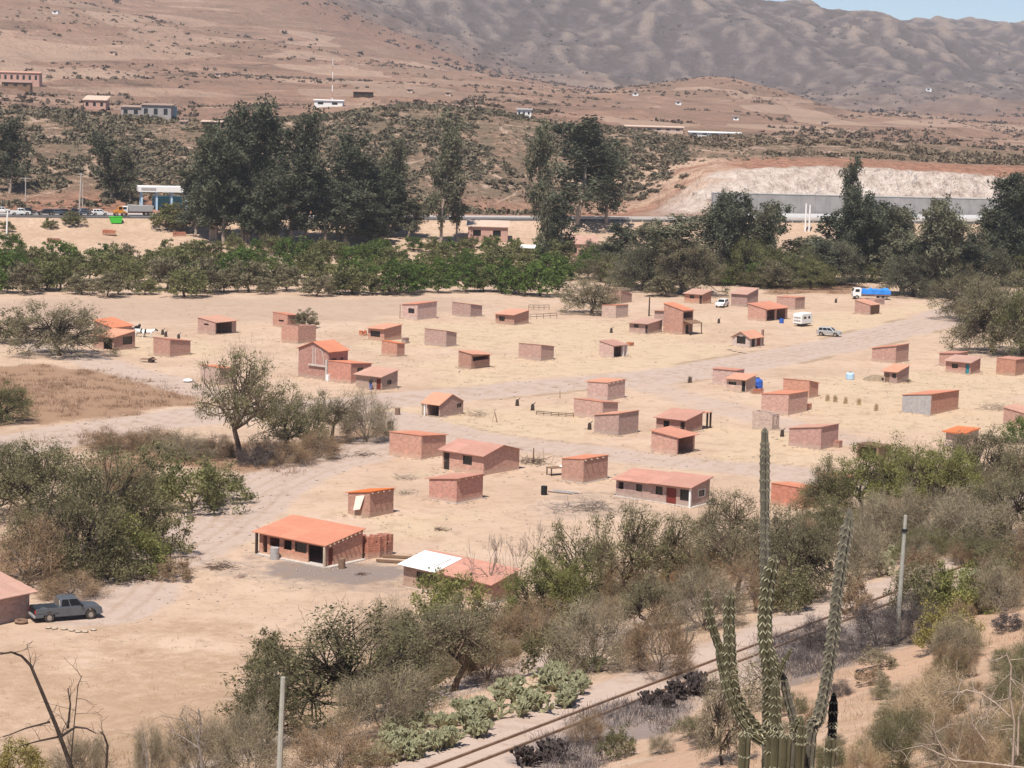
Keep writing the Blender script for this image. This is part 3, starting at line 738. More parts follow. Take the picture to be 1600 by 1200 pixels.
# back row, left
house('brick house with a salmon roof and dark window beside the round tree far left', 178, 548, 33, 33, 20, 21, 28, rmat='roof_faded', ov=EV, ops=[('L', .5, .92, 0, .9, D2), ('R', .42, .86, .33, .85, 'win')])
house('house with an orange-red roof mostly hidden behind the salmon-roofed one at the left', 176, 529, 29, 30, 25, 17, 18, rmat='roof_bright', ov=(.2, .3, .3, .3))
house('plain box house with a dark roof edge, right of the round tree houses', 265.5, 558, 26, 32, 28, 27.5, 22, ov=(.05, .35, .12, .1), mat='brick', rmat='roof')
house('lone house with salmon roof and shaded open front on the grey flat at the left', 336, 523, 27, 33, 24, 19.5, 19.5, ov=(.1, .2, .5, .15), rmat='roof_faded', ops=[('L', .35, .62, .62, .76, D2), ('R', .05, .8, .05, .92, D2)], mat='brick')
house('low grey-brown brick house half hidden behind the crown of the gnarled tree', 343, 602, 30, 22, 28, 27, 24, mat='brick_pale', ov=(.05, .3, .15, .1))
house('small house with a slit window, at the back beside the little round tree', 449, 512, 23, 20, 22, 20, 17, ov=(.05, .3, .12, .1), ops=[('L', .4, .75, .42, .55, D2)])
house('unroofed red-brown block in front of the slit-window house', 465.5, 537, 26, 28, 27, 28, 26, roof='n', mat='brick')
def church(t, R, L, zf):
    mt_ = M['wood_pale']; x = -.012
    f = MB()
    for yy in (L * .52, L * .44): f.box((x, yy, zf(0, yy) * .63), (.03, .16, zf(0, yy) * .48))
    f.build('mortar_strip', M['concrete'], t)
    f = MB(); f.box((-.1, L * .33, zf(0, 0) * .47), (.3, L * .62, .22)); f.build('beam', M['concrete'], t)
    f = MB(); pts = []
    for i in range(9):
        an = math.pi * i / 8 * .5; pts.append((-.02, L * .30 - math.sin(an) * L * .14, zf(0, 0) * (.62 + .42 * math.cos(an))))
    pts.append((-.02, L * .16, zf(0, 0) * .52)); f.tube(pts, .07, 4); f.build('arch', M['concrete'], t)
house('tall gabled brick hall with a bright orange roof and arched front', 513, 594, 47, 30, 44, 45, 43, roof='gx', peak=57, rmat='roof_bright', ov=(.25, .1, .35, .35), mat='brick_red', ops=[('R', .15, .4, .55, .75, 'win'), ('R', .6, .75, .5, .75, 'win')], extra=church, rot=52)
def col(t, R, L, zf):
    f = MB(); f.box((-.16, L + .1, 1.45), (.32, .32, 3.3)); f.build('pillar', M['concrete'], t)
    f = MB(); f.box((-.2, L - .2, .45), (.4, .5, .9)); f.build('buttress', M['white'], t)
house('flat red brick annex with a pale pillar in front of the arched hall', 548, 599, 36, 32, 31, 31, 27, ov=(.05, .3, .1, .02), mat='brick_red', extra=col, ops=[('R', .3, .6, .45, .8, 'win')])
house('house with a salmon roof and dark red door in front of the arched hall', 596, 610, 40, 25, 21, 21.5, 29, rmat='roof_faded', ov=EV, ops=[('L', .8, .97, 0, .85, 'door', 'door_red'), ('R', .35, .62, .35, .62, 'win')], mat='brick_pale')
house('house with a thin dark roof over a lean-to porch, back row centre', 652, 500, 24, 30, 22, 25, 26, ov=(.15, .15, .15, .6), ops=[('L', .4, .8, .42, .75, 'win')], posts=[('L', -.14, .05, 'wood_pale')])
house('plain brick house right of the lean-to house in the back row', 735, 495.5, 29, 18, 21, 20, 16, ov=(.05, .3, .12, .08))
house('house with a salmon roof and dark window, right behind the tiny brick shed', 600, 533, 25, 27, 18, 19, 23, rmat='roof_faded', ov=EV, ops=[('L', .15, .75, .3, .8, 'win')])
house('tiny brick shed with a sliver of orange roof', 620, 557.5, 24, 12, 23, 21, 19, ov=(.05, .25, .12, .08), rmat='roof_bright', cat='shed', name='brick_shed')
house('plain pinkish house with a narrow shaded end, right of the tiny brick shed', 697, 542, 34, 16, 25, 25, 20, ov=(.05, .3, .12, .08))
house('sloping orange-roofed house with an open gap above a pale low front wall', 736, 577, 20, 29, 27, 24, 20, rmat='roof_faded', ov=(.12, .15, .45, .15), ops=[('R', .08, .94, .62, .93, D2)], mat='brick')
house('steep gabled hut with a porch and leaning poles in the middle of the yard', 687.5, 652, 21, 36, 20, 20, 18, roof='gy', peak=33, rmat='roof_faded', ov=(.3, .1, .1, .9), ops=[('L', .1, .9, 0, .92, D2), ('R', .72, .92, .5, .8, 'win')], posts=[('L', -.3, .05, 'wood_pale'), ('L', -.12, .05, 'white')])
# middle
house('plain brick house left of the big gabled house', 658, 718, 50, 38, 36, 37.5, 32, ov=(.05, .4, .15, .1))
house('big gabled house with an orange roof, a dark door and one window', 755, 743, 64, 56, 31, 32, 32, roof='gy', peak=43, rmat='roof', ov=(.42, .35, .3, .45), ops=[('L', .03, .17, 0, .86, 'door', 'door_dark'), ('L', .5, .72, .42, .86, 'win')], rot=52)
house('red house with slanting rafter shadows in front of the big gabled house', 713, 787.5, 43, 41, 33, 40, 39, ov=(.12, .1, .3, .6), rafters=5, mat='brick_red', base=.12, rmat='roof')
def sheet(t, R, L, zf):
    f = MB(); pts = [(-.06, L * .62, zf(0, L) * .92), (-.06, L * .22, zf(0, 0) * .86), (-.3, L * .36, zf(0, 0) * .3), (-.32, L * .66, zf(0, 0) * .22)]
    f.hexa([Vector(p) for p in pts], [Vector(p) + Vector((-.03, 0, 0)) for p in pts]); s_ = f.build('cloth', M['white_sheet'], t)
house('small house with a white sheet hung on its front and rafter ends showing', 577.5, 809, 34, 37, 34, 41, 39, ov=(.1, .1, .22, .35), rafters=5, rmat='roof_bright', extra=sheet)
house('plain brown block with rafter ends showing, right of the clutter in the middle', 911, 756, 34, 38, 35, 39, 37, ov=(.06, .06, .1, .08), rafters=5, base=.1)
house('large orange-roofed house with a deep porch and stacked bricks beside it', 511, 886, 106, 55, 36, 36, 48, rmat='roof_bright', ov=(.5, .2, .2, .5), rafters=9, mat='brick', base=.5,
      ops=[('L', .05, .12, .1, .85, D2), ('L', .15, .3, .45, .85, D2), ('L', .36, .48, .42, .85, D2), ('L', .53, .70, .42, .86, 'win'), ('L', .72, .97, 0, .86, D2), ('R', .03, .17, 0, .82, 'door', 'door_red')], posts=[('L', 1.0, .36, 'wood_pale'), ('L', .0, .36, 'wood_dark')], rot=53)
def whiteroof(t, R, L, zf):
    f = MB(); o = .09
    P4 = [(-.5, L * .60), (R * .9, L * .60), (R * .9, L + .3), (-.5, L + .3)]
    slab(f, [(x, y, zf(x, y) + o) for x, y in P4], .05); r = f.build('roof_sheet', M['roof_white'], t); r['label'] = 'white metal half of the roof'
    f = MB(); f.tube([(.4, L * .69, zf(.4, L * .69) + .17), (R * .75, L * .67, zf(R * .75, L * .67) + .17)], .05, 5); f.build('sheet_seam', M['plaster_grey'], r)
house('house with a half white, half orange roof behind the greenish bushes', 768, 944, 138, 40, 37, 33, 44, rmat='roof', ov=EV, ops=[('L', .15, .38, .35, .86, 'win'), ('L', .52, .66, .4, .85, 'win')], extra=whiteroof, base=.15, mat='brick_pale')
house('red wall and salmon roof of a house cut by the left edge, beside the pickup', -42, 985, 60, 88, 64, 46, 44, rmat='roof_faded', ov=(.2, .5, .55, .3), mat='brick', ops=[])
# back row, right of centre
house('low house with a salmon roof and shaded window, back row near the fence rails', 803, 508, 29, 23, 15, 16, 21, rmat='roof_faded', ov=EV, ops=[('L', .2, .5, .3, .8, 'win')])
house('plain brick house in the middle of the straw-coloured field', 845, 564, 35, 20, 24, 25, 20, ov=(.05, .3, .12, .1))
house('little sloping house with two white porch posts', 958, 559, 22, 21, 24, 19, 18, rmat='roof', ov=(.1, .15, .3, .15), ops=[('R', .05, .62, 0, .92, D2)], posts=[('R', .72, .05, 'white'), ('R', .98, .05, 'white')])
house('low block house without visible roof in front of the grey bush', 962, 497, 22, 19, 18, 20, 19, ov=(.04, .1, .1, .06), mat='brick_pale')
house('brick house half hidden behind the grey bush in the back row', 970, 474, 22, 17, 20, 20, 13, ov=(.04, .2, .1, .06))
house('small flat house with salmon roof and narrow dark door, left of the two-storey house', 1012, 522, 29, 22, 15, 16, 20, rmat='roof_faded', ov=EV, ops=[('L', .25, .5, .55, .9, 'win'), ('L', .86, .99, 0, .88, 'door')])
def leanto(t, R, L, zf):
    f = MB(); slab(f, [(.1, -1.7, 2.15), (R + .9, -1.7, 2.0), (R + .9, .0, 2.5), (.1, .0, 2.6)], .06); f.build('lean_to_roof', M['wood'], t)
    for x in (.2, R + .6):
        g = MB(); g.tube([(x, -1.6, -.2), (x - .1, -1.55, 2.1)], .09, 6); g.build('porch_post', M['wood_dark'], t)
house('two-storey brick house with a pitched roof and a lean-to on its side', 1066, 523, 30, 16, 46, 38, 37, rmat='roof', ov=(.12, .15, .3, .2), ops=[('R', .05, .93, .68, .93, D2), ('R', .3, .6, 0, .4, 'door', 'door_dark')], extra=leanto)
house('upper wall and orange roof edge behind the two-storey house', 1050, 510, 28, 14, 22, 23, 22, rmat='roof', ov=(.3, .15, .2, .25))
house('house with a salmon roof and dark doorway beside the white parked car', 1097, 475, 28, 14, 14.5, 15, 20, rmat='roof_faded', ov=EV, ops=[('L', .3, .55, .5, .85, 'win'), ('L', .84, .98, 0, .88, 'door')])
house('taller brick house right of the white parked car', 1167, 479.5, 25, 17, 19, 19.5, 27, rmat='roof_faded', ov=(.35, .1, .2, .3))
house('orange-roofed house with an open shaded porch beside the white caravan', 1196, 502, 28, 34, 25, 19, 18, rmat='roof_bright', ov=(.12, .15, .5, .15), ops=[('R', .06, .42, 0, .9, D2), ('R', .5, .9, 0, .9, D2)])
house('plain brick house behind the white caravan', 1242, 484, 29, 15, 18, 18.5, 18, ov=(.04, .15, .1, .12))
house('small house with salmon roof and dark end in front of the blue-covered truck', 1359, 492, 24, 15, 21, 15.5, 15, rmat='roof_faded', ov=(.1, .15, .3, .15), ops=[('R', .06, .94, 0, .92, 'door', 'wood')])
house('low brick wall house just under the blue-covered truck', 1366, 477, 26, 16, 8, 9, 9, roof='n', mat='brick')
def pillar(t, R, L, zf):
    f = MB(); f.box((R + .5, .3, 1.3), (.35, .35, 3.1)); f.build('pillar', M['brick_dark'], t)
house('little gabled cottage with a barred window beside the road', 1171, 543, 27, 20, 15, 15, 15, roof='gx', peak=23.5, rmat='roof_faded', ov=(.3, .2, .3, .4), ops=[('L', .25, .76, .25, .86, 'gwin'), ('R', .15, .42, 0, .86, 'door'), ('R', .55, .85, 0, .86, 'door', 'door_red')], extra=pillar, mat='brick_pale')
# right field
house('plain tall house with a thin orange roof edge below the road at the right', 1399, 567.5, 37, 20, 20, 27, 27, rmat='roof', ov=(.15, .1, .15, .55))
house('tiny salmon-roofed hut with a door and window beside the earth mound', 1401.5, 599, 21, 18, 17.5, 18, 25, rmat='roof_faded', ov=(.4, .15, .2, .4), ops=[('L', .1, .42, 0, .82, 'door', 'wood'), ('L', .62, .92, .45, .85, 'win')])
house('red-brown house with a salmon roof and a teal blue door', 1516, 585, 39, 15, 18, 18.5, 24, rmat='roof_faded', ov=EV, mat='brick_red', ops=[('L', .25, .5, .4, .8, 'win'), ('L', .8, .95, 0, .85, 'door', 'door_teal')])
house('brick house behind the one with the teal door', 1497, 574, 30, 14, 19, 22, 22, rmat='roof', ov=(.15, .1, .15, .35))
house('plain flat house cut by the right edge of the village', 1586, 587.5, 30, 18, 25, 25, 24, ov=(.04, .15, .1, .1))
house('plain sloping house with a shaded narrow end, right of the cottage with the blue tank', 1264, 622, 41, 14, 26, 27, 21, ov=(.05, .35, .15, .1))
house('brick house with a white mortar corner beside the low brick stack', 1231, 649, 42, 30, 29, 33, 32, ov=(.06, .08, .12, .14), mat='brick')
house('long house with one grey plastered wall at the right of the village', 1454, 649, 45, 43, 27, 33, 30, rmat='roof', ov=(.12, .1, .15, .15), extra=lambda t, R, L, zf: [(lambda f: (f.hexa([(-.03, .02, -.3), (-.002, .02, -.3), (-.002, L - .02, -.3), (-.03, L - .02, -.3)], [(-.03, .02, zf(0, 0) - .05), (-.002, .02, zf(0, 0) - .05), (-.002, L - .02, zf(0, L) - .05), (-.03, L - .02, zf(0, L) - .05)]), f.build('plaster_coat', M['plaster_grey'], t)))(MB())])
house('pinkish house with a sloping roof at the right edge above the dark green bush', 1607, 668, 40, 20, 27, 20, 20, rmat='roof_faded', ov=(.1, .15, .25, .15))
house('large plain red house with a thin salmon roof, right of the tall cactus', 1282, 703, 50, 27, 28, 36, 35, ov=(.12, .08, .12, .35), mat='brick_red', rmat='roof_faded')
house('pale house with a thick orange eave half behind the bright green bush', 1508, 702, 31, 20, 24, 25, 27, rmat='roof_bright', ov=(.5, .1, .2, .3), rthick=.16, mat='brick_pale', ops=[('R', .0, .28, .6, .85, D2)])
house('dark open shed behind the bright green bush', 1372, 722, 34, 20, 25, 24, 21, rmat='wood', ov=(.1, .2, .2, .2), mat='brick_dark', ops=[('L', .08, .9, 0, .9, D2)], cat='shed', name='open_shed')
house('corner of a small house behind the bush near the red block', 1312, 776, 31, 20, 30, 30, 28, ov=(.2, .1, .2, .45), mat='brick')
house('bright red block with a flat top half behind the scrub, right of the tall cactus', 1256, 796, 52, 28, 34, 33, 27, ov=(.05, .35, .12, .08), mat='brick_red')
# centre right
def porch(t, R, L, zf):
    f = MB(); w_ = 2.2; z0 = zf(R, 0) * .93
    slab(f, [(R + .05, -.2, z0), (R + w_, -.2, z0 - .1), (R + w_, L * .8, z0 - .1), (R + .05, L * .8, z0)], .07); f.build('porch_roof', M['roof_faded'], t)
    for x in (R + w_ * .55, R + w_ - .15):
        g = MB(); g.box((x, 0, z0 / 2 - .15), (.2, .2, z0 + .1)); g.build('porch_post', M['wood_dark'], t)
house('long orange-roofed house with a side porch behind the square salmon-roofed house', 1071, 677, 46, 26, 20, 21, 29, rmat='roof', ov=EV, mat='brick_red', ops=[('L', .25, .45, .2, .8, 'win'), ('L', .82, .97, 0, .85, 'door')], extra=porch)
house('square house with a salmon roof and a shaded open end in the centre right', 1057, 711, 40, 28, 33, 28, 28, rmat='roof', ov=(.18, .25, .55, .2), ops=[('R', .08, .92, 0, .92, D2)], mat='brick')
house('box house with a thin salmon roof, left of the square salmon-roofed house', 966, 681, 38, 31, 28, 35, 34, rmat='roof_faded', ov=(.12, .06, .1, .2))
house('upper box house with rafter ends showing, topmost of the three box houses', 949, 626, 32, 27, 26, 28, 29, rmat='roof_faded', ov=(.08, .06, .1, .5), rafters=5)
house('middle box house with a dark roof edge, between the other two box houses', 941, 655, 45, 24, 27, 27, 22, ov=(.05, .35, .14, .08))
house('long low house with two orange roof sheets, a porch and a white-framed window', 1080, 793, 118, 28, 28, 32, 40, rmat='roof', ov=(.5, .25, .25, .35), mat='brick', base=.3,
      ops=[('L', .03, .1, .45, .85, D2), ('L', .27, .35, .45, .85, 'win'), ('L', .53, .62, .42, .86, 'win'), ('L', .67, .8, 0, .86, 'door', 'door_red'), ('L', .85, .97, .3, .86, 'win'), ('R', .35, .75, .38, .74, 'wwin')], posts=[('L', 1.0, .3, 'white')],
      extra=lambda t, R, L, zf: [(lambda f: (slab(f, [(-.62, -.3, zf(-.62, 0) + .12), (R + .3, -.3, zf(R + .3, 0) + .12), (R + .3, L * .52, zf(R + .3, L * .52) + .12), (-.62, L * .52, zf(-.62, L * .52) + .12)], .06), f.build('roof_sheet', M['roof'], t)))(MB())])
house('house with a salmon roof and a black doorway in front of the blue water tank', 1165, 613, 30, 15, 19, 20, 25, rmat='roof_faded', ov=EV, ops=[('L', .1, .5, .5, .75, 'win'), ('L', .78, .97, 0, .88, 'door', 'black')], mat='brick_pale')
house('plain house behind the one with the black doorway', 1150, 604, 37, 12, 24, 25, 25, rmat='roof', ov=(.12, .06, .1, .2))
house('unfinished roofless shed with an open window, beside the tall cactus tip', 1206, 672, 31, 11, 27, 25, 24, roof='n', mat='brick_pale', ops=[('R', .3, .8, .3, .85, D2), ('L', .45, .9, .55, .62, D2)], cat='shed', name='brick_shed')
# ------------------------------------------------------------------ far buildings on the slopes and among the trees
def far_house(label, px, py, wpx, hpx, dep=6, mat='brick', rmat='roof', roofh=.0, rot=0, cat='building', name='farm_building', wins=3, zoff=0, group=None):
    C = P(px, py); m = C.y / F; w_ = wpx * m; h = hpx * m
    t = thing(name, label, cat, C, R_(rot), group)
    ws = [(w_ * (k + .25) / wins, w_ * (k + .65) / wins, h * .35, h * .78) for k in range(wins)]
    mb = MB(); tp = lambda u: h
    wall_seg(mb, (-w_ / 2, 0), (1, 0), w_, (0, 1), .3, tp, ws, zb=-1.5)
    for a, d, L_, inn in (((-w_ / 2, .3), (0, 1), dep - .3, (1, 0)), ((w_ / 2, .3), (0, 1), dep - .3, (-1, 0)), ((-w_ / 2 + .3, dep), (1, 0), w_ - .6, (0, -1))): wall_seg(mb, a, d, L_, inn, .3, tp, [], zb=-1.5)
    mb.build('wall', M[mat], t)
    f = MB(); o = .5; k = .03
    slab(f, [(-w_ / 2 - o, -o, h + k), (w_ / 2 + o, -o, h + k), (w_ / 2 + o, dep + o, h + k + roofh), (-w_ / 2 - o, dep + o, h + k + roofh)], .18); f.build('roof', M[rmat], t)
    for u0, u1, z0, z1 in ws:
        g = MB(); g.box((-w_ / 2 + (u0 + u1) / 2, .2, (z0 + z1) / 2), (u1 - u0, .05, z1 - z0)); g.build('window', M['glass'], t)
    return t
M['teal_paint'] = simple('teal_paint', (.10, .36, .46), .7, .12, 1)
M['grey_house'] = simple('grey_house', (.33, .30, .29), .9, .12, .5)
M['pink_wall'] = simple('pink_wall', (.46, .28, .225), .9, .12, .5)
M['roof_brown'] = simple('roof_brown', (.30, .21, .17), .9, .2, .6)
M['tan_wall'] = simple('tan_wall', (.52, .39, .31), .9, .12, .5)
FG = 'buildings scattered over the far slopes'
far_house('grey house with a bright blue end wall on the slope at the upper left', 244, 187, 46, 22, 9, 'grey_house', 'roof_brown', .5, group=FG)
t_ = far_house('narrow bright blue block at the end of the grey house on the slope', 265.5, 187.5, 11, 20, 8, 'teal_paint', 'roof_brown', .3, wins=1, group=FG)
far_house('low grey wing with a turquoise stripe, left of the grey house on the slope', 205, 184, 32, 16, 7, 'grey_house', 'roof_brown', .6, wins=2, group=FG)
far_house('pale farmhouse with a light roof, left of the grey house on the slope', 148, 171, 34, 14, 8, 'pink_wall', 'tan_wall', 1.6, group=FG)
far_house('long brick terrace of small rooms at the far upper left', 28, 130, 66, 16, 7, 'pink_wall', 'brick', .6, wins=7, group=FG)
far_house('dark open shed under the brick terrace at the far upper left', 25, 138, 44, 9, 5, 'wood', 'brick_dark', .5, group=FG)
far_house('small pale shelter right of the grey house on the slope', 330, 199, 30, 8, 5, 'wood', 'tan_wall', .4, group=FG)
far_house('long white metal shed on the terrace under the mast', 513, 167, 44, 9.5, 8, 'white', 'roof_white', .2, wins=2, group=FG)
far_house('dark open barn on the terrace right of the white shed', 567, 152, 30, 8, 6, 'wood_dark', 'brick_dark', .4, group=FG)
far_house('white house with a dark roof on the terrace above the big centre tree', 819, 183, 22, 11, 8, 'white', 'grey_house', .4, group=FG)
far_house('pale house with a flat roof on the terrace right of the big centre tree', 1022, 206, 90, 7, 6, 'tan_wall', 'tan_wall', .4, wins=6, group=FG)
far_house('long low white building at the end of the right-hand terrace', 1118, 213, 80, 5, 6, 'white', 'roof_white', .3, wins=5, group=FG)
for px, py, lab in ((1150, 188, 'tiny white house on the fields under the rounded hill'), (1060, 164, 'tiny white cabin at the foot of the rounded hill'), (993, 150, 'tiny white hut left of the rounded hill'), (1451, 143, 'lone white speck of a house on the grey mountain'), (86, 22, 'small white house high on the hillside at the upper left'), (285, 196, 'small brick hut below the blue block on the slope'), (1290, 196, 'tiny pale house on the right-hand fields'), (640, 145, 'small hut among shrubs right of the dark barn'), (700, 150, 'small tan house on the terrace in the middle of the slope'), (175, 86, 'tiny tan hut on the upper fields at the left'), (340, 120, 'tiny brick hut on the middle fields at the left')):
    far_house(lab, px, py, 9, 5.5, 6, 'white' if 'white' in lab else 'tan_wall', 'roof_brown', .4, wins=1, cat='hut', name='hillside_hut', group=FG)
TG = 'houses among the trees below the highway'
far_house('long pink walled house seen between the trees left of the trunk gap', 762, 377, 62, 22, 9, 'pink_wall', 'tan_wall', 1.2, wins=2, group=TG)
far_house('pink house with a pale front among the dark trees', 909, 404, 46, 22, 9, 'pink_wall', 'roof_faded', 1.6, wins=2, group=TG)
far_house('small shelter with a white roof beside the forked trunk', 824, 404, 20, 16, 5, 'wood_dark', 'roof_white', .4, wins=1, group=TG)
far_house('cream house peeping through the tree belt at the right of centre', 1116, 398, 20, 17, 8, 'tan_wall', 'tan_wall', .6, wins=2, group=TG)
# ------------------------------------------------------------------ vegetation prototypes
def rv(r): 
    v = Vector((r.gauss(0, 1), r.gauss(0, 1), r.gauss(0, 1))); return v.normalized()
def skeleton(r, trunk_h, n_limb, reach, levels=3, r0=.18, lean=(0, 0), up=.5, split=.75, wob=.25, kids=3):
    """a trunk and its limbs as polylines with radii, and the tips where leaves sit"""
    lines, tips = [], []
    def grow(p, d, L, rad, lv):
        n = 4; pts = [p]; rr = [rad]
        for i in range(n):
            d = (d + rv(r) * wob + Vector((0, 0, up * .12))).normalized(); p = p + d * (L / n); pts.append(p); rr.append(rad * (1 - (i + 1) / n * .5))
        lines.append((pts, rr))
        if lv <= 0: tips.append(p); tips.append(pts[2]); return
        tips.append(p)
        for k in range(kids):
            ax = rv(r); nd = (d + ax * split).normalized(); nd.z += up * .25; nd.normalize()
            grow(pts[r.choice((2, 3, 4))] if k else p, nd, L * r.uniform(.55, .8), rr[-1] * .8, lv - 1)
    top = Vector((lean[0], lean[1], trunk_h)); mid = top * .5 + Vector((r.uniform(-.1, .1), r.uniform(-.1, .1), 0)) * trunk_h
    lines.append(([Vector((0, 0, -.3)), mid, top], [r0 * 1.25, r0, r0 * .85]))
    for k in range(n_limb):
        a = 2 * math.pi * (k + r.uniform(-.3, .3)) / n_limb; el = r.uniform(.35, 1.1)
        d = Vector((math.cos(a) * math.cos(el), math.sin(a) * math.cos(el), math.sin(el)))
        grow(top - Vector((0, 0, r.uniform(0, trunk_h * .25))), d, reach * r.uniform(.8, 1.15), r0 * .62, levels - 1)
    return lines, tips
def wood_mesh(name, lines, mat, sides=5, minr=.0):
    mb = MB()
    for pts, rr in lines:
        if max(rr) < minr: continue
        mb.tube(pts, [max(x, .012) for x in rr], sides if max(rr) > .08 else 4, cap=False)
    return mb.mesh(name, mat, True)
def leaf_quads(g, C, size, jit=.5, aspect=.5, upbias=.0):
    """one lozenge per centre, random facing"""
    n = len(C); a = g.normal(size=(n, 3)); a /= np.linalg.norm(a, axis=1)[:, None]
    b = g.normal(size=(n, 3)); b[:, 2] += upbias; b -= a * (a * b).sum(1)[:, None]; b /= np.linalg.norm(b, axis=1)[:, None] + 1e-9
    s = size * (1 + jit * g.uniform(-1, 1, n))[:, None]
    V = np.stack([C - a * s, C - b * s * aspect, C + a * s, C + b * s * aspect], 1).reshape(-1, 3)
    return V, np.arange(4 * n).reshape(-1, 4)
def crown(name, g, tips, n_per, rad, size, mat, flat=.7, aspect=.5, zmin=None):
    T = np.array([tuple(t) for t in tips]); k = len(T)
    rr = rad * g.uniform(.55, 1.25, k)
    tint = np.clip(g.normal(.5, .26, k), 0, 1)
    idx = np.repeat(np.arange(k), n_per); d = g.normal(size=(len(idx), 3)); d /= np.linalg.norm(d, axis=1)[:, None]
    d *= (g.uniform(0, 1, len(idx)) ** .45)[:, None]; d[:, 2] *= flat
    C = T[idx] + d * rr[idx][:, None]
    tn = np.clip(tint[idx] + g.normal(0, .14, len(idx)), 0, 1)
    if zmin is not None:
        kp = C[:, 2] > zmin; C = C[kp]; tn = tn[kp]
    V, Q = leaf_quads(g, C, size, .45, aspect)
    return np_mesh(name, V, Q, mat, {'tint': np.repeat(tn, 4)})
def ribbons(g, starts, dirs, L, w, segs=2, curl=.35):
    """thin bare twigs as narrow blades"""
    n = len(starts); P_ = starts.copy(); d = dirs / np.linalg.norm(dirs, axis=1)[:, None]; V = []; 
    side = np.cross(d, g.normal(size=(n, 3))); side /= np.linalg.norm(side, axis=1)[:, None] + 1e-9
    rows = [np.stack([P_ - side * w, P_ + side * w], 1)]
    for s in range(segs):
        d = d + g.normal(size=(n, 3)) * curl; d /= np.linalg.norm(d, axis=1)[:, None]
        P_ = P_ + d * (L / segs)[:, None]; ww = w * (1 - (s + 1) / (segs + .35)); rows.append(np.stack([P_ - side * ww, P_ + side * ww], 1))
    V = np.concatenate(rows, 1).reshape(-1, 3); k = 2 * (segs + 1); base = (np.arange(n) * k)[:, None]
    Q = np.concatenate([base + np.array([[2 * s, 2 * s + 1, 2 * s + 3, 2 * s + 2]]) for s in range(segs)], 0)
    return V, Q
LM = dict(
 euc=leafmat('leaf_gum', (.14, .148, .098), (.036, .042, .030), .2), euc2=leafmat('leaf_gum_grey', (.205, .20, .13), (.08, .08, .054), .2),
 green=leafmat('leaf_green', (.14, .195, .052), (.05, .078, .024), .25), olive=leafmat('leaf_olive', (.235, .23, .10), (.09, .092, .044), .25),
 grey=leafmat('leaf_grey_olive', (.28, .245, .15), (.12, .105, .066), .25), fore=leafmat('leaf_dry_olive', (.26, .235, .125), (.10, .092, .052), .25),
 foreg=leafmat('leaf_fresh_olive', (.28, .275, .10), (.11, .115, .045), .25), dark=leafmat('leaf_dark_olive', (.20, .18, .10), (.07, .064, .038), .2), yel=leafmat('leaf_yellow_green', (.38, .33, .12), (.17, .14, .055), .25),  # dark: the dry olive leaf in a deeper tone
 brown=leafmat('twig_brown', (.35, .245, .155), (.17, .115, .07), .1), gtwig=leafmat('twig_grey', (.36, .30, .205), (.17, .137, .09), .1), dtwig=leafmat('twig_burnt', (.17, .14, .135), (.05, .042, .04), .05),
 straw=leafmat('straw_blades', (.55, .42, .27), (.33, .23, .14), .2), weed=leafmat('weed_blades', (.36, .23, .15), (.18, .115, .075), .15), orange=leafmat('twig_orange', (.46, .27, .135), (.25, .135, .07), .15))
PROTO = {}
def proto(kind, H, W, wood, crown_):  PROTO.setdefault(kind, []).append((H, W, wood, crown_))
def measure(me_list, pc=84):
    z = 0; r = 0
    for me in me_list:
        a = np.empty(len(me.vertices) * 3, np.float32); me.vertices.foreach_get('co', a); a = a.reshape(-1, 3); z = max(z, np.percentile(a[:, 2], 98.5)); r = max(r, np.percentile(np.hypot(a[:, 0], a[:, 1]), pc))
    return z, 2 * r
def reg(kind, wood, cr): 
    H, W = measure([cr] if cr else [wood], 95 if kind == 'gum' else 84); proto(kind, H, W, wood, cr)
def dome_tree(seed, H, W, zb, ncl, trunk_h, r0, nlimb, lump=.25, lean=.3, skirt=-.15, wob=.16):
    """cluster centres filling a lumpy dome, and crooked limbs that reach them"""
    r = random.Random(seed); lines = []; cl = []
    top = Vector((r.uniform(-lean, lean), r.uniform(-lean, lean), trunk_h)); ph = [r.uniform(0, 6.28) for _ in range(4)]
    if r0 > .06: lines.append(([Vector((0, 0, -.3)), top * .5 + Vector((r.uniform(-.15, .15), r.uniform(-.15, .15), 0)), top], [r0 * 1.3, r0, r0 * .85]))
    else: top = Vector((0, 0, .05))
    mains = []
    for k in range(nlimb):
        a = 6.283 * (k + r.uniform(-.3, .3)) / nlimb; el = r.uniform(.15, 1.2); rr = r.uniform(.42, .6)
        e = Vector((math.cos(a) * math.cos(el) * W / 2 * rr, math.sin(a) * math.cos(el) * W / 2 * rr, zb + math.sin(el) * (H - zb) * rr))
        m_ = top.lerp(e, .5) + rv(r) * W * .06; lines.append(([top, m_, e], [r0 * .62, r0 * .5, r0 * .36])); mains.append((e, m_))
    for k in range(ncl):
        a = r.uniform(0, 6.283); el = math.asin(r.uniform(skirt, 1)); rad = r.uniform(.3, 1) ** .45
        rad *= 1 + lump * (.5 * math.sin(2 * a + ph[0]) + .35 * math.sin(3 * a + 2 * el + ph[1]) + .4 * math.sin(5 * a - 3 * el + ph[2]))
        c = Vector((math.cos(a) * math.cos(el) * W / 2 * rad, math.sin(a) * math.cos(el) * W / 2 * rad, max(.1, zb + math.sin(el) * (H - zb) * rad))); cl.append(c)
        e, m_ = min(mains, key=lambda q: (q[0] - c).length)
        st = e.lerp(m_, r.uniform(0, .6)); md = st.lerp(c, .5) + rv(r) * W * wob * .5
        lines.append(([st, md, c], [r0 * .26, r0 * .17, r0 * .07]))
    return lines, cl
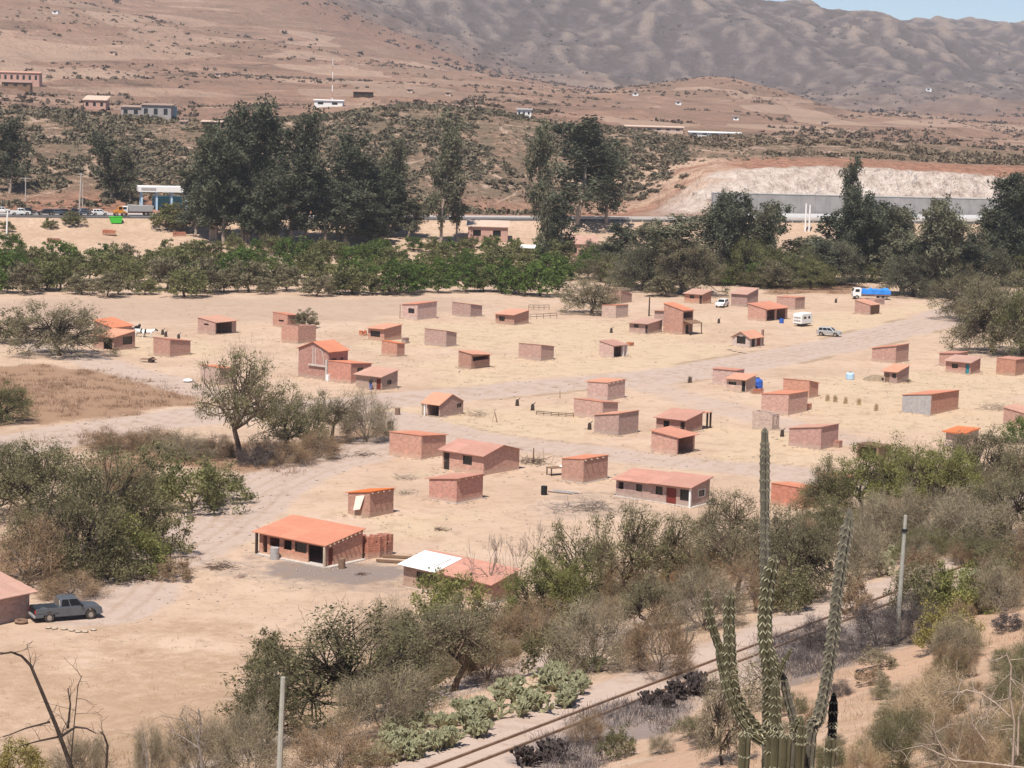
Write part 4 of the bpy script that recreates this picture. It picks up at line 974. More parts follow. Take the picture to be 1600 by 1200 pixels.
def mixed_crown(name, g, tips, n_leaf, rad, size, n_tw, tl, tw, mat, flat=.75, aspect=.5):
    """leaves and fine twigs of one crown"""
    T = np.array([tuple(t) for t in tips]); k = len(T); rr = rad * g.uniform(.6, 1.3, k); tint = np.clip(g.normal(.5, .33, k), 0, 1)
    Vs, Qs, Ts = [], [], []; o = 0
    if n_leaf:
        idx = np.repeat(np.arange(k), n_leaf); d = g.normal(size=(len(idx), 3)); d /= np.linalg.norm(d, axis=1)[:, None]; d *= (g.uniform(0, 1, len(idx)) ** .5)[:, None]; d[:, 2] *= flat
        C = T[idx] + d * rr[idx][:, None]; C[:, 2] = np.maximum(C[:, 2], .05); V, Q = leaf_quads(g, C, size, .45, aspect)
        Vs.append(V); Qs.append(Q); Ts.append(np.repeat(np.clip(tint[idx] + g.normal(0, .15, len(idx)), 0, 1), 4)); o = len(V)
    if n_tw:
        idx = np.repeat(np.arange(k), n_tw); st = T[idx] + g.normal(0, .45, (len(idx), 3)) * rr[idx][:, None]; st[:, 2] = np.maximum(st[:, 2], .05)
        dd = T[idx] * np.array([.35, .35, .3]) + g.normal(0, .9, (len(idx), 3)); dd[:, 2] += .5
        V, Q = ribbons(g, st, dd, g.uniform(.5, 1.2, len(idx)) * tl, tw, 2, .35)
        Vs.append(V); Qs.append(Q + o); Ts.append(np.repeat(np.clip(tint[idx] + g.normal(0, .15, len(idx)), 0, 1), 6))
    return np_mesh(name, np.concatenate(Vs), np.concatenate(Qs), mat, {'tint': np.concatenate(Ts)})
# gum trees: tall, several leaf masses along rising limbs
for i in range(5):
    r = random.Random(100 + i); g = np.random.default_rng(100 + i); lines, tips = [], []
    H = 26; nst = r.choice((1, 2, 3))
    for s in range(nst):
        p = Vector((r.uniform(-.8, .8), r.uniform(-.8, .8), -.4)); d = Vector((r.uniform(-.12, .12), r.uniform(-.12, .12), 1)).normalized(); n = 13; pts = [p]; rr = [.42]
        hh = H * r.uniform(.8, 1)
        for k in range(n):
            d = (d + rv(r) * .09 + Vector((0, 0, .04))).normalized(); p = p + d * hh / n; pts.append(p); rr.append(.42 * (1 - k / n * .85))
            if k > 1:
                for b in range(3):
                    a = r.uniform(0, 6.28); bl = r.uniform(2.2, 5.2) * (1.05 - .5 * k / n); e = p + Vector((math.cos(a) * bl, math.sin(a) * bl, r.uniform(.2, 2.6))); m_ = (p + e) / 2 + Vector((0, 0, -.4))
                    lines.append(([p, m_, e], [rr[-1] * .4, .09, .04])); tips += [e, (m_ + e) / 2 + rv(r) * .8, e + rv(r) * 1.6, p + rv(r) * 1.4]
        lines.append((pts, rr)); tips.append(p)
    cr = mixed_crown('crown', g, tips, 44, 1.5, .36, 0, 1, 1, LM['euc'], 1.1, .45)
    reg('gum', wood_mesh('trunk', lines, M['bark_pale'], 6), cr)
# domed low trees of the green belt
for i in range(7):
    g = np.random.default_rng(200 + i); lines, cl = dome_tree(200 + i, 5, 6.2, 1.1, 90, 1.0, .16, 6, .3, .4, -.1)
    reg('belt', wood_mesh('trunk', lines, M['bark'], 5, .035), mixed_crown('crown', g, cl, 36, .72, .17, 8, .5, .012, LM['green'], .6, .55))
# foreground thorn trees: crooked dark limbs, fine leaf
for i in range(7):
    g = np.random.default_rng(300 + i); lines, cl = dome_tree(320 + i, 4.2, 5.6, .75, 150, .8, .14, 7, .24, .5, -.12, .20)
    reg('thorn', wood_mesh('trunk', lines, M['bark_dark'], 5, .012), mixed_crown('crown', g, cl, 58, .52, .058, 34, .42, .0085, LM['fore'], .8, .5))
# airy crooked trees with see-through crowns
for i in range(4):
    g = np.random.default_rng(350 + i); lines, cl = dome_tree(350 + i, 5.0, 5.6, 1.9, 110, 1.5, .17, 6, .3, .7, .0, .26)
    reg('airy', wood_mesh('trunk', lines, M['bark'], 5, .01), mixed_crown('crown', g, cl, 44, .55, .06, 30, .5, .0085, LM['fore'], .6, .5))
# bare twiggy bushes
for i in range(6):
    g = np.random.default_rng(400 + i); lines, cl = dome_tree(400 + i, 2.2, 3.4, .3, 80, .1, .05, 10, .3, .1, -.02, .14)
    reg('twig', wood_mesh('stems', lines, M['bark_grey'], 4, .012), mixed_crown('twigs', g, cl, 0, .42, .05, 85, .42, .0065, LM['gtwig']))
# leafy low bushes (no visible trunk)
for i in range(5):
    g = np.random.default_rng(500 + i); lines, cl = dome_tree(500 + i, 2.0, 3.0, .25, 70, .1, .05, 8, .3, .1, -.02, .14)
    reg('bush', wood_mesh('stems', lines, M['bark_grey'], 4, .02), mixed_crown('leaves', g, cl, 60, .36, .058, 20, .3, .007, LM['fore'], .85))
# leafless trees
for i in range(3):
    r = random.Random(600 + i)
    lines, tips = skeleton(r, 1.6, 4, 1.6, 4, .10, (r.uniform(-.5, .5), 0), .5, .75, .22)
    reg('bare', wood_mesh('trunk', lines, M['bark_grey'], 5), None)
# prickly pears
def pear(seed, mat):
    r = random.Random(seed); mb = MB(); pads = [(Vector((r.uniform(-.5, .5), r.uniform(-.5, .5), -.05)), Vector((r.uniform(-.3, .3), r.uniform(-.3, .3), 1)).normalized(), 0) for _ in range(5)]
    while pads:
        p, d, lv = pads.pop(); L = r.uniform(.30, .42); w = L * .36; nrm = rv(r); nrm = (nrm - d * nrm.dot(d)).normalized(); sd = d.cross(nrm); o = len(mb.v); n = 9
        for t_ in (-.022, .022):
            for k in range(n):
                a = 2 * math.pi * k / n; mb.v.append(tuple(p + d * (L / 2 + L / 2 * math.cos(a)) + sd * w * math.sin(a) * (1 + .15 * math.cos(a)) + nrm * t_))
        mb.f += [tuple(o + k for k in range(n))[::-1], tuple(o + n + k for k in range(n))] + [(o + k, o + (k + 1) % n, o + n + (k + 1) % n, o + n + k) for k in range(n)]; mb.m += [0] * (n + 2)
        if lv < 3:
            for _ in range(r.choice((1, 2, 2, 3)) if lv else 3):
                a = r.uniform(-1.0, 1.0); q_ = p + d * (L / 2 + L / 2 * math.cos(a)) + sd * w * math.sin(a); pads.append((q_, (d * .8 + sd * math.sin(a) * .9 + rv(r) * .45 + Vector((0, 0, .15))).normalized(), lv + 1))
    return mb.mesh('prickly_pear', mat)
M['pear'] = simple('pear', (.24, .235, .135), .55, .3, 5, spec=.4); M['pear_burnt'] = simple('pear_burnt', (.06, .046, .042), .9, .5, 5)
PEARS = [pear(700 + i, M['pear']) for i in range(4)]
# ------------------------------------------------------------------ placing plants
def pick(kind, i=None): 
    L = PROTO[kind]; return L[(i if i is not None else rng.randrange(len(L))) % len(L)]
def set_mat(o, m, slot=0):
    o.material_slots[slot].link = 'OBJECT'; o.material_slots[slot].material = m
PNAMES = {'gum': 'gum_tree', 'belt': 'domed_tree', 'thorn': 'thorn_tree', 'airy': 'airy_tree', 'twig': 'bare_bush', 'bush': 'leafy_bush', 'bare': 'leafless_tree'}
def plant(kind, px, py, top, wpx, label, group, leaf=None, bark=None, i=None, at=None, name=None, cat=None, rz=None):
    H, W, wood, cr = pick(kind, i)
    p = at or P(px, py); m = p.y / F; h = (py - top) * m; w_ = wpx * m; sc = (w_ / W, w_ / W, h / H)
    t = thing(name or PNAMES[kind], label, cat or ('tree' if kind in ('gum', 'belt', 'thorn', 'bare', 'airy') else 'bush'), p, rz if rz is not None else rng.uniform(0, 6.28), group, sc)
    a = link('trunk' if kind in ('gum', 'belt', 'thorn', 'airy') else 'stems', wood, t)
    if kind == 'bare': a.name = 'trunk'
    if bark: set_mat(a, M[bark])
    if cr:
        b = link('crown' if kind in ('gum', 'belt', 'thorn', 'airy') else ('twigs' if kind == 'twig' else 'leaves'), cr, t)
        if leaf: set_mat(b, LM[leaf])
    return t
# gum trees in the belt behind the settlement
GL = 'tall dark gum trees behind the green belt'
LABL = 'dark grey-green gum tree in the dense clump right of the filling station'
for px, py, top, w_ in ((332, 375, 205, 95), (385, 378, 185, 95), (432, 380, 166, 105), (482, 378, 180, 95), (524, 374, 212, 85), (562, 372, 250, 85), (600, 368, 270, 62), (303, 366, 262, 60), (410, 384, 270, 85), (455, 384, 260, 80), (345, 380, 270, 80), (505, 384, 270, 80), (545, 384, 290, 80), (580, 380, 320, 60)):
    plant('gum', px, py, top, w_, LABL, GL, 'euc')
for px, py, top, w_, lab, lf in ((616, 366, 225, 58, 'thin gum tree standing just right of the dense clump, top bent over', 'euc2'), (686, 380, 188, 66, 'tall gum tree with pale upper limbs above the gap with the pink walls', 'euc2'), (714, 376, 240, 40, 'slimmer dark gum tree touching the tall one above the pink walls', 'euc'),
        (850, 412, 198, 64, 'tall thin gum tree with long bare limbs left of the broad centre crown', 'euc2'), (902, 348, 190, 112, 'broad tall dark gum tree standing highest right of centre', 'euc'), (948, 350, 225, 75, 'lower right neighbour of the broad tall gum tree', 'euc'), (872, 420, 308, 64, 'short dark gum tree with a thick trunk beside the white roofed shelter', 'euc'),
        (1330, 400, 250, 44, 'thin gum tree with a small lone tuft of crown against the white cutting', 'euc'), (175, 312, 212, 62, 'dark gum tree left of the filling station canopy', 'euc'), (205, 318, 232, 55, 'shorter gum tree between the poles and the canopy', 'euc2'), (14, 300, 192, 60, 'dark gum tree on the far left edge below the slope', 'euc'), (640, 372, 312, 55, 'pale bushy gum tree between the clump and the tall gum', 'euc2')):
    plant('gum', px, py, top, w_, lab, None, lf)
GR = 'gum trees of the right-hand belt'
for px, py, top, w_, lf in ((1010, 452, 348, 75, 'euc2'), (1062, 458, 342, 120, 'euc2'), (965, 424, 352, 70, 'euc'), (1105, 440, 335, 80, 'euc2'), (1150, 444, 308, 85, 'euc'), (1192, 430, 320, 70, 'euc'), (1245, 432, 372, 95, 'euc2'), (1300, 440, 330, 100, 'euc'), (1345, 440, 315, 80, 'euc'), (1385, 430, 320, 90, 'euc'), (1412, 460, 362, 85, 'euc2'), (1465, 464, 318, 92, 'euc2'), (1438, 462, 380, 80, 'euc'), (1500, 448, 372, 80, 'euc'), (1545, 440, 330, 60, 'euc2'), (1585, 446, 278, 85, 'euc'), (1612, 440, 290, 80, 'euc'), (930, 420, 378, 60, 'euc2'), (1285, 445, 380, 80, 'euc'), (1220, 440, 390, 70, 'euc'), (1125, 445, 312, 55, 'euc'), (1178, 440, 322, 60, 'euc2'), (1318, 442, 300, 60, 'euc'), (1365, 440, 318, 60, 'euc'), (1400, 440, 330, 60, 'euc2')):
    plant('gum', px, py, top, w_, 'dark leafy gum tree crowded into the belt behind the right half of the village', GR, lf)
for px, py, top, w_, lf in ((1000, 455, 382, 85, 'euc2'), (1075, 462, 376, 100, 'grey'), (1165, 446, 372, 90, 'olive'), (1230, 446, 388, 95, 'olive'), (1300, 446, 378, 100, 'euc2'), (1360, 440, 382, 90, 'olive'), (1425, 464, 392, 95, 'euc2'), (1480, 464, 398, 85, 'grey'), (1540, 446, 382, 95, 'euc2'), (1600, 448, 388, 100, 'olive'), (940, 440, 398, 70, 'grey'), (1120, 442, 386, 80, 'grey'), (1265, 450, 405, 80, 'olive'), (1200, 450, 408, 80, 'grey')):
    plant('thorn', px, py, top, w_, 'broad grey-green tree filling the belt behind the right half of the village', 'broad trees of the right-hand belt', lf, name='broad_tree')
# the low green belt, three ranks deep
rb = random.Random(31)
for rank, (py0, h0, xs) in enumerate(((396, 25, range(-10, 860, 34)), (420, 38, range(-20, 960, 36)), (440, 44, range(0, 960, 34)), (459, 44, range(-6, 900, 33)))):
    for x in xs:
        px = x + rb.uniform(-10, 10); py = py0 + rb.uniform(-6, 6); h = h0 * rb.uniform(.75, 1.25)
        if rank == 0 and 60 < px < 345: continue
        if rank == 3 and rb.random() < .3: h *= .7
        if px > 880 and py > 445: continue
        u_ = rb.random()
        if (350 < px < 500 and rank < 2) or (600 < px < 850) or px < 25: lf = 'green' if u_ < .72 else 'olive'
        elif rank == 3: lf = 'grey' if u_ < .6 else 'olive'
        else: lf = ('olive' if u_ < .5 else 'green' if u_ < .72 else 'grey')
        lab = {'green': 'fresh green domed tree in the low belt along the far side of the village', 'olive': 'olive domed tree in the low belt along the far side of the village', 'grey': 'greyish thin-leaved tree in the low belt along the far side of the village'}[lf]
        plant('belt', px, py, py - h, h * rb.uniform(1.05, 1.5), lab, lf + ' trees of the low belt', lf)
for k in range(30):
    px = rb.uniform(940, 1500); py = rb.uniform(420, 452); h = rb.uniform(24, 46); lf = rb.choice(('grey', 'olive', 'grey', 'green'))
    if 1320 < px < 1400 and py > 430: continue
    plant('belt', px, py, py - h, h * rb.uniform(1.1, 1.6), 'low scrubby tree at the feet of the right-hand gum trees', 'scrubby trees below the right-hand gum trees', lf)
for px, py, top, w_, lf, lab in ((1505, 500, 428, 95, 'grey', 'rounded grey-green tree at the left of the big right-edge thicket'), (1552, 552, 432, 135, 'grey', 'largest domed tree of the thicket at the right edge'), (1600, 556, 450, 120, 'olive', 'domed tree cut by the right edge of the thicket'), (1540, 505, 440, 100, 'grey', 'domed tree at the back of the right-edge thicket'),
        (93, 556, 474, 140, 'grey', 'lone round tree with a dark trunk beside the salmon-roofed house'), (20, 535, 485, 70, 'grey', 'thin grey tree behind the lone round tree at the left edge'), (476, 512, 483, 37, 'grey', 'little round tree beside the slit-window house'), (925, 490, 436, 92, 'grey', 'round grey tree at the edge of the village beside two block houses'), (1035, 463, 430, 50, 'grey', 'pale-trunked thin tree left of the house by the white car'),
        (265, 358, 318, 62, 'olive', 'round olive tree below the filling station canopy'), (283, 362, 325, 40, 'grey', 'smaller tree beside the olive one below the canopy'), (114, 352, 331, 32, 'olive', 'small flat-topped tree on the highway bank'), (78, 358, 340, 22, 'olive', 'leaning small tree on the highway bank'), (10, 362, 346, 22, 'olive', 'dark shrub beside the white pole at the left of the bank'), (5, 660, 598, 90, 'olive', 'rounded bush cut by the left edge above the dirt road')):
    plant('thorn' if w_ > 80 else 'belt', px, py, top, w_, lab, None, lf, name='domed_tree')
# trees and bushes around the middle-left
for kind, px, py, top, w_, lf, lab in (
        ('airy', 378, 722, 545, 130, 'fore', 'tall crooked tree with bare lower limbs beside the track'), ('thorn', 455, 706, 612, 105, 'fore', 'broad bushy tree right of the tall crooked tree'), ('airy', 515, 690, 612, 85, 'grey', 'thin grey tree between the broad tree and the leafless one'),
        ('twig', 572, 690, 612, 85, None, 'leafless grey tree with upright twigs beside the black drum'), ('twig', 440, 724, 686, 95, 'brown', 'brown dry bush under the broad tree'), ('twig', 500, 716, 672, 80, 'brown', 'small brown bush at the foot of the thin grey tree'), ('twig', 400, 728, 690, 60, 'dtwig', 'dark bush at the foot of the tall crooked tree'),
        ('thorn', 50, 812, 692, 185, 'fore', 'large olive tree at the left edge of the roadside thicket'), ('thorn', 168, 862, 706, 180, 'fore', 'large dense tree in the middle of the roadside thicket'), ('thorn', 110, 905, 752, 170, 'fore', 'dark tree at the front of the roadside thicket'), ('twig', 45, 915, 800, 150, 'brown', 'brown twiggy bush at the left front of the roadside thicket'), ('bush', 205, 892, 800, 130, 'foreg', 'bright olive bush at the right front of the roadside thicket'),
        ('bush', 235, 770, 690, 95, 'fore', 'leafy bush behind the roadside thicket'), ('bush', 300, 798, 718, 125, 'olive', 'wide yellowish-olive bush at the bend of the track'), ('bush', 348, 785, 722, 80, 'olive', 'end bush at the tip of the thicket by the track'), ('thorn', 10, 770, 690, 110, 'fore', 'olive tree cut by the left edge behind the thicket'), ('bush', 255, 868, 786, 85, 'fore', 'bush above the small forked stick'), ('twig', 290, 716, 672, 95, 'gtwig', 'grey-brown twiggy bush between the thicket and the crooked tree'), ('twig', 340, 712, 680, 70, 'brown', 'small brown bush left of the crooked tree'), ('twig', 190, 790, 720, 90, 'brown', 'brown bush showing through the thicket'),
        ('twig', 110, 930, 893, 110, 'brown', 'dry brown bush behind the pickup truck'), ('bush', 270, 905, 872, 60, 'brown', 'low weed clump at the edge of the roadside thicket'), ('twig', 230, 700, 668, 90, 'brown', 'low brown bush on the weedy bank by the road'), ('twig', 175, 705, 670, 80, 'brown', 'low brown bush beside the dirt road bend'),
        ('bush', 170, 905, 830, 100, 'fore', 'shaded bush at the foot of the roadside thicket')):
    plant(kind, px, py, top, w_, lab, None, lf)
# the scrub between the village and the railway
FOR = [('thorn', 535, 1128, 948, 300, 'dark', 'big dark spreading tree at the bottom centre-left'), ('thorn', 415, 1170, 1045, 120, 'dark', 'dark grey tree left of the big spreading tree'), ('twig', 600, 1150, 1040, 150, 'gtwig', 'twiggy bush under the big spreading tree'), ('thorn', 655, 1065, 945, 140, 'grey', 'grey thorn tree above the big spreading tree'),
 ('twig', 600, 1010, 935, 85, 'gtwig', 'mauve-grey bush left of the white-roofed house corner'), ('airy', 705, 1080, 935, 160, 'grey', 'thin thorn tree with many bare stems beside the trail'), ('bush', 700, 965, 893, 105, 'foreg', 'bright green bush in front of the white and orange roof'), ('thorn', 765, 1025, 935, 130, 'grey', 'grey-olive thorn tree below the white and orange roof'),
 ('thorn', 850, 990, 868, 140, 'foreg', 'greenish thorn tree in the middle of the scrub'), ('thorn', 905, 962, 815, 125, 'fore', 'olive thorn tree behind the greenish one'), ('airy', 985, 955, 783, 125, 'fore', 'tallest thorn tree with a dark upright trunk below the long house'), ('airy', 1050, 935, 800, 105, 'fore', 'thorn tree leaning right beside the tallest one'),
 ('airy', 1135, 885, 766, 130, 'grey', 'thorn tree with forked pale limbs right of the long house'), ('airy', 1150, 938, 805, 120, 'grey', 'grey thorn tree left of the tall cactus'), ('thorn', 1250, 938, 810, 140, 'grey', 'wide grey thorn tree right of the tall cactus'), ('thorn', 1212, 905, 790, 100, 'grey', 'thorn tree just behind the tall cactus'),
 ('thorn', 1300, 892, 780, 120, 'fore', 'olive thorn tree below the bright red block'), ('thorn', 1292, 806, 715, 100, 'fore', 'olive tree beside the corner of the half hidden house'), ('thorn', 1352, 800, 694, 135, 'foreg', 'bright green tree beside the dark shed'), ('thorn', 1412, 792, 690, 130, 'foreg', 'bright green tree right of the dark shed'), ('thorn', 1470, 796, 695, 120, 'foreg', 'green tree below the thick-eaved house'),
 ('thorn', 1535, 768, 672, 125, 'grey', 'grey tree at the right edge of the green tree row'), ('thorn', 1595, 790, 690, 110, 'grey', 'grey tree cut by the right edge below the pinkish house'), ('bush', 1590, 692, 652, 55, 'green', 'dark green bush at the right edge of the village'),
 ('twig', 1382, 865, 765, 125, 'gtwig', 'grey bush below the bright green trees'), ('twig', 1450, 855, 765, 125, 'gtwig', 'mauve-grey bush left of the utility pole top'), ('twig', 1520, 860, 770, 130, 'gtwig', 'mauve-grey bush right of the utility pole top'), ('thorn', 1575, 840, 745, 115, 'grey', 'grey thorn tree high on the right edge of the scrub'), ('twig', 1340, 905, 815, 90, 'gtwig', 'grey bush left of the leaning cactus stem'),
 ('twig', 1100, 985, 888, 120, 'gtwig', 'grey-green bush left of the branching cactus'), ('thorn', 1015, 985, 895, 100, 'grey', 'grey-olive bush above the trail'), ('twig', 930, 1045, 930, 155, 'gtwig', 'mauve leafless bush above the railway'), ('twig', 1030, 1050, 952, 125, 'brown', 'brownish leafless bush beside the small candelabra cactus'), ('bush', 860, 1050, 975, 90, 'fore', 'olive bush between trail and prickly pears'),
 ('twig', 1180, 955, 865, 85, 'brown', 'brown bush behind the branching cactus'), ('bush', 1235, 955, 872, 85, 'fore', 'olive bush right of the branching cactus'), ('bush', 1440, 965, 880, 90, 'fore', 'olive bush right of the utility pole'), ('bush', 1500, 962, 878, 95, 'foreg', 'yellow-green bush right of the utility pole'), ('bush', 1482, 1018, 932, 90, 'yel', 'yellow-leaved bush on the right bank'), ('twig', 1560, 955, 875, 100, 'gtwig', 'grey bush above the bend of the red trail'),
 ('bush', 1335, 962, 900, 55, 'brown', 'low brown bush behind the leaning cactus stem'), ('thorn', 1130, 1195, 1045, 80, 'gtwig', 'small tree with two thin reddish stems beside the cactus'), ('twig', 1370, 1010, 938, 95, 'dtwig', 'burnt dark twiggy bush left of the utility pole foot'), ('twig', 1285, 1012, 962, 85, 'dtwig', 'burnt low bush between the cactus stems'), ('twig', 1430, 1005, 930, 70, 'dtwig', 'burnt bush right of the utility pole foot'),
 ('twig', 985, 945, 870, 80, 'brown', 'brown undergrowth bush beneath the tallest thorn tree'), ('twig', 830, 1010, 930, 110, 'brown', 'reddish-brown bush under the greenish thorn tree'), ('twig', 1080, 915, 850, 85, 'orange', 'orange-brown dry bush behind the trail'), ('twig', 760, 1065, 985, 110, 'brown', 'brown bush at the foot of the stemmy thorn tree'), ('bush', 430, 1070, 985, 90, 'fore', 'olive bush at the left shoulder of the big spreading tree'),
 ('twig', 915, 1160, 1110, 60, 'brown', 'small rusty bush across the rails'), ('bush', 965, 1185, 1130, 55, 'fore', 'small olive bush beside the burnt ground'), ('twig', 310, 1215, 1110, 100, 'gtwig', 'pale dry bush at the bottom left'), ('twig', 235, 1230, 1125, 70, 'gtwig', 'small pale dry bush right of the dead tree'), ('bush', 28, 1215, 1155, 80, 'yel', 'yellow-green bush in the bottom left corner'), ('twig', 390, 1225, 1100, 130, 'gtwig', 'grey bush left of the lower utility pole'), ('twig', 520, 1225, 1125, 150, 'brown', 'brown bush at the bottom edge right of the lower pole'),
 ('twig', 130, 1225, 1140, 90, 'gtwig', 'grey bush at the foot of the dead tree'), ('twig', 1640, 900, 820, 120, 'brown', 'brown bush cut by the right edge above the red trail')]
for kind, px, py, top, w_, lf, lab in FOR: plant(kind, px, py, top, w_, lab, None, lf)
rs = random.Random(77)
FILL = []
for k in range(200):      # small fillers of the slope, told apart by nothing
    px = rs.uniform(560, 1600); tt = (px - 700) / 720
    py = rs.uniform(0, 1)
    c0 = 1030 - (px - 700) * .30; py = c0 - 45 + py * 90
    p = P(px, py); q_ = float(q_of(p.x, p.y))
    if not (15 < q_ < 46): continue
    h = rs.uniform(22, 46); FILL.append(1); lf = rs.choice(('gtwig', 'brown', 'gtwig', 'brown', 'fore', 'grey'))
    plant('bush' if lf in ('fore', 'grey') else 'twig', px, py, py - h, h * rs.uniform(1.2, 1.9), {'gtwig': 'low grey leafless bush among the trees of the scrub slope', 'brown': 'low brown leafless bush among the trees of the scrub slope', 'fore': 'low olive bush among the trees of the scrub slope', 'grey': 'low olive bush among the trees of the scrub slope'}[lf], 'low bushes of the scrub slope', lf, at=p)
for k in range(46):      # right bank above the railway
    px = rs.uniform(1300, 1630); py = rs.uniform(985, 1225)
    p = P(px, py); q_ = float(q_of(p.x, p.y))
    if q_ > -5 or (px < 1420 and q_ > -17): continue
    h = rs.uniform(35, 95) * (py / 1150) ** 2
    if py < 1090 and px < 1480: h *= .45
    plant('twig', px, py, py - h, h * rs.uniform(1.0, 1.6), 'bare grey bush on the bank at the lower right', 'bare bushes of the lower right bank', rs.choice(('gtwig', 'gtwig', 'brown', 'fore', 'straw')), at=p, bark='bark_pale')
for k in range(90):
    px = rs.uniform(1000, 1620); py = rs.uniform(960, 1215); p = P(px, py); q_ = float(q_of(p.x, p.y))
    if q_ > -6.5 or (rs.random() < .55 and -15 < q_ < -10): continue
    h = rs.uniform(16, 40)
    plant(rs.choice(('twig', 'twig', 'bush')), px, py, py - h, h * rs.uniform(1.2, 2.1), 'small dry bush dotted over the red bank below the railway', 'small dry bushes of the red bank', rs.choice(('gtwig', 'brown', 'fore', 'dtwig', 'gtwig')), at=p)
for k in range(40):
    px = rs.uniform(1400, 1620); py = rs.uniform(850, 990); p = P(px, py); q_ = float(q_of(p.x, p.y))
    if (-4 < q_ < 4 and px < 1425) or (q_ < -7 and rs.random() < .5): continue
    h = rs.uniform(25, 55)
    plant(rs.choice(('twig', 'twig', 'bush')), px, py, py - h, h * rs.uniform(1.1, 1.7), 'scrubby bush on the bank beside the end of the railway', 'scrub beside the end of the railway', rs.choice(('gtwig', 'brown', 'fore')), at=p)
# prickly pear patches
for px, py, h, n, sx, sy, lab, grp, mt_ in ((665, 1158, 46, 30, 85, 30, 'pale green prickly pear in the patch at the bottom centre', 'prickly pears at the bottom centre', None), (835, 1098, 46, 32, 100, 26, 'pale green prickly pear in the patch above the rails', 'prickly pears above the rails', None), (590, 1192, 50, 4, 40, 12, 'prickly pear at the bottom edge left of the patch', 'prickly pears at the bottom edge', None), (1232, 938, 36, 7, 34, 10, 'prickly pear behind the branching cactus', 'prickly pears behind the branching cactus', None), (1385, 888, 36, 7, 34, 12, 'prickly pear beside the utility pole', 'prickly pears beside the utility pole', None), (1540, 905, 40, 5, 45, 18, 'prickly pear on the right bank above the red trail', 'prickly pears on the right bank', None),
        (1062, 1092, 50, 6, 36, 10, 'charred black prickly pear beside the rails', 'charred prickly pears beside the rails', 'pear_burnt'), (835, 1196, 55, 4, 45, 10, 'charred black prickly pear at the bottom edge', 'charred prickly pears at the bottom edge', 'pear_burnt'), (1010, 1105, 40, 3, 30, 8, 'singed dark prickly pear left of the charred one', 'singed prickly pears by the rails', 'pear_burnt')):
    for k in range(n):
        x = px + rs.uniform(-1, 1) * sx; y = py + rs.uniform(-1, 1) * sy - (x - px) * .33; p = P(x, y)
        s_ = h * p.y / F / 1.35 * rs.uniform(.55, .95) * (.7 if mt_ else .85)
        o = link('prickly_pear', PEARS[rs.randrange(4)], None, p, rs.uniform(0, 6.28), (s_,) * 3)
        tag(o, lab, 'cactus', grp)
        if mt_: set_mat(o, M[mt_])
# ------------------------------------------------------------------ columnar cacti
M['cactus'] = simple('cactus', (.095, .082, .046), .6, .3, 5, spec=.3); M['spine'] = simple('spine', (.45, .41, .27), .8, .25, 9); M['cactus_grey'] = simple('cactus_grey', (.13, .115, .085), .75, .3, 5)
def cactus_stem(pts, rad, seed, mats, parent, name='stem', ribs=8, dens=.05, sp=.03):
    """a ribbed column with notched ribs and a tuft of pale spines at every notch"""
    r = random.Random(seed); pts = [Vector(p) for p in pts]
    # resample smoothly
    fine = []
    for i in range(len(pts) - 1):
        p0, p1, p2, p3 = pts[max(i - 1, 0)], pts[i], pts[i + 1], pts[min(i + 2, len(pts) - 1)]
        n = max(2, int((p2 - p1).length / dens))
        for k in range(n):
            t = k / n; fine.append(.5 * ((2 * p1) + (p2 - p0) * t + (2 * p0 - 5 * p1 + 4 * p2 - p3) * t * t + (3 * p1 - p0 - 3 * p2 + p3) * t ** 3))
    fine.append(pts[-1]); n = len(fine); mb = MB(); ms = MB(); up = None; k2 = ribs * 2; o = 0
    for i, p in enumerate(fine):
        d = (fine[min(i + 1, n - 1)] - fine[max(i - 1, 0)]).normalized()
        if up is None: up = d.orthogonal().normalized()
        else: up = (up - d * up.dot(d)).normalized()
        w = d.cross(up); f = i / (n - 1); rr = rad * (1 - .12 * f) * min(1, math.sqrt(max(0.02, (1 - f) * n / 4.0))) * (1 + .05 * math.sin(i * .31 + seed) + .03 * math.sin(i * .9 + seed * 2))
        for k in range(k2):
            a = 2 * math.pi * k / k2; crest = i % 2 == 0
            q_ = rr * ((1.12 if crest else 1.0) if k % 2 == 0 else .62); nrm = up * math.cos(a) + w * math.sin(a); v = p + nrm * q_; mb.v.append(tuple(v))
            if k % 2 == 0 and crest and f < .995:
                # a pale V of felt and spines straddling the rib
                tg = d.cross(nrm); c = v + nrm * .004; s_ = sp * r.uniform(.8, 1.2) * rr / .08
                for sg in (-1, 1):
                    e = p + nrm * q_ * .80 + tg * sg * rr * .30 + d * s_ * 1.15
                    ms.add([c - d * s_ * .42, e - d * s_ * .18, e + d * s_ * .22, c + d * s_ * .32 + nrm * .004], [(0, 1, 2, 3)])
                if r.random() < .5:
                    e = c + nrm * s_ * 1.6 + rv(r) * s_; ms.add([c - tg * .003, c + tg * .003, e], [(0, 1, 2)])
    for i in range(n - 1):
        for k in range(k2):
            kk = (k + 1) % k2; mb.f.append((i * k2 + k, i * k2 + kk, (i + 1) * k2 + kk, (i + 1) * k2 + k)); mb.m.append(0)
    mb.f.append(tuple((n - 1) * k2 + k for k in range(k2))); mb.m.append(0)
    s = mb.build(name, mats[0], parent); ms.build('spines', mats[1], s); return s
def cpts(d, pix): return [Vector(at_d(x, y, d + dd)) for x, y, dd in pix]
dC = 26.0
mA = (M['cactus'], M['spine']); M['spine_dull'] = simple('spine_dull', (.36, .31, .22), .85, .25, 9); mG = (M['cactus_grey'], M['spine_dull'])
def foot(px, py, d): 
    p = Vector(at_d(px, py, d)); p.z = float(gz(p.x, p.y)) - .3; return p
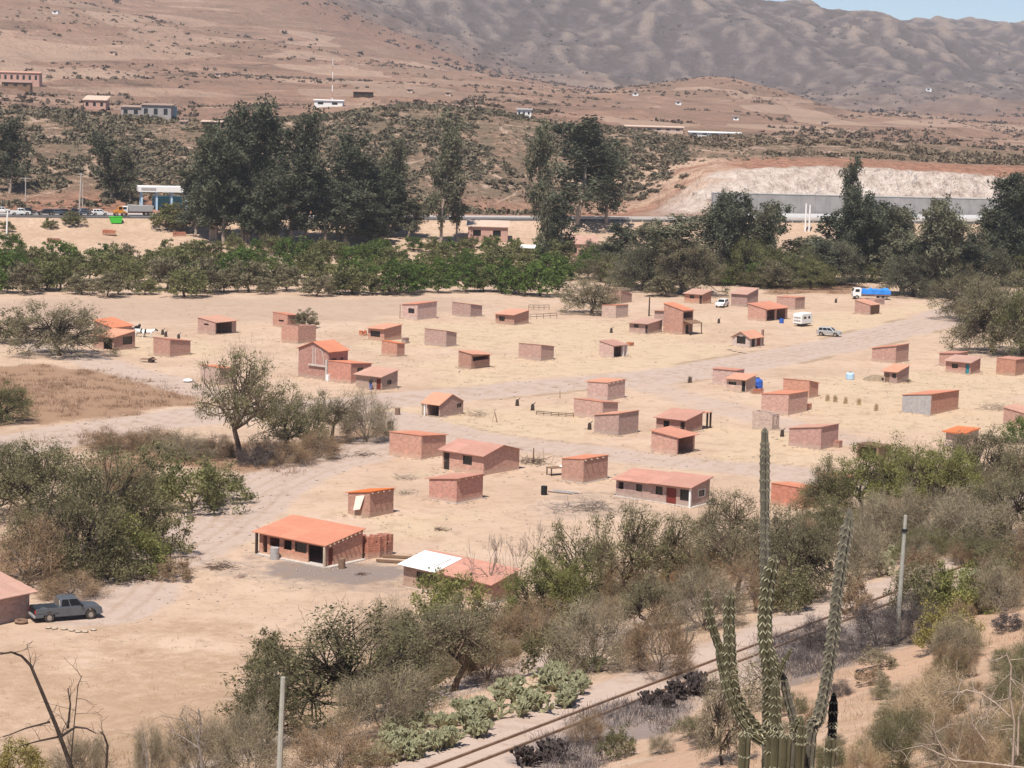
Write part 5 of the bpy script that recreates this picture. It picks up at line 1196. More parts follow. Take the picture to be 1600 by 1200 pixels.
def cactus(label, d, stems, base_px):
    b = foot(base_px, 1200, d); t = thing('columnar_cactus', label, 'cactus', b + Vector((0, 0, .3)))
    for k, (pix, rad, mats, rooted) in enumerate(stems):
        pp = cpts(d, pix)
        if rooted: pp = [Vector((pp[0].x + .02, pp[0].y, b.z))] + pp
        cactus_stem([p - t.location for p in pp], rad, 10 + k * 7 + int(base_px), mats, t)
    return t
cactus('tallest column of the giant cactus, bare grey and ending in a flat dry tip', dC + .9, [([(1197, 1200, 0), (1196, 1000, 0), (1195, 800, 0), (1195, 690, 0), (1195, 668, 0)], .062, mG, True)], 1198)
cactus('branching giant cactus with chevron-spined green arms at the lower right', dC, [
    ([(1204, 1200, 0), (1203, 1120, 0), (1203, 1060, -.05), (1197, 1010, -.05), (1195, 970, 0), (1200, 915, 0), (1212, 866, 0)], .088, mA, True),
    ([(1196, 1150, .05), (1180, 1138, .1), (1152, 1095, .1), (1142, 1050, .1), (1140, 1000, .1), (1139, 950, .1), (1143, 922, .1)], .078, mA, False),
    ([(1142, 1060, .15), (1132, 1030, .2), (1124, 1012, .2), (1115, 985, .2), (1107, 950, .2), (1105, 918, .2)], .052, mA, False),
    ([(1192, 1160, 0), (1176, 1150, .0), (1155, 1122, .05), (1138, 1085, .05), (1128, 1045, .1), (1120, 1010, .1)], .05, mA, False),
    ([(1213, 1200, -.3), (1213, 1140, -.3), (1211, 1090, -.3), (1213, 1060, -.3)], .075, mA, True),
    ([(1208, 1130, .1), (1207, 1060, .1), (1209, 1015, .1)], .07, mA, False),
    ([(1212, 1075, .1), (1222, 1040, .1), (1238, 1012, .1)], .035, mA, False)], 1204)
cactus('leaning grey cactus column right of the branching cactus', dC + .4, [
    ([(1262, 1200, 0), (1280, 1120, 0), (1292, 1060, 0), (1302, 990, 0), (1308, 930, 0), (1318, 860, 0), (1325, 820, 0), (1329, 795, 0)], .082, mG, True),
    ([(1298, 1200, .3), (1301, 1130, .3), (1303, 1082, .3)], .06, (M['black'], M['spine']), True)], 1262)
cactus('short grey forked cactus between the branching one and the leaning column', dC + .2, [
    ([(1240, 1200, 0), (1240, 1150, 0), (1238, 1118, 0), (1230, 1090, 0), (1224, 1052, 0)], .055, mG, True), ([(1240, 1140, 0), (1248, 1125, 0), (1254, 1118, 0)], .06, mA, False), ([(1250, 1200, -.1), (1252, 1160, -.1), (1254, 1122, -.1)], .062, mA, True)], 1240)
for px, top, lab in ((1162, 1158, 'short stubby cactus column left of the branching cactus foot'), (1226, 1163, 'short stubby cactus column right of the branching cactus foot'), (1296, 1150, 'short spiny cactus column at the foot of the leaning column')):
    cactus(lab, dC - .8, [([(px, 1200, 0), (px + 1, 1180, 0), (px, top, 0)], .07, mA, True)], px)
# dry parasite tangle held in the branching cactus
t = thing('mistletoe_tangle', 'grey tangle of dry twigs lodged in the branching cactus', 'plant', at_d(1178, 1065, dC + .1)); g = np.random.default_rng(9)
n = 520; st = g.normal(0, 1, (n, 3)) * np.array([.12, .1, .18]); V, Q = ribbons(g, st, g.normal(size=(n, 3)), g.uniform(.1, .26, n), .005, 3, .6)
link('twigs', np_mesh('twigs', V, Q, LM['gtwig'], {'tint': np.repeat(g.uniform(0, 1, n), 8)}), t)
# little candelabra cactus in the scrub
p = P(1060, 1022); t = thing('candelabra_cactus', 'small pale candelabra cactus with upright arms above the rails', 'cactus', p); s = p.y / F
for k, (dx, hh) in enumerate(((0, 62), (-12, 48), (12, 50), (-20, 30), (22, 36), (6, 40))):
    cactus_stem([(dx * s * .1, 0, -.2), (dx * s * .55, 0, .35), (dx * s, 0, .8), (dx * s * 1.05, 0, max(hh * s, 1.0))], .055, 40 + k, mG, t, dens=.2, sp=.03)
# dead trees with hand-placed limbs
def dead_tree(label, d, limbs, mat, bx, name='dead_tree'):
    b = Vector(at_d(bx, 1200, d)); b.z = float(gz(b.x, b.y)); t = thing(name, label, 'tree', b); mb = MB(); r = random.Random(int(bx))
    def twig(p, dr, L, rad, lv):
        pts = [p]; rr = [rad]
        for i in range(4): dr = (dr + rv(r) * .22).normalized(); p = p + dr * L / 4; pts.append(p); rr.append(rad * (1 - .2 * (i + 1)))
        mb.tube(pts, [max(x, .006) for x in rr], 4, cap=False)
        if lv > 0:
            for q_ in pts[1:]:
                if r.random() < .75: twig(q_, (dr + rv(r) * .9).normalized(), L * r.uniform(.35, .6), rad * .45, lv - 1)
    for k, (pix, r0, r1, tw) in enumerate(limbs):
        pp = [v - b for v in cpts(d, pix)]
        if k == 0: pp = [Vector((pp[0].x + .1, pp[0].y, -.3))] + pp
        n = len(pp); mb.tube(pp, [r0 + (r1 - r0) * i / (n - 1) for i in range(n)], 6, cap=False)
        for i in range(1, n):
            for _ in range(tw):
                u_ = r.random(); p = pp[i - 1].lerp(pp[i], u_); dr = (pp[i] - pp[i - 1]).normalized(); twig(p, (dr * .4 + rv(r)).normalized(), r.uniform(.5, 1.1), r1 * .45 + .008, 1)
    o = mb.build('trunk', M[mat], t, True); return t
dead_tree('dark dead tree with a drooping tip in the bottom left corner', 78, [([(112, 1200, 0), (88, 1135, 0), (65, 1080, 0), (48, 1040, 0), (34, 1025, 0), (18, 1019, 0), (0, 1022, 0)], .105, .03, 1), ([(96, 1150, 0), (118, 1136, 0), (135, 1138, 0), (150, 1146, 0)], .06, .02, 1), ([(98, 1150, .3), (60, 1158, .3), (30, 1166, .3)], .05, .015, 2), ([(78, 1128, 0), (40, 1138, 0), (5, 1152, 0)], .045, .015, 2), ([(106, 1138, .2), (110, 1100, .2), (106, 1075, .2)], .05, .02, 2), ([(110, 1200, 0), (114, 1150, 0), (122, 1070, 0), (128, 1056, 0)], .03, .012, 3)], 'bark_dark', 110)
dead_tree('slim dark dead stem right of the drooping dead tree', 76, [([(166, 1200, 0), (168, 1165, 0), (163, 1150, 0), (157, 1143, 0)], .06, .025, 1)], 'bark_dark', 166)
dead_tree('pale bare forked tree left of the dark grey tree', 82, [([(316, 1200, 0), (313, 1175, 0), (308, 1155, 0), (300, 1140, 0), (280, 1118, 0)], .09, .02, 2), ([(310, 1160, 0), (314, 1130, 0), (310, 1108, 0)], .05, .02, 2), ([(312, 1170, 0), (290, 1155, 0), (265, 1140, 0)], .05, .015, 2), ([(230, 1200, 0), (230, 1170, 0), (222, 1150, 0)], .04, .015, 2)], 'bark_grey', 316)
dead_tree('pale crooked bare bush in the bottom right corner', 62, [([(1582, 1200, 0), (1585, 1130, 0), (1578, 1085, 0), (1580, 1040, 0), (1572, 1020, 0)], .045, .018, 3), ([(1590, 1180, 0), (1592, 1120, 0), (1604, 1090, 0)], .04, .018, 1), ([(1578, 1120, 0), (1555, 1098, 0), (1535, 1085, 0), (1510, 1078, 0), (1495, 1084, 0)], .036, .014, 3), ([(1540, 1160, 0), (1520, 1132, 0), (1516, 1110, 0), (1512, 1086, 0)], .034, .012, 2), ([(1495, 1200, 0), (1480, 1185, 0), (1462, 1150, 0), (1455, 1125, 0)], .03, .012, 3), ([(1600, 1200, 0), (1540, 1192, 0), (1490, 1188, 0), (1440, 1165, 0)], .04, .015, 3)], 'bark_pale', 1582)
for px, py, top, w_, lab in ((808, 960, 836, 55, 'bare forked tree rising left of the greenish thorn tree'), (762, 935, 832, 62, 'bare crooked tree in front of the orange roof of the half white house'), (836, 900, 815, 45, 'bare branching tree above the greenish thorn tree'), (1325, 855, 790, 40, 'pale bare sapling behind the leaning cactus')):
    plant('bare', px, py, top, w_, lab, None)
# ------------------------------------------------------------------ ground cover and far scrub (uncountable)
def blades(name, mat, pts, hgt, per, w, g, spread=.25):
    n = len(pts); idx = np.repeat(np.arange(n), per); st = pts[idx] + np.stack([g.normal(0, spread, len(idx)), g.normal(0, spread, len(idx)), np.zeros(len(idx))], 1)
    dd = g.normal(0, .4, (len(idx), 3)); dd[:, 2] = 1
    V, Q = ribbons(g, st, dd, hgt[idx] * g.uniform(.5, 1.2, len(idx)), w, 1, .2)
    return link(name, np_mesh(name, V, Q, mat, {'tint': np.repeat(np.clip(g.uniform(0, 1, n)[idx] + g.normal(0, .1, len(idx)), 0, 1), 4)}))
def scatter_poly(polys, n, g):
    out = []
    for poly in polys:
        W = wpoly(poly); lo = W.min(0); hi = W.max(0); A = abs(np.sum(W[:, 0] * np.roll(W[:, 1], -1) - np.roll(W[:, 0], -1) * W[:, 1])) / 2; k = int(n * A)
        p = g.uniform(lo, hi, (int(k * 3) + 10, 2)); sd = poly_sd(p[:, 0], p[:, 1], W) + (fbm(p[:, 0] / 7, p[:, 1] / 7, 4, 11) - .5) * 9; p = p[sd > 0]; keep = fbm(p[:, 0] / 3, p[:, 1] / 3, 3, 31) > .44; out.append(p[keep][:k])
    p = np.concatenate(out); return np.column_stack([p, gz(p[:, 0], p[:, 1]) - .03])
g = np.random.default_rng(71)
WEED = ([(-60, 572), (60, 570), (150, 577), (285, 607), (325, 632), (200, 648), (60, 660), (-60, 668)], [(60, 690), (150, 672), (330, 690), (440, 690), (500, 715), (470, 745), (380, 745), (250, 720), (150, 705)], [(130, 690), (240, 690), (260, 790), (190, 800)], [(1190, 442), (1345, 444), (1345, 458), (1200, 459)], [(150, 890), (290, 860), (300, 890), (180, 915)])
pp = scatter_poly(WEED, .9, g); tag(blades('dry_weeds', LM['weed'], pp, g.uniform(.25, .75, len(pp)), 9, .022, g, .3), kind='stuff')
STRAW = ([(620, 640), (900, 640), (920, 690), (700, 690)], [(1100, 665), (1260, 670), (1330, 725), (1080, 725)], [(540, 800), (700, 800), (690, 850), (580, 850)], [(1240, 595), (1620, 560), (1620, 690), (1300, 670)], [(600, 500), (1100, 500), (1160, 535), (700, 600)], [(-60, 1010), (300, 985), (420, 1010), (330, 1260), (-60, 1260)], [(180, 520), (700, 520), (560, 640), (330, 600)])
pp = scatter_poly(STRAW, .28, g); tag(blades('dry_grass', LM['straw'], pp, g.uniform(.08, .28, len(pp)), 8, .02, g, .22), kind='stuff')
ASH = ([(1200, 1020), (1290, 965), (1400, 935), (1450, 960), (1440, 1005), (1330, 1030), (1240, 1065)], [(840, 1190), (900, 1130), (1010, 1090), (1090, 1085), (1060, 1140), (960, 1160), (880, 1215)])
pp = scatter_poly(ASH, 9, g); tag(blades('burnt_scrub', LM['dtwig'], pp, g.uniform(.15, .6, len(pp)), 12, .012, g, .3), kind='stuff')
# bank grass of the railway slope
q_ = g.uniform(-26, 50, 9000); t_ = g.uniform(-25, 90, 9000); x, y = qt(q_, t_); ok = (np.abs(q_) > 2.6) & (np.abs(q_ - 12.4) > 2) & (fbm(x / 4, y / 4, 3, 41) > .5) & (y > 40)
pp = np.column_stack([x, y, gz(x, y) - .03])[ok]; tag(blades('bank_grass', LM['straw'], pp, g.uniform(.15, .5, len(pp)), 10, .012, g, .25), kind='stuff')
# pebbles and clods
n = 5200; px = g.uniform(-30, 1630, n); py = 470 + 560 * g.uniform(0, 1, n) ** .9
y = CAMZ / np.maximum((py - .028 * (px - 800) - 149) / F, .02); x = (px - 800) / F * y; ok = fbm(x / 10, y / 10, 3, 51) > .45; x, y = x[ok], y[ok]; z = gz(x, y)
qv = g.uniform(-13, 3, 900); tv = g.uniform(0, 60, 900); x2, y2 = qt(qv - 5, tv); x = np.concatenate([x, x2]); y = np.concatenate([y, y2]); z = gz(x, y)
hx, hy = [], []
for t_h, R, L, _z in HOUSES:
    a_ = t_h.rotation_euler.z; n_ = 26; side_ = g.integers(0, 3, n_); u_ = g.uniform(-.1, 1.1, n_); off_ = np.abs(g.normal(0, .55, n_)) + .1
    lx = np.where(side_ < 2, -off_, u_ * R); ly = np.where(side_ < 2, u_ * L, -off_)
    hx.append(t_h.location.x + lx * math.cos(a_) - ly * math.sin(a_)); hy.append(t_h.location.y + lx * math.sin(a_) + ly * math.cos(a_))
hx = np.concatenate(hx); hy = np.concatenate(hy); x = np.concatenate([x, hx]); y = np.concatenate([y, hy]); z = gz(x, y)
s = g.uniform(.04, .15, len(x)) * np.clip(y / 220, .5, 1.3); base = np.array([[1, 0, 0], [0, 1, 0], [-1, 0, 0], [0, -1, 0], [0, 0, .7], [0, 0, -.5]]); F6 = np.array([[0, 1, 4], [1, 2, 4], [2, 3, 4], [3, 0, 4], [1, 0, 5], [2, 1, 5], [3, 2, 5], [0, 3, 5]])
V = (base[None] * (s[:, None, None] * g.uniform(.6, 1.4, (len(x), 6, 1)))) + np.stack([x, y, z + s * .2], -1)[:, None, :]
Q = (F6[None] + (np.arange(len(x)) * 6)[:, None, None]).reshape(-1, 3)
tag(link('pebbles', np_mesh('pebbles', V.reshape(-1, 3), Q, M['rock'])), kind='stuff')
pp = np.column_stack([hx, hy, gz(hx, hy) - .03])[::2]; tag(blades('wall_weeds', LM['straw'], pp, g.uniform(.1, .35, len(pp)), 8, .02, g, .15), kind='stuff')
# scrub on the far slopes
def scrub(name, n, efun, ufun, size, mat, leaves, lsz, keep, g, flat=.75):
    u = ufun(n); e = efun(n); d = dend(u) + e; x = u * d; k = keep(x, d, e, u); x, d, e = x[k], d[k], e[k]; z = hz(x, d); m = len(x)
    r = size(m, e); idx = np.repeat(np.arange(m), leaves); dr = g.normal(size=(len(idx), 3)); dr /= np.linalg.norm(dr, axis=1)[:, None]; dr *= (g.uniform(0, 1, len(idx)) ** .4)[:, None]; dr[:, 2] = np.abs(dr[:, 2]) * flat
    C = np.stack([x, d, z - .1], -1)[idx] + dr * r[idx][:, None]
    V, Q = leaf_quads(g, C, 1, 0, .7); ctr = np.repeat(C, 4, 0); V = ctr + (V - ctr) * np.repeat(r[idx] * lsz, 4)[:, None]
    tint = np.clip(g.uniform(0, 1, m)[idx] + g.normal(0, .12, len(idx)), 0, 1)
    return tag(link(name, np_mesh(name, V, Q, mat, {'tint': np.repeat(tint, 4)})), kind='stuff')
px_ = lambda u: 800 + F * u
scrub('slope_scrub', 8500, lambda n: g.uniform(22, 205, n), lambda n: g.uniform(-.27, .075, n), lambda m, e: .6 + 1.7 * g.uniform(0, 1, m) ** 1.6, leafmat('scrub', (.235, .195, .135), (.10, .088, .062), .1), 34, .36, lambda x, d, e, u: fbm(x / 16, d / 26, 3, 61) > .41 + .13 * sst(-.07, .02, u), g)
scrub('slope_tufts', 6500, lambda n: g.uniform(15, 230, n), lambda n: g.uniform(-.27, .13, n), lambda m, e: .35 + .75 * g.uniform(0, 1, m) ** 1.5, leafmat('scrub_tuft', (.25, .20, .14), (.12, .098, .07), .1), 12, .5, lambda x, d, e, u: (fbm(x / 9, d / 14, 3, 68) > .44) & (u < .05 + .1 * (e > 60)), g)
scrub('plateau_scrub', 2600, lambda n: g.uniform(70, 270, n), lambda n: g.uniform(.03, .29, n), lambda m, e: g.uniform(.8, 2.2, m), leafmat('scrub_brown', (.24, .185, .13), (.11, .085, .06), .1), 30, .36, lambda x, d, e, u: (fbm(x / 30, d / 40, 3, 62) > .42) & (e < 130 + 120 * vnoise(x / 40, d / 40, 3)), g)
scrub('field_shrubs', 7000, lambda n: 210 + 1150 * g.uniform(0, 1, n) ** 1.2, lambda n: g.uniform(-.27, .27, n), lambda m, e: .6 + 1.9 * g.uniform(0, 1, m) ** 2, leafmat('scrub_far', (.18, .14, .11), (.085, .07, .056), .1), 14, .42, lambda x, d, e, u: (fbm(x / 120, hz(x, d) / 6, 3, 63) > .53) | (fbm(x / 50, d / 90, 3, 66) > .66), g)
scrub('mountain_shrubs', 7000, lambda n: g.uniform(1350, 3700, n), lambda n: g.uniform(-.27, .27, n), lambda m, e: 1.2 + 3.2 * g.uniform(0, 1, m) ** 2, leafmat('scrub_mountain', (.13, .11, .10), (.07, .06, .058), .1), 8, .5, lambda x, d, e, u: fbm(x / 150, d / 150, 3, 64) > .5, g)
# ------------------------------------------------------------------ vehicles
def face_panel(mb, q, u0, u1, v0, v1, off, m=0):
    a, b, c, d = [Vector(p) for p in q]        # a-b bottom, d-c top
    def at(u, v): return (a * (1 - u) + b * u) * (1 - v) + (d * (1 - u) + c * u) * v
    n = (b - a).cross(d - a).normalized() * off
    p = [at(u0, v0), at(u1, v0), at(u1, v1), at(u0, v1)]
    mb.hexa([x - n * .5 for x in p], [x + n for x in p], m)
def wheels(t, xs, W, r, wd=.24, rim='rim'):
    for x in xs:
        for s in (-1, 1):
            o = bpy.data.objects.new('wheel', None); 
            pr = [(r * .55, -wd / 2), (r * .93, -wd / 2), (r, -wd * .32), (r, wd * .32), (r * .93, wd / 2), (r * .55, wd / 2)]
            mb = MB(); mb.lathe((0, 0, 0), pr, 18)
            wl_ = mb.build('wheel', M['tyre'], t, False, (x, s * (W / 2 - wd / 2 + .01), r)); wl_.rotation_euler = (R_(90), 0, 0)
            f = MB(); f.lathe((0, 0, 0), [(.05, -wd * .52), (r * .5, -wd * .52), (r * .6, -wd * .4), (r * .6, wd * .4), (r * .5, wd * .52), (.05, wd * .52)], 14); f.build('rim', M[rim], wl_)
            bpy.data.objects.remove(o)
def arch(L, x, r, z, up=False): return [(x + r * math.cos(a), z + (r * math.sin(a))) for a in [math.pi * k / 8 for k in range(9)]]
def car(name, label, cat, pos, rz, kind, paint, group=None, scale=1):
    t = thing(name, label, cat, pos, rz, group, (scale,) * 3 if scale != 1 else None)
    if kind == 'pickup':
        L, W, xr, xf, r = 5.5, 1.9, 1.15, 4.55, .39
        top = [(L, .62), (L - .03, .95), (L - .25, 1.06), (4.0, 1.16), (1.95, 1.16), (1.95, .72), (.06, .72), (0, .66), (0, .48)]
        cab = ((1.93, 4.15), (2.12, 3.45), 1.14, 1.84, W - .12, W - .42)
    elif kind == 'suv':
        L, W, xr, xf, r = 4.4, 1.78, .85, 3.55, .35
        top = [(L, .6), (L - .05, .88), (L - .3, .98), (3.2, 1.08), (.12, 1.06), (.02, .8), (0, .45)]
        cab = ((.14, 3.3), (.42, 2.55), 1.05, 1.66, W - .1, W - .38)
    else:
        L, W, xr, xf, r = 4.4, 1.74, .85, 3.5, .32
        top = [(L, .55), (L - .05, .78), (L - .3, .86), (3.15, .96), (.75, .97), (.1, .92), (0, .78), (0, .42)]
        cab = ((.7, 3.3), (1.25, 2.55), .94, 1.45, W - .12, W - .42)
    z0 = .42
    bot = [(0.0, z0)] + arch(L, xr, r + .08, z0)[::-1] + arch(L, xf, r + .08, z0)[::-1] + [(L, z0)]
    poly = bot + top[:-1] if top[-1][0] == 0 else bot + top
    b = MB(); b.prism(poly, -W / 2, W / 2); body = b.build('body', M[paint], t, bevel=.04)
    (ax, bx), (cx_, dx), za, zb, wa, wb = cab
    B = [Vector((ax, -wa / 2, za)), Vector((bx, -wa / 2, za)), Vector((bx, wa / 2, za)), Vector((ax, wa / 2, za))]
    T = [Vector((cx_, -wb / 2, zb)), Vector((dx, -wb / 2, zb)), Vector((dx, wb / 2, zb)), Vector((cx_, wb / 2, zb))]
    c = MB(); c.hexa(B, T); c.build('cabin', M[paint], t, bevel=.05)
    for i, j, pans in ((0, 1, ((.06, .3), (.34, .62), (.66, .93)) if kind == 'suv' else ((.1, .42), (.47, .92))), (2, 3, ((.06, .46), (.5, .92)))):
        for u0, u1 in pans:
            g_ = MB(); face_panel(g_, (B[i], B[j], T[j], T[i]), u0, u1, .14, .88, .012); g_.build('side_window', M['glass'], t)
    g_ = MB(); face_panel(g_, (B[1], B[2], T[2], T[1]), .07, .93, .1, .92, .012); g_.build('windscreen', M['glass'], t)
    g_ = MB(); face_panel(g_, (B[3], B[0], T[0], T[3]), .1, .9, .2, .88, .012); g_.build('rear_window', M['glass'], t)
    if kind == 'pickup':
        for s in (-1, 1):
            f = MB(); f.box((1.0, s * (W / 2 - .04), .96), (1.95, .08, .44)); f.build('bed_side', M[paint], t, bevel=.02)
        f = MB(); f.box((.045, 0, .93), (.07, W - .17, .5)); f.build('tailgate', M['black'], t)
        f = MB(); f.box((1.02, 0, .735), (1.86, W - .2, .03)); f.build('bed_liner', M['black'], t)
        f = MB(); f.box((2.02, -W / 2 + .12, 1.45), (.1, .03, .62), tilt=('Y', -.12)); f.build('door_pillar', M['silver'], t)
    for s in (-1, 1):
        f = MB(); f.box((L - .02, s * (W / 2 - .28), .76), (.08, .36, .17)); f.build('headlight', M['silver'], t)
        f = MB(); f.box((.01, s * (W / 2 - .09), .9), (.08, .17, .3)); f.build('tail_light', M['red'], t)
        f = MB(); f.box((bx - .35, s * (wa / 2 + .1), za + .1), (.12, .2, .15)); f.build('mirror', M['black'], t)
    for x in (-.05, L + .03):
        f = MB(); f.box((x, 0, .52), (.14, W * .94, .2)); f.build('bumper', M['silver' if kind == 'pickup' else paint], t, bevel=.03)
    wheels(t, (xr, xf), W, r)
    return t
def heading(a, b): 
    p, q = P(*a), P(*b); return p, math.atan2(q.y - p.y, q.x - p.x)
p = P(84, 969)
car('pickup_truck', 'dusty grey pickup truck with a black tailgate parked beside the red house', 'pickup truck', p + Vector((-1.6, -.6, 0)), R_(27), 'pickup', 'steel_grey')
p = P(1294, 525); car('parked_car', 'silver hatchback with dark windows parked on the sand beside the road', 'car', p + Vector((-1.9, .7, 0)), R_(-22), 'suv', 'silver')
p = P(1128, 480); car('parked_car', 'white car parked between two brick houses at the back of the village', 'car', p + Vector((.9, 2.6, 0)), R_(-112), 'suv', 'car_white')
# caravan
p = P(1252, 511); cv_ = thing('caravan', 'white box caravan with a window standing behind the silver hatchback', 'caravan', p, R_(50))
b = MB(); b.prism([(0, .55), (0, 2.2), (.25, 2.55), (3.5, 2.6), (3.9, 2.2), (3.9, .9), (3.6, .55)], 0, 2.0); b.build('body', M['white'], cv_, bevel=.1)
for (c, d) in (((1.2, -.006, 1.75), (.9, .03, .45)), ((2.7, -.006, 1.75), (.7, .03, .45))): f = MB(); f.box(c, d); f.build('window', M['glass'], cv_)
for z in (1.15, 1.75): f = MB(); f.box((-.006, 1.0, z), (.03, 1.5, .32)); f.build('window', M['plaster_grey'], cv_)
f = MB(); f.box((4.5, 1, .5), (1.3, .1, .1)); f.build('drawbar', M['black'], cv_)
for y in (.12, 1.88):
    f = MB(); f.lathe((0, 0, 0), [(.15, -.1), (.34, -.1), (.36, 0), (.34, .1), (.15, .1)], 14); w_ = f.build('wheel', M['tyre'], cv_, False, (1.9, y, .34)); w_.rotation_euler = (R_(90), 0, 0)
f = MB(); f.box((1.9, 1, .46), (3.2, 1.7, .16)); f.build('chassis', M['black'], cv_)
# lorry under a blue tarpaulin
def lorry(label, pos, rz, cabm, loadm, name='lorry', L=8.4, group=None, tarp=True, scale=1):
    t = thing(name, label, 'lorry', pos, rz, group, (scale,) * 3)
    f = MB(); f.box((L / 2, 0, .85), (L, 1.0, .25)); f.build('chassis', M['black'], t)
    f = MB(); f.prism([(0, .7), (0, 1.7), (.35, 2.5), (1.9, 2.55), (1.9, .7)], -1.15, 1.15); f.build('cab', M[cabm], t, bevel=.08)
    f = MB(); face_panel(f, ((0, 1.15, 1.7), (0, -1.15, 1.7), (.35, -1.15, 2.5), (.35, 1.15, 2.5)), .08, .92, .1, .9, .02); f.build('windscreen', M['glass'], t)
    for s in (-1, 1):
        f = MB(); f.box((1.0, s * 1.155, 2.0), (.95, .03, .6)); f.build('side_window', M['glass'], t)
        f = MB(); f.box((-.02, s * .85, 1.05), (.08, .35, .22)); f.build('headlight', M['silver'], t)
    if tarp:
        f = MB(); n = 13; r = random.Random(3); rows = []
        for i in range(n):
            x = 2.05 + (L - 2.0) * i / (n - 1); h = 2.45 + r.uniform(-.28, .22) - (.7 if i in (0, n - 1) else 0); rows.append([(x, -1.28, 1.25), (x, -1.25 + r.uniform(-.05, .05), 2.2 + r.uniform(-.1, .1)), (x, -.8, h - .15), (x, 0, h + .1), (x, .8, h - .1), (x, 1.25, 2.2), (x, 1.28, 1.25)])
        for row in rows: f.v += row
        for i in range(n - 1):
            for k in range(6): f.f.append((i * 7 + k, (i + 1) * 7 + k, (i + 1) * 7 + k + 1, i * 7 + k + 1)); f.m.append(0)
        f.f.append(tuple(range(7))); f.f.append(tuple((n - 1) * 7 + k for k in range(7))[::-1]); f.m += [0, 0]
        f.build('tarpaulin', M[loadm], t)
        f = MB(); f.box((L / 2 + 1, 0, 1.12), (L - 2.0, 2.4, .3)); f.build('bed', M['brick_dark'], t)
    else:
        f = MB(); f.prism([(2.1, 1.1), (2.1, 2.9), (L - .2, 2.7), (L, 2.6), (L - .5, 1.1)], -1.2, 1.2); f.build('tipper_body', M[loadm], t, bevel=.05)
        f = MB(); f.box((L / 2 + 1, 0, 1.0), (L - 2.3, 2.2, .2)); f.build('bed', M['red'], t)
    wheels(t, (.95, L - 2.2, L - 1.1), 2.3, .5, .32); return t
a_, b_ = P(1331, 467), P(1386, 468)
lorry('lorry with a cream cab and a bright blue tarpaulin at the edge of the trees', a_, math.atan2(b_.y - a_.y, b_.x - a_.x), 'car_white', 'tarp')
# traffic on the highway
def hwx(px, off):
    lo, hi = -220, 200
    for _ in range(40):
        md = (lo + hi) / 2
        if proj(*hw(md, off, .4))[0] < px: lo = md
        else: hi = md
    return hw(lo, off, .36)
HWA = math.atan2(.396, 1)
for px, off, kind, paint, lab, fl in ((28, -4, 'pickup', 'car_white', 'white pickup on the highway at the far left, just right of the white pole', 0), (42, -3, 'sedan', 'car_black', 'dark car close behind the white pickup on the highway', 0), (71, -3.5, 'suv', 'car_black', 'black four-wheel drive alone in the gap on the highway', 1), (91, -3.5, 'suv', 'steel_grey', 'first dark vehicle of the queue above the flat-topped small tree', 0), (103, -2.5, 'suv', 'car_black', 'second dark vehicle of the queue above the flat-topped small tree', 0), (112, -1.8, 'pickup', 'car_black', 'dark pickup in the queue above the flat-topped small tree', 0), (131, -3.5, 'sedan', 'steel_grey', 'grey car at the right end of the queue on the highway', 0), (156, -3, 'suv', 'car_white', 'white four-wheel drive left of the orange and green machinery', 0), (44, 5.5, 'sedan', 'car_black', 'low dark car in the far lane above the white pickup', 0), (132, 5.5, 'sedan', 'steel_grey', 'low dark car in the far lane behind the pole', 0), (3, 5, 'suv', 'car_white', 'white van cut by the left edge on the highway', 0)):
    p = hwx(px, off); car('road_car', lab, 'car', p + (HD_ * -2.2 if not fl else HD_ * 2.2), HWA + (math.pi if fl else 0), kind, paint, 'cars on the highway')
p = hwx(188, -2); lorry('grey tipper lorry with a red chassis on the highway beside the canopy', p, HWA, 'car_white', 'plaster_grey', 'tipper_lorry', 9, None, False)
p = P(174, 350); p2 = p
gt = thing('green_skip', 'bright green metal skip on the verge below the white four-wheel drive', 'skip', p, HWA, None, (.72, .72, .72)); f = MB(); f.prism([(0, .3), (-.5, 2.6), (4.2, 2.6), (3.7, .3)], 0, 2); f.build('hull', M['green'], gt, bevel=.04); f = MB(); f.box((1.85, 1, 2.65), (4.9, 2.2, .14)); f.build('rim', M['green'], gt)
for x in (.6, 2.9): f = MB(); f.box((x, 1, .12), (.3, 1.8, .36)); f.build('skid', M['black'], gt)
M['orange'] = simple('orange', (.55, .22, .04), .5, .15, 3)
p = hwx(177, -6.2); lt = thing('loader', 'small orange wheel loader between the white car and the tipper lorry', 'loader', p, HWA)
f = MB(); f.prism([(0, .8), (0, 1.6), (1.2, 1.7), (1.2, 2.7), (2.4, 2.7), (2.6, 1.5), (3.4, 1.3), (3.4, .8)], -.8, .8); f.build('body', M['orange'], lt, bevel=.05); f = MB(); f.box((1.8, -.81, 2.2), (.9, .03, .7)); f.build('window', M['glass'], lt)
f = MB(); f.prism([(3.5, .2), (3.5, 1.0), (3.7, 1.0), (3.8, .4), (4.4, .25)], -.95, .95); f.build('bucket', M['rust'], lt); wheels(lt, (.7, 2.7), 1.8, .55, .4)
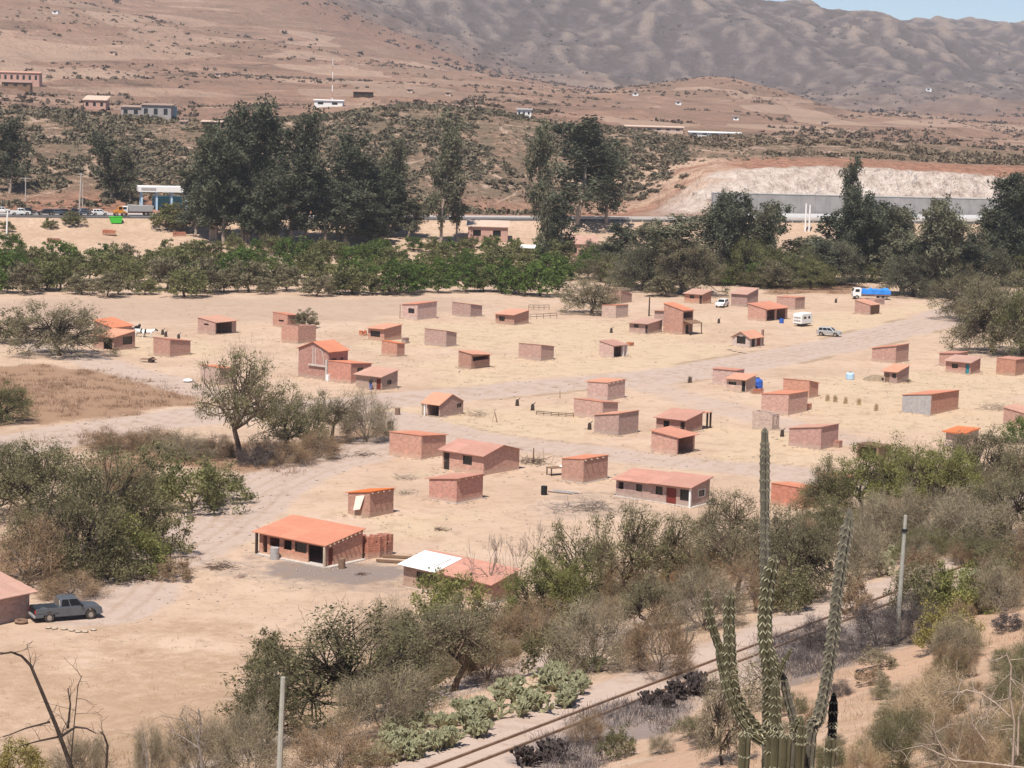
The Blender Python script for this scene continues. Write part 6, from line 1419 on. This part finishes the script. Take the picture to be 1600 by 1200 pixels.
# filling station canopy
p = P(218, 328); cn = thing('station_canopy', 'white flat filling station canopy on pale blue columns beside the highway', 'canopy', p, HWA * .6)
Wc = 76 * p.y / F; f = MB(); f.box((Wc / 2, 3, 5.9), (Wc + .8, 8, 1.5)); f.build('roof_deck', M['white'], cn)
f = MB(); f.box((Wc * .18, -1.03, 6.0), (Wc * .3, .06, .7)); f.build('fascia_panel', M['plaster_grey'], cn)
M['pale_blue'] = simple('pale_blue', (.40, .56, .70), .7, .1, 2)
for k in range(4):
    for y in (0, 6): f = MB(); f.box((.6 + k * (Wc - 1.2) / 3, y, 2.5), (.55, .55, 5.3)); f.build('column', M['pale_blue'], cn)
f = MB(); f.box((Wc * .6, 7.5, 1.8), (Wc * .6, 3, 3.6)); f.build('kiosk', M['teal_paint'], cn)
# ------------------------------------------------------------------ poles and masts
def pole(label, a, b, r0, r1, mat='concrete', name='utility_pole', arm=0, base=None, d=None, insul=False):
    p = base or P(*b); dd = d or p.y; tp = Vector(at_d(a[0], a[1], dd)); p = Vector((p.x, p.y, float(G(p.x, p.y)))); t = thing(name, label, 'pole', p); v = tp - p
    f = MB(); f.tube([Vector((0, 0, -.4)), v * .5, v], [r0, (r0 + r1) / 2, r1], 8); f.build('shaft', M[mat], t)
    if arm: f = MB(); f.box((v.x, v.y, v.z * .96), (arm, .14, .14)); f.build('crossarm', M[mat], t)
    if insul: f = MB(); f.lathe((v.x * .88, v.y * .88, v.z * .88 - .06), [(r1 * 1.3, 0), (r1 * 1.9, .04), (r1 * 1.9, .12), (r1 * 1.3, .16)], 10); f.build('band', M['black'], t)
    return t
M['pole_grey'] = simple('pole_grey', (.34, .33, .28), .9, .15, 4)
pole('slim grey concrete pole standing on the burnt bank beside the railway end', (1415, 805), (1401, 1005), .13, .085, 'pole_grey', insul=True)
_u = (432 - 800) / F; dd = 73.0; b0 = Vector(at_d(432, 1200, dd)); b0.z = float(gz(b0.x, b0.y))
pole('slim grey concrete pole rising from the bottom edge left of the big tree', (442.5, 1058), (432, 1200), .12, .085, 'pole_grey', base=b0, d=dd)
pole('tall lattice-grey pole with a crossarm beside the highway cars', (127, 270), (124, 327), .22, .15, 'concrete', arm=1.6)
pole('grey pole with a short arm on the verge at the far left', (40, 277), (40, 314), .18, .12, 'concrete', arm=3.2)
pole('short white pole on the highway bank at the left edge', (12, 329), (10, 372), .24, .2, 'white')
pole('second thinner pole just right of the tall crossarm pole', (129.5, 285), (129, 327), .14, .1, 'concrete')
pole('white lamp pole in front of the retaining wall, left of a pair', (1260, 318), (1258, 362), .3, .25, 'white'); pole('white lamp pole in front of the retaining wall, right of a pair', (1266, 320), (1264, 362), .3, .25, 'white')
p = P(519, 163); ms_ = thing('radio_mast', 'thin red and white radio mast above the white shed on the slope', 'mast', p); hm_ = 70 * p.y / F
for k in range(7): f = MB(); f.tube([(0, 0, hm_ * k / 7 - (.5 if k == 0 else 0)), (0, 0, hm_ * (k + 1) / 7)], .32 - .03 * k, 6); f.build('section', M['white' if k % 2 == 0 else 'pink_wall'], ms_)
# ------------------------------------------------------------------ things around the houses
def drum(label, px, py, mat, h=.9, r=.3, name='oil_drum', cat='drum'):
    p = P(px, py); t = thing(name, label, cat, p); f = MB(); f.lathe((0, 0, -.03), [(r * .95, 0), (r, .03), (r, h * .33), (r * 1.05, h * .35), (r, h * .38), (r, h * .64), (r * 1.05, h * .66), (r, h * .69), (r, h - .02), (r * .96, h), (r * .9, h - .03)], 16); f.build('shell', M[mat], t); return t
drum('black oil drum standing alone left of the brown block with rafter ends', 850, 773, 'black', 1.0, .34); drum('black drum at the left corner of the plain brick house', 610, 671, 'black', 1.1, .4); drum('brown drum on the sand behind the leafless tree', 621, 648, 'rust', .95, .36)
drum('dark rusty barrel at the right corner of the large orange-roofed house', 534, 888, 'rust', .95, .32); drum('grey metal barrel before the porch of the large orange-roofed house', 429, 874, 'plaster_grey', 1.15, .42); drum('blue drum among the clutter beside the caravan', 1221, 505, 'blue', .9, .45)
p = P(1183, 608); t = thing('water_tank', 'dark blue round water tank behind the house with the black doorway', 'water tank', p); f = MB(); f.lathe((0, 0, 0), [(.78, 0), (.82, .1), (.82, .55), (.86, .6), (.82, .65), (.82, 1.2), (.7, 1.45), (.35, 1.6), (.3, 1.72)], 18); f.build('shell', M['blue'], t); f = MB(); f.lathe((0, 0, 1.72), [(.32, 0), (.32, .06)], 12); f.build('lid', M['black'], t)
p = P(1328, 593); t = thing('water_tank', 'pale blue-grey water tank left of the earth mound', 'water tank', p); f = MB(); f.lathe((0, 0, 0), [(.62, 0), (.66, .1), (.66, .9), (.5, 1.1), (.25, 1.15)], 16); f.build('shell', M['pale_blue'], t); f = MB(); f.lathe((0, 0, 1.15), [(.26, 0), (.26, .06)], 12); f.build('lid', M['black'], t)
def brickstack(label, px, py, L, D, H, rz=54, mat='orange_brick', grp=None, seed=1):
    p = P(px, py); t = thing('brick_stack', label, 'brick stack', p, R_(rz), grp); r = random.Random(seed); f = MB(); nx, ny, nz = max(2, int(L / .3)), max(2, int(D / .3)), max(2, int(H / .22))
    for i in range(nx):
        for j in range(ny):
            hh = nz if r.random() < .4 else r.randint(max(1, nz // 3), nz)
            for k in range(hh):
                f.box(((i + .5) * L / nx, (j + .5) * D / ny, (k + .5) * H / nz), (L / nx * .93, D / ny * .93, H / nz * .9), r.uniform(-.04, .04))
    f.build('bricks', M[mat], t); return t
brickstack('tall stack of orange hollow bricks nearest to the large orange-roofed house', 574, 874, 2.2, 1.4, 2.1, 40, seed=1); brickstack('second tall stack of orange hollow bricks, right of the first', 593, 872, 2.0, 1.3, 2.0, 54, seed=2); brickstack('low stack of orange bricks in front of the two tall stacks', 584, 866, 1.4, 1.0, .9, 54, seed=5)
brickstack('small heap of orange bricks below the blue water tank', 1178, 616, 1.6, 1.0, .7, 20, seed=3); brickstack('long low stack of red bricks beside the house with the mortar corner', 1262, 641, 1.2, 3.2, .9, 54, 'brick_red', seed=4); brickstack('small orange brick heap by the house with the dark window in the back row', 568, 525, 1.3, 1.1, .9, 54, seed=6); brickstack('small orange heap right of the hut with white posts', 984, 541, 1.4, 1.0, .6, 54, seed=8)
brickstack('small heap of dark bricks behind the tiny brick shed', 634, 537, 1.2, 1.0, 1.0, 54, 'brick_dark', seed=9); brickstack('dark red brick pile at the right corner of the large plain red house', 1311, 700, .9, .9, .9, 54, 'brick_red', seed=10)
for px, py, lab in ((73, 380, 'small orange brick heap on the sand above the belt at the left'), (160, 367, 'orange brick heap below the green skip'), (270, 370, 'dark red brick heap under the olive tree by the canopy')): brickstack(lab, px, py, 3.4, 1.5, 1.3, 10, seed=int(px))
# brush piles, poles, frames
def brush(label, px, py, wpx, hpx, n=120, mat='bark_grey', name='brush_pile', seed=1):
    p = P(px, py); m = p.y / F; t = thing(name, label, 'brush pile', p); r = random.Random(seed); f = MB(); W = wpx * m; Hh = hpx * m
    for k in range(n):
        a = Vector((r.gauss(0, W * .25), r.gauss(0, W * .22), r.uniform(0, Hh * .5))); d = Vector((r.gauss(0, 1), r.gauss(0, 1), r.uniform(-.1, .8))).normalized() * r.uniform(.25, .5) * W
        f.tube([a - d * .5 + Vector((0, 0, .05)), a + rv(r) * .1 * W * .3, a + d * .5], [.03, .022, .01], 4, cap=False)
    f.build('sticks', M[mat], t); return t
brush('heap of dry sticks left of the large orange-roofed house', 345, 888, 45, 14, 70, 'bark', seed=2); brush('long heap of cut branches in front of the long low house', 925, 797, 75, 24, 90, 'bark_grey', seed=3); brush('tangle of long bent branches left of the cut heap', 875, 800, 60, 22, 26, 'bark_grey', seed=4)
brush('dry brush pile right of the steep gabled hut', 745, 650, 40, 20, 60, 'bark_pale', seed=5); brush('rubble and brush heap left of the red house with rafter shadows', 636, 748, 44, 10, 60, 'rock', seed=6); brush('second rubble heap below the first, right of the house with the sheet', 634, 772, 40, 10, 50, 'rock', seed=7)
brush('dark brush fence left of the brown block with rafter ends', 835, 724, 50, 16, 90, 'bark', seed=8); brush('small heap of reddish debris in front of the large orange-roofed house', 379, 901, 26, 6, 40, 'brick_dark', seed=9); brush('small heap of debris below the thick porch of the large house', 565, 898, 20, 5, 30, 'bark', seed=10); brush('small dry branches on the sand below the house with the sheet', 690, 829, 26, 8, 30, 'bark', seed=11)
brush('brush pile by the side wall of the tiny salmon-roofed hut', 1420, 598, 14, 10, 30, 'bark_dark', seed=12); brush('driftwood heap under the leafless tree', 560, 712, 60, 8, 40, 'bark', seed=13); brush('dry bush fence at the right edge of the village', 1560, 640, 60, 14, 80, 'bark_pale', seed=14)
def stick(label, pts, r=.05, mat='wood', name='wooden_post', cat='post'):
    p = P(*pts[0]); t = thing(name, label, cat, p); f = MB(); pp = [Vector(at_d(x, y, p.y)) - p for x, y in pts]; pp[0] = Vector((0, 0, -.3)); f.tube(pp, [r * 1.1 - r * .4 * i / (len(pp) - 1) for i in range(len(pp))], 6); f.build('shaft', M[mat], t); return t
stick('small crooked forked stick beside the track below the thicket', [(265, 874), (267, 855), (270, 838), (269, 833)], .07, 'bark_dark')
stick('upright pole left of a pair near the brush fence', [(833, 722), (834, 700)], .1, 'wood'); stick('upright pole right of a pair near the brush fence', [(849, 722), (849, 702)], .09, 'wood_pale')
stick('leaning stick of the tripod right of the gabled hut', [(778, 660), (772, 640)], .07, 'wood'); stick('second stick of the tripod right of the gabled hut', [(768, 660), (774, 638)], .07, 'wood_pale')
stick('thin post on the road verge above the three box houses', [(875, 622), (875, 610)], .06, 'wood'); stick('tall dark post behind the flat house with the narrow door', [(1014, 494), (1015, 464)], .16, 'wood_dark'); stick('thin dark post at the end of the track in the thicket', [(207, 848), (208, 836)], .06, 'bark_dark')
for k, (x, y) in enumerate(((834, 1042), (862, 1052))): stick(('short fence post beside the trail, left of the two', 'leaning fence post beside the trail, right of the two')[k], [(x, y), (x + 1 + 3 * k, y - 26)], .05, 'wood_dark', 'fence_post')
def railfence(label, a, b, h=1.0, n=5):
    p, q = P(*a), P(*b); t = thing('pole_fence', label, 'fence', p); f = MB(); d = q - p; d.z = 0
    for z in (h * .55, h): f.tube([Vector((0, 0, z)), d * .5 + Vector((0, 0, z - .05)), d + Vector((0, 0, z))], .05, 5)
    f.build('rails', M['wood_dark'], t)
    for i in range(n): g_ = MB(); v = d * (i / (n - 1)); g_.box((v.x, v.y, h / 2 - .1), (.11, .11, h + .25)); g_.build('post', M['wood'], t)
railfence('dark pole fence right of the low house in the back row', (828, 499), (870, 497)); railfence('further pole fence behind the low house in the back row', (826, 484), (858, 484)); railfence('rough pole fence between the leafless tree and the broad tree', (512, 650), (552, 652), 1.2, 4); railfence('low pole fence across the straw field left of the box houses', (838, 648), (896, 652), .5, 6)
p = P(232, 566); t = thing('handcart', 'little wooden cart frame on the sand before the plain box house', 'cart', p, R_(-10)); f = MB(); f.box((0, 0, .5), (2.4, 1.1, .1)); f.build('bed', M['wood'], t); f = MB(); f.tube([(-1.1, 0, .5), (-1.9, 0, 1.2)], .06, 5); f.build('handle', M['wood_pale'], t)
for y in (-.6, .6): f = MB(); f.lathe((0, 0, 0), [(.06, -.04), (.36, -.04), (.4, 0), (.36, .04), (.06, .04)], 14); w_ = f.build('wheel', M['wood_dark'], t, False, (.5, y, .4)); w_.rotation_euler = (R_(90), 0, 0)
p = P(872, 742); t = thing('work_table', 'cluttered wooden table with a white cloth beside the brown block', 'table', p, R_(30)); f = MB(); f.box((0, 0, .9), (2.6, 1.2, .08)); f.build('tabletop', M['wood'], t)
for x in (-1.2, 1.2):
    for y in (-.5, .5): f = MB(); f.box((x, y, .4), (.1, .1, .95)); f.build('leg', M['wood_dark'], t)
c = thing('white_cloth', 'crumpled white cloth hanging over the table beside the brown block', 'cloth', p + Vector((.9, .3, .96)), R_(30)); f = MB(); f.hexa([(-.7, -.5, 0), (.7, -.6, 0), (.8, .6, 0), (-.7, .6, 0)], [(-.6, -.4, .06), (.6, -.5, .12), (.7, .5, .3), (-.6, .5, .05)]); f.box((.78, 0, -.3), (.04, 1.0, .62)); f.build('fold', M['white'], c)
p = P(880, 770); t = thing('plank_pile', 'grey planks lying on the ground right of the lone black drum', 'planks', p, R_(-20)); r = random.Random(4)
for k in range(6): f = MB(); f.box((r.uniform(-.4, .4), -.5 + k * .22, .06 + .05 * (k % 2)), (2.8, .18, .05), r.uniform(-.08, .08)); f.build('plank', M['plaster_grey' if k % 2 else 'wood'], t)
p = P(614, 880); t = thing('plank_pair', 'two dark planks on the ground left of the half white roof', 'planks', p, R_(-12))
for k in range(2): f = MB(); f.box((0, k * 2.2, .18), (3.2, .25, .2), .1 * k); f.build('plank', M['wood'], t)
p = P(1368, 594); t = thing('earth_mound', 'low brown earth mound left of the tiny salmon-roofed hut', 'mound', p); f = MB(); n = 14; r = random.Random(5)
for i in range(5):
    rr = 1 - i / 4.2; z = math.sin(i / 4 * 1.57) * .95
    for k in range(n): a = 6.283 * k / n; f.v.append((2.3 * rr * math.cos(a) * r.uniform(.9, 1.1), 1.6 * rr * math.sin(a) * r.uniform(.9, 1.1), z - .1))
for i in range(4):
    for k in range(n): f.f.append((i * n + k, i * n + (k + 1) % n, (i + 1) * n + (k + 1) % n, (i + 1) * n + k)); f.m.append(0)
f.f.append(tuple(4 * n + k for k in range(n))); f.m.append(0); M['earth'] = simple('earth', (.25, .19, .13), .95, .3, 3, bump=.4); f.build('soil', M['earth'], t, True)
def boulder(label, px, py, r0, mat='white', name='white_rock', cat='rock', grp=None, flat=.7):
    p = P(px, py); f = MB(); r = random.Random(int(px)); n = 9
    for i in range(6):
        e = -.5 + 1.0 * i / 5; rr = math.cos(e * 3.0) ** .7 if abs(e) < .5 else .1
        for k in range(n): a = 6.283 * k / n; f.v.append((r0 * max(rr, .1) * math.cos(a) * r.uniform(.8, 1.15), r0 * max(rr, .1) * math.sin(a) * r.uniform(.8, 1.15), r0 * flat * (e + .45)))
    for i in range(5):
        for k in range(n): f.f.append((i * n + k, i * n + (k + 1) % n, (i + 1) * n + (k + 1) % n, (i + 1) * n + k)); f.m.append(0)
    f.f.append(tuple(5 * n + k for k in range(n))); f.m.append(0); return tag(f.build(name, M[mat], None, True, p), label, cat, grp)
boulder('bright white rock beside the track to the gnarled tree', 294, 597, .8); boulder('dark square hole-like block on the red bank below the pole', 1343, 1051, .22, 'black', 'dark_block', 'rock')
for px, py in ((85, 983), (100, 984), (112, 986), (122, 988), (133, 988), (146, 985), (76, 982)): boulder('pale stone in the row on the sand in front of the pickup', px, py, .28, 'rock', 'pale_stone', 'stone', 'row of stones before the pickup')
for px, py in ((1147, 549), (1156, 551), (1163, 552), (1140, 547)): boulder('white stone in front of the little gabled cottage', px, py, .45, 'rock', 'white_stone', 'stone', 'stones before the cottage')
p = P(33, 974); t = tag(MB().build('old_tyre', M['tyre'], None, False, p + Vector((0, 0, .05))), 'old brown tyre lying beside the pickup and the red house', 'tyre'); f = MB(); f.lathe((0, 0, 0), [(.3, .02), (.34, 0), (.5, .02), (.56, .12), (.5, .24), (.34, .24), (.3, .2), (.3, .02)], 18); t.data = f.mesh('old_tyre', M['rust'])
for k, (px, py, lab) in enumerate(((921, 671, 'dark tree stump on the straw field left of the lowest box house'), (955, 520, 'dark stump heap on the sand above the hut with white posts'), (1123, 505, 'small stump on the sand below the white car'), (808, 634, 'dark stump on the verge, left of two'), (832, 641, 'dark stump on the verge, right of two'), (254, 523, 'tiny dark stump behind the plain box house, left of two'), (259, 526, 'tiny dark stump behind the plain box house, right of two'), (279, 530, 'dark stump standing just behind the plain box house roof'), (1306, 473, 'small dark stump on the sand left of the blue-covered lorry'), (1222, 682, 'dark stump right of the roofless shed'))):
    p = P(px, py); t = thing('tree_stump', lab, 'stump', p); f = MB(); f.lathe((0, 0, -.1), [(.34, 0), (.26, .3), (.24, .8), (.12, 1.0)], 9); f.build('stump', M['bark_dark'], t, True); f = MB(); f.tube([(0, 0, .7), (.3, .1, 1.0), (.4, .15, 1.15)], [.08, .05, .03], 5); f.build('branch', M['bark_dark'], t)
g = np.random.default_rng(15)
for px, py in ((1293, 627), (1305, 628), (1321, 631), (1342, 633), (1369, 642), (1078, 598)):
    p = P(px, py); n = 160; a = g.uniform(0, 6.28, n); st = np.stack([np.cos(a) * .35, np.sin(a) * .35, np.zeros(n)], 1) * g.uniform(.3, 1, n)[:, None]; dd = -st * .8 + np.array([0, 0, 1.0]) + g.normal(0, .1, (n, 3)); V, Q = ribbons(g, st, dd, g.uniform(.7, 1.15, n), .03, 2, .12)
    tag(link('straw_sheaf', np_mesh('straw_sheaf', V, Q, M['straw'] if px != 1078 else M['bark'], {'tint': np.repeat(g.uniform(0, 1, n), 6)}), None, p), 'standing straw sheaf in the row right of the mortar-corner house' if px != 1078 else 'lone dark sheaf beside the road above the long house', 'sheaf', 'row of straw sheaves' if px != 1078 else None)
# cattle
def cow(label, px, py, rz, body, patch):
    p = P(px, py); t = thing('cow', label, 'cow', p, rz); f = MB(); 
    def tb(pts, rr, m=0, n=8): f.tube(pts, rr, n, m)
    tb([(-.95, 0, 1.0), (-.75, 0, 1.02), (-.3, 0, .95), (.3, 0, .95), (.7, 0, 1.0), (.95, 0, 1.1), (1.15, 0, 1.25), (1.35, 0, 1.38)], [.16, .33, .38, .40, .36, .28, .2, .15])
    tb([(1.3, 0, 1.42), (1.5, 0, 1.34), (1.75, 0, 1.18), (1.82, 0, 1.12)], [.15, .16, .11, .08], 1)
    for s in (-1, 1):
        tb([(.68, s * .18, .95), (.66, s * .2, .62), (.7, s * .2, .36), (.68, s * .2, .06), (.7, s * .2, 0)], [.17, .11, .075, .06, .07])
        tb([(-.7, s * .2, 1.0), (-.62, s * .24, .68), (-.82, s * .23, .42), (-.76, s * .23, .06), (-.74, s * .23, 0)], [.2, .15, .08, .06, .07])
        tb([(1.36, s * .1, 1.48), (1.34, s * .26, 1.5)], [.05, .02], 1, 5)
    tb([(-.98, 0, 1.15), (-1.1, 0, .85), (-1.08, 0, .5)], [.04, .03, .04], 1, 5)
    f.v = [(x, y * (1 if abs(y) > .5 else 1), z) for x, y, z in f.v]
    tb([(-.45, 0, 1.0), (-.15, 0, 1.0)], [.41, .42], 1, 9)
    f.build('body', [M[body], M[patch]], t, True); return t
cow('black and white cow standing right of the salmon-roofed house', 230, 527, R_(5), 'white', 'black'); cow('white cow with its head down left of the black and white one', 219, 526, R_(170), 'white', 'black'); cow('dark cow beside the wall of the salmon-roofed house', 214, 521, R_(80), 'black', 'black')
# a person by the dark red door
p = P(579, 609); t = thing('person', 'person in dark clothes standing by the wall left of the red door', 'person', p, R_(-120))
bm_v = {}; E = []; names = []
def jt(n_, c, r, par=None):
    bm_v[n_] = (len(names), r); names.append(c)
    if par: E.append((bm_v[par][0], bm_v[n_][0]))
jt('pel', (0, 0, .95), .15); jt('sp', (0, 0, 1.15), .14, 'pel'); jt('ch', (.01, 0, 1.35), .17, 'sp'); jt('nk', (.0, 0, 1.5), .07, 'ch'); jt('hd0', (.02, 0, 1.58), .09, 'nk'); jt('hd', (.03, 0, 1.68), .105, 'hd0'); jt('hd1', (.02, 0, 1.76), .07, 'hd')
jt('ns', (.14, 0, 1.66), .02, 'hd')
for s, q_ in ((-1, 'l'), (1, 'r')):
    jt('ear' + q_, (.02, s * .11, 1.67), .02, 'hd'); jt('hip' + q_, (0, s * .1, .9), .11, 'pel'); jt('kn' + q_, (.03, s * .11, .5), .075, 'hip' + q_); jt('an' + q_, (0, s * .12, .09), .05, 'kn' + q_); jt('to' + q_, (.17, s * .14, .04), .04, 'an' + q_)
    jt('sh' + q_, (0, s * .2, 1.4), .075, 'ch'); jt('el' + q_, (-.02, s * .27, 1.12), .052, 'sh' + q_); jt('wr' + q_, (.08, s * .27, .87), .035, 'el' + q_); jt('pa' + q_, (.1, s * .265, .8), .035, 'wr' + q_)
    for k in range(4): jt('f%d%s' % (k, q_), (.06 + k * .025, s * (.262 + .004 * (k % 2)), .71 - .012 * (1.5 - abs(k - 1.5))), .009, 'pa' + q_)
    jt('th' + q_, (.15, s * .245, .77), .01, 'pa' + q_)
me = bpy.data.meshes.new('body'); me.from_pydata(names, E, []); 
for mm in ('cloth_dark', 'blue', 'skin'): me.materials.append(M[mm])
ob = bpy.data.objects.new('body', me); COL.objects.link(ob); ob.parent = t
ob.modifiers.new('Skin', 'SKIN'); sb = ob.modifiers.new('Sub', 'SUBSURF'); sb.levels = sb.render_levels = 1
if not me.skin_vertices: me.attributes.new
bpy.context.view_layer.update()
sv = me.skin_vertices[0].data if me.skin_vertices else None
if sv:
    for n_, (i, r) in bm_v.items(): sv[i].radius = (r, r)
    sv[0].use_root = True
    dg = bpy.context.evaluated_depsgraph_get(); ev = bpy.data.meshes.new_from_object(ob.evaluated_get(dg)); ob.modifiers.clear(); ob.data = ev
    for mm in ('cloth_dark', 'blue', 'skin'):
        if len(ev.materials) < 3: ev.materials.append(M[mm])
    ev.materials[0] = M['cloth_dark']; ev.materials[1] = M['blue']; ev.materials[2] = M['skin']
    for f_ in ev.polygons:
        z = f_.center.z; f_.use_smooth = True; f_.material_index = 2 if (z > 1.52 or (z < .86 and abs(f_.center.y) > .2 and z > .6)) else (0 if z > .93 else 1)
f = MB(); f.lathe((.0, 0, 1.66), [(.118, 0), (.122, .06), (.1, .12), (.04, .15)], 12); f.build('hair', M['black'], t, True)
# ------------------------------------------------------------------ camera, light, sky, air
cam = bpy.data.cameras.new('Camera'); cam.sensor_width = 36; cam.lens = 36 * F / 1600; cam.clip_start = .5; cam.clip_end = 20000
co_ = bpy.data.objects.new('Camera', cam); COL.objects.link(co_)
up0 = Vector((0, SP, CP)); fw = Vector((0, CP, -SP)); rt_ = Vector((1, 0, 0))
Xc = rt_ * CR + up0 * SR; Yc = -rt_ * SR + up0 * CR; Zc = -fw
mw = Matrix((Xc, Yc, Zc)).transposed().to_4x4(); mw.translation = Vector((0, 0, CAMZ)); co_.matrix_world = mw
scn.camera = co_
EL = R_(62); az = Vector((-.33, -.944, 0)).normalized()
S3 = az * math.cos(EL) + Vector((0, 0, math.sin(EL)))
sun = bpy.data.lights.new('Sun', 'SUN'); sun.energy = 5.0; sun.angle = R_(.53); sun.color = (1, .93, .84)
so = bpy.data.objects.new('Sun', sun); COL.objects.link(so); so.rotation_euler = (-S3).to_track_quat('-Z', 'Y').to_euler(); so.location = (0, 0, 300)
w = bpy.data.worlds.new('World'); scn.world = w; w.use_nodes = True; nt = w.node_tree
bg = nt.nodes['Background']; sky = nt.nodes.new('ShaderNodeTexSky'); sky.sky_type = 'NISHITA'; sky.sun_disc = False
sky.sun_elevation = EL; sky.sun_rotation = math.atan2(az.x, az.y); sky.air_density = .8; sky.dust_density = .6; sky.ozone_density = 2.5; sky.altitude = 2500
nt.links.new(sky.outputs[0], bg.inputs[0]); bg.inputs[1].default_value = .10
scn.view_settings.view_transform = 'Standard'; scn.view_settings.look = 'None'; scn.view_settings.exposure = EXPO; scn.view_settings.gamma = 1
if HAZE:
    hm, hnt, hout = newmat('haze'); pv = hnt.nodes.new('ShaderNodeVolumePrincipled'); pv.inputs['Color'].default_value = (.95, .92, .93, 1); pv.inputs['Density'].default_value = HAZE; pv.inputs['Anisotropy'].default_value = .2
    hnt.links.new(pv.outputs[0], hout.inputs['Volume'])
    zt = float(HZ.max()) + 15; zb = min(float(HZ.min()), -2) - 2
    mb = MB(); mb.box((0, 3500, (zt + zb) / 2), (2 * 2950, 7200, zt - zb)); ho = mb.build('haze', hm); tag(ho, kind='stuff')
    co_xmax = float(np.abs(HX).max()); print('hills half width', co_xmax)
scn.cycles.volume_bounces = 0; scn.cycles.max_bounces = 6; scn.cycles.diffuse_bounces = 3; scn.cycles.transmission_bounces = 3; scn.cycles.use_adaptive_sampling = True
scn.cycles.use_denoising = DENOISE
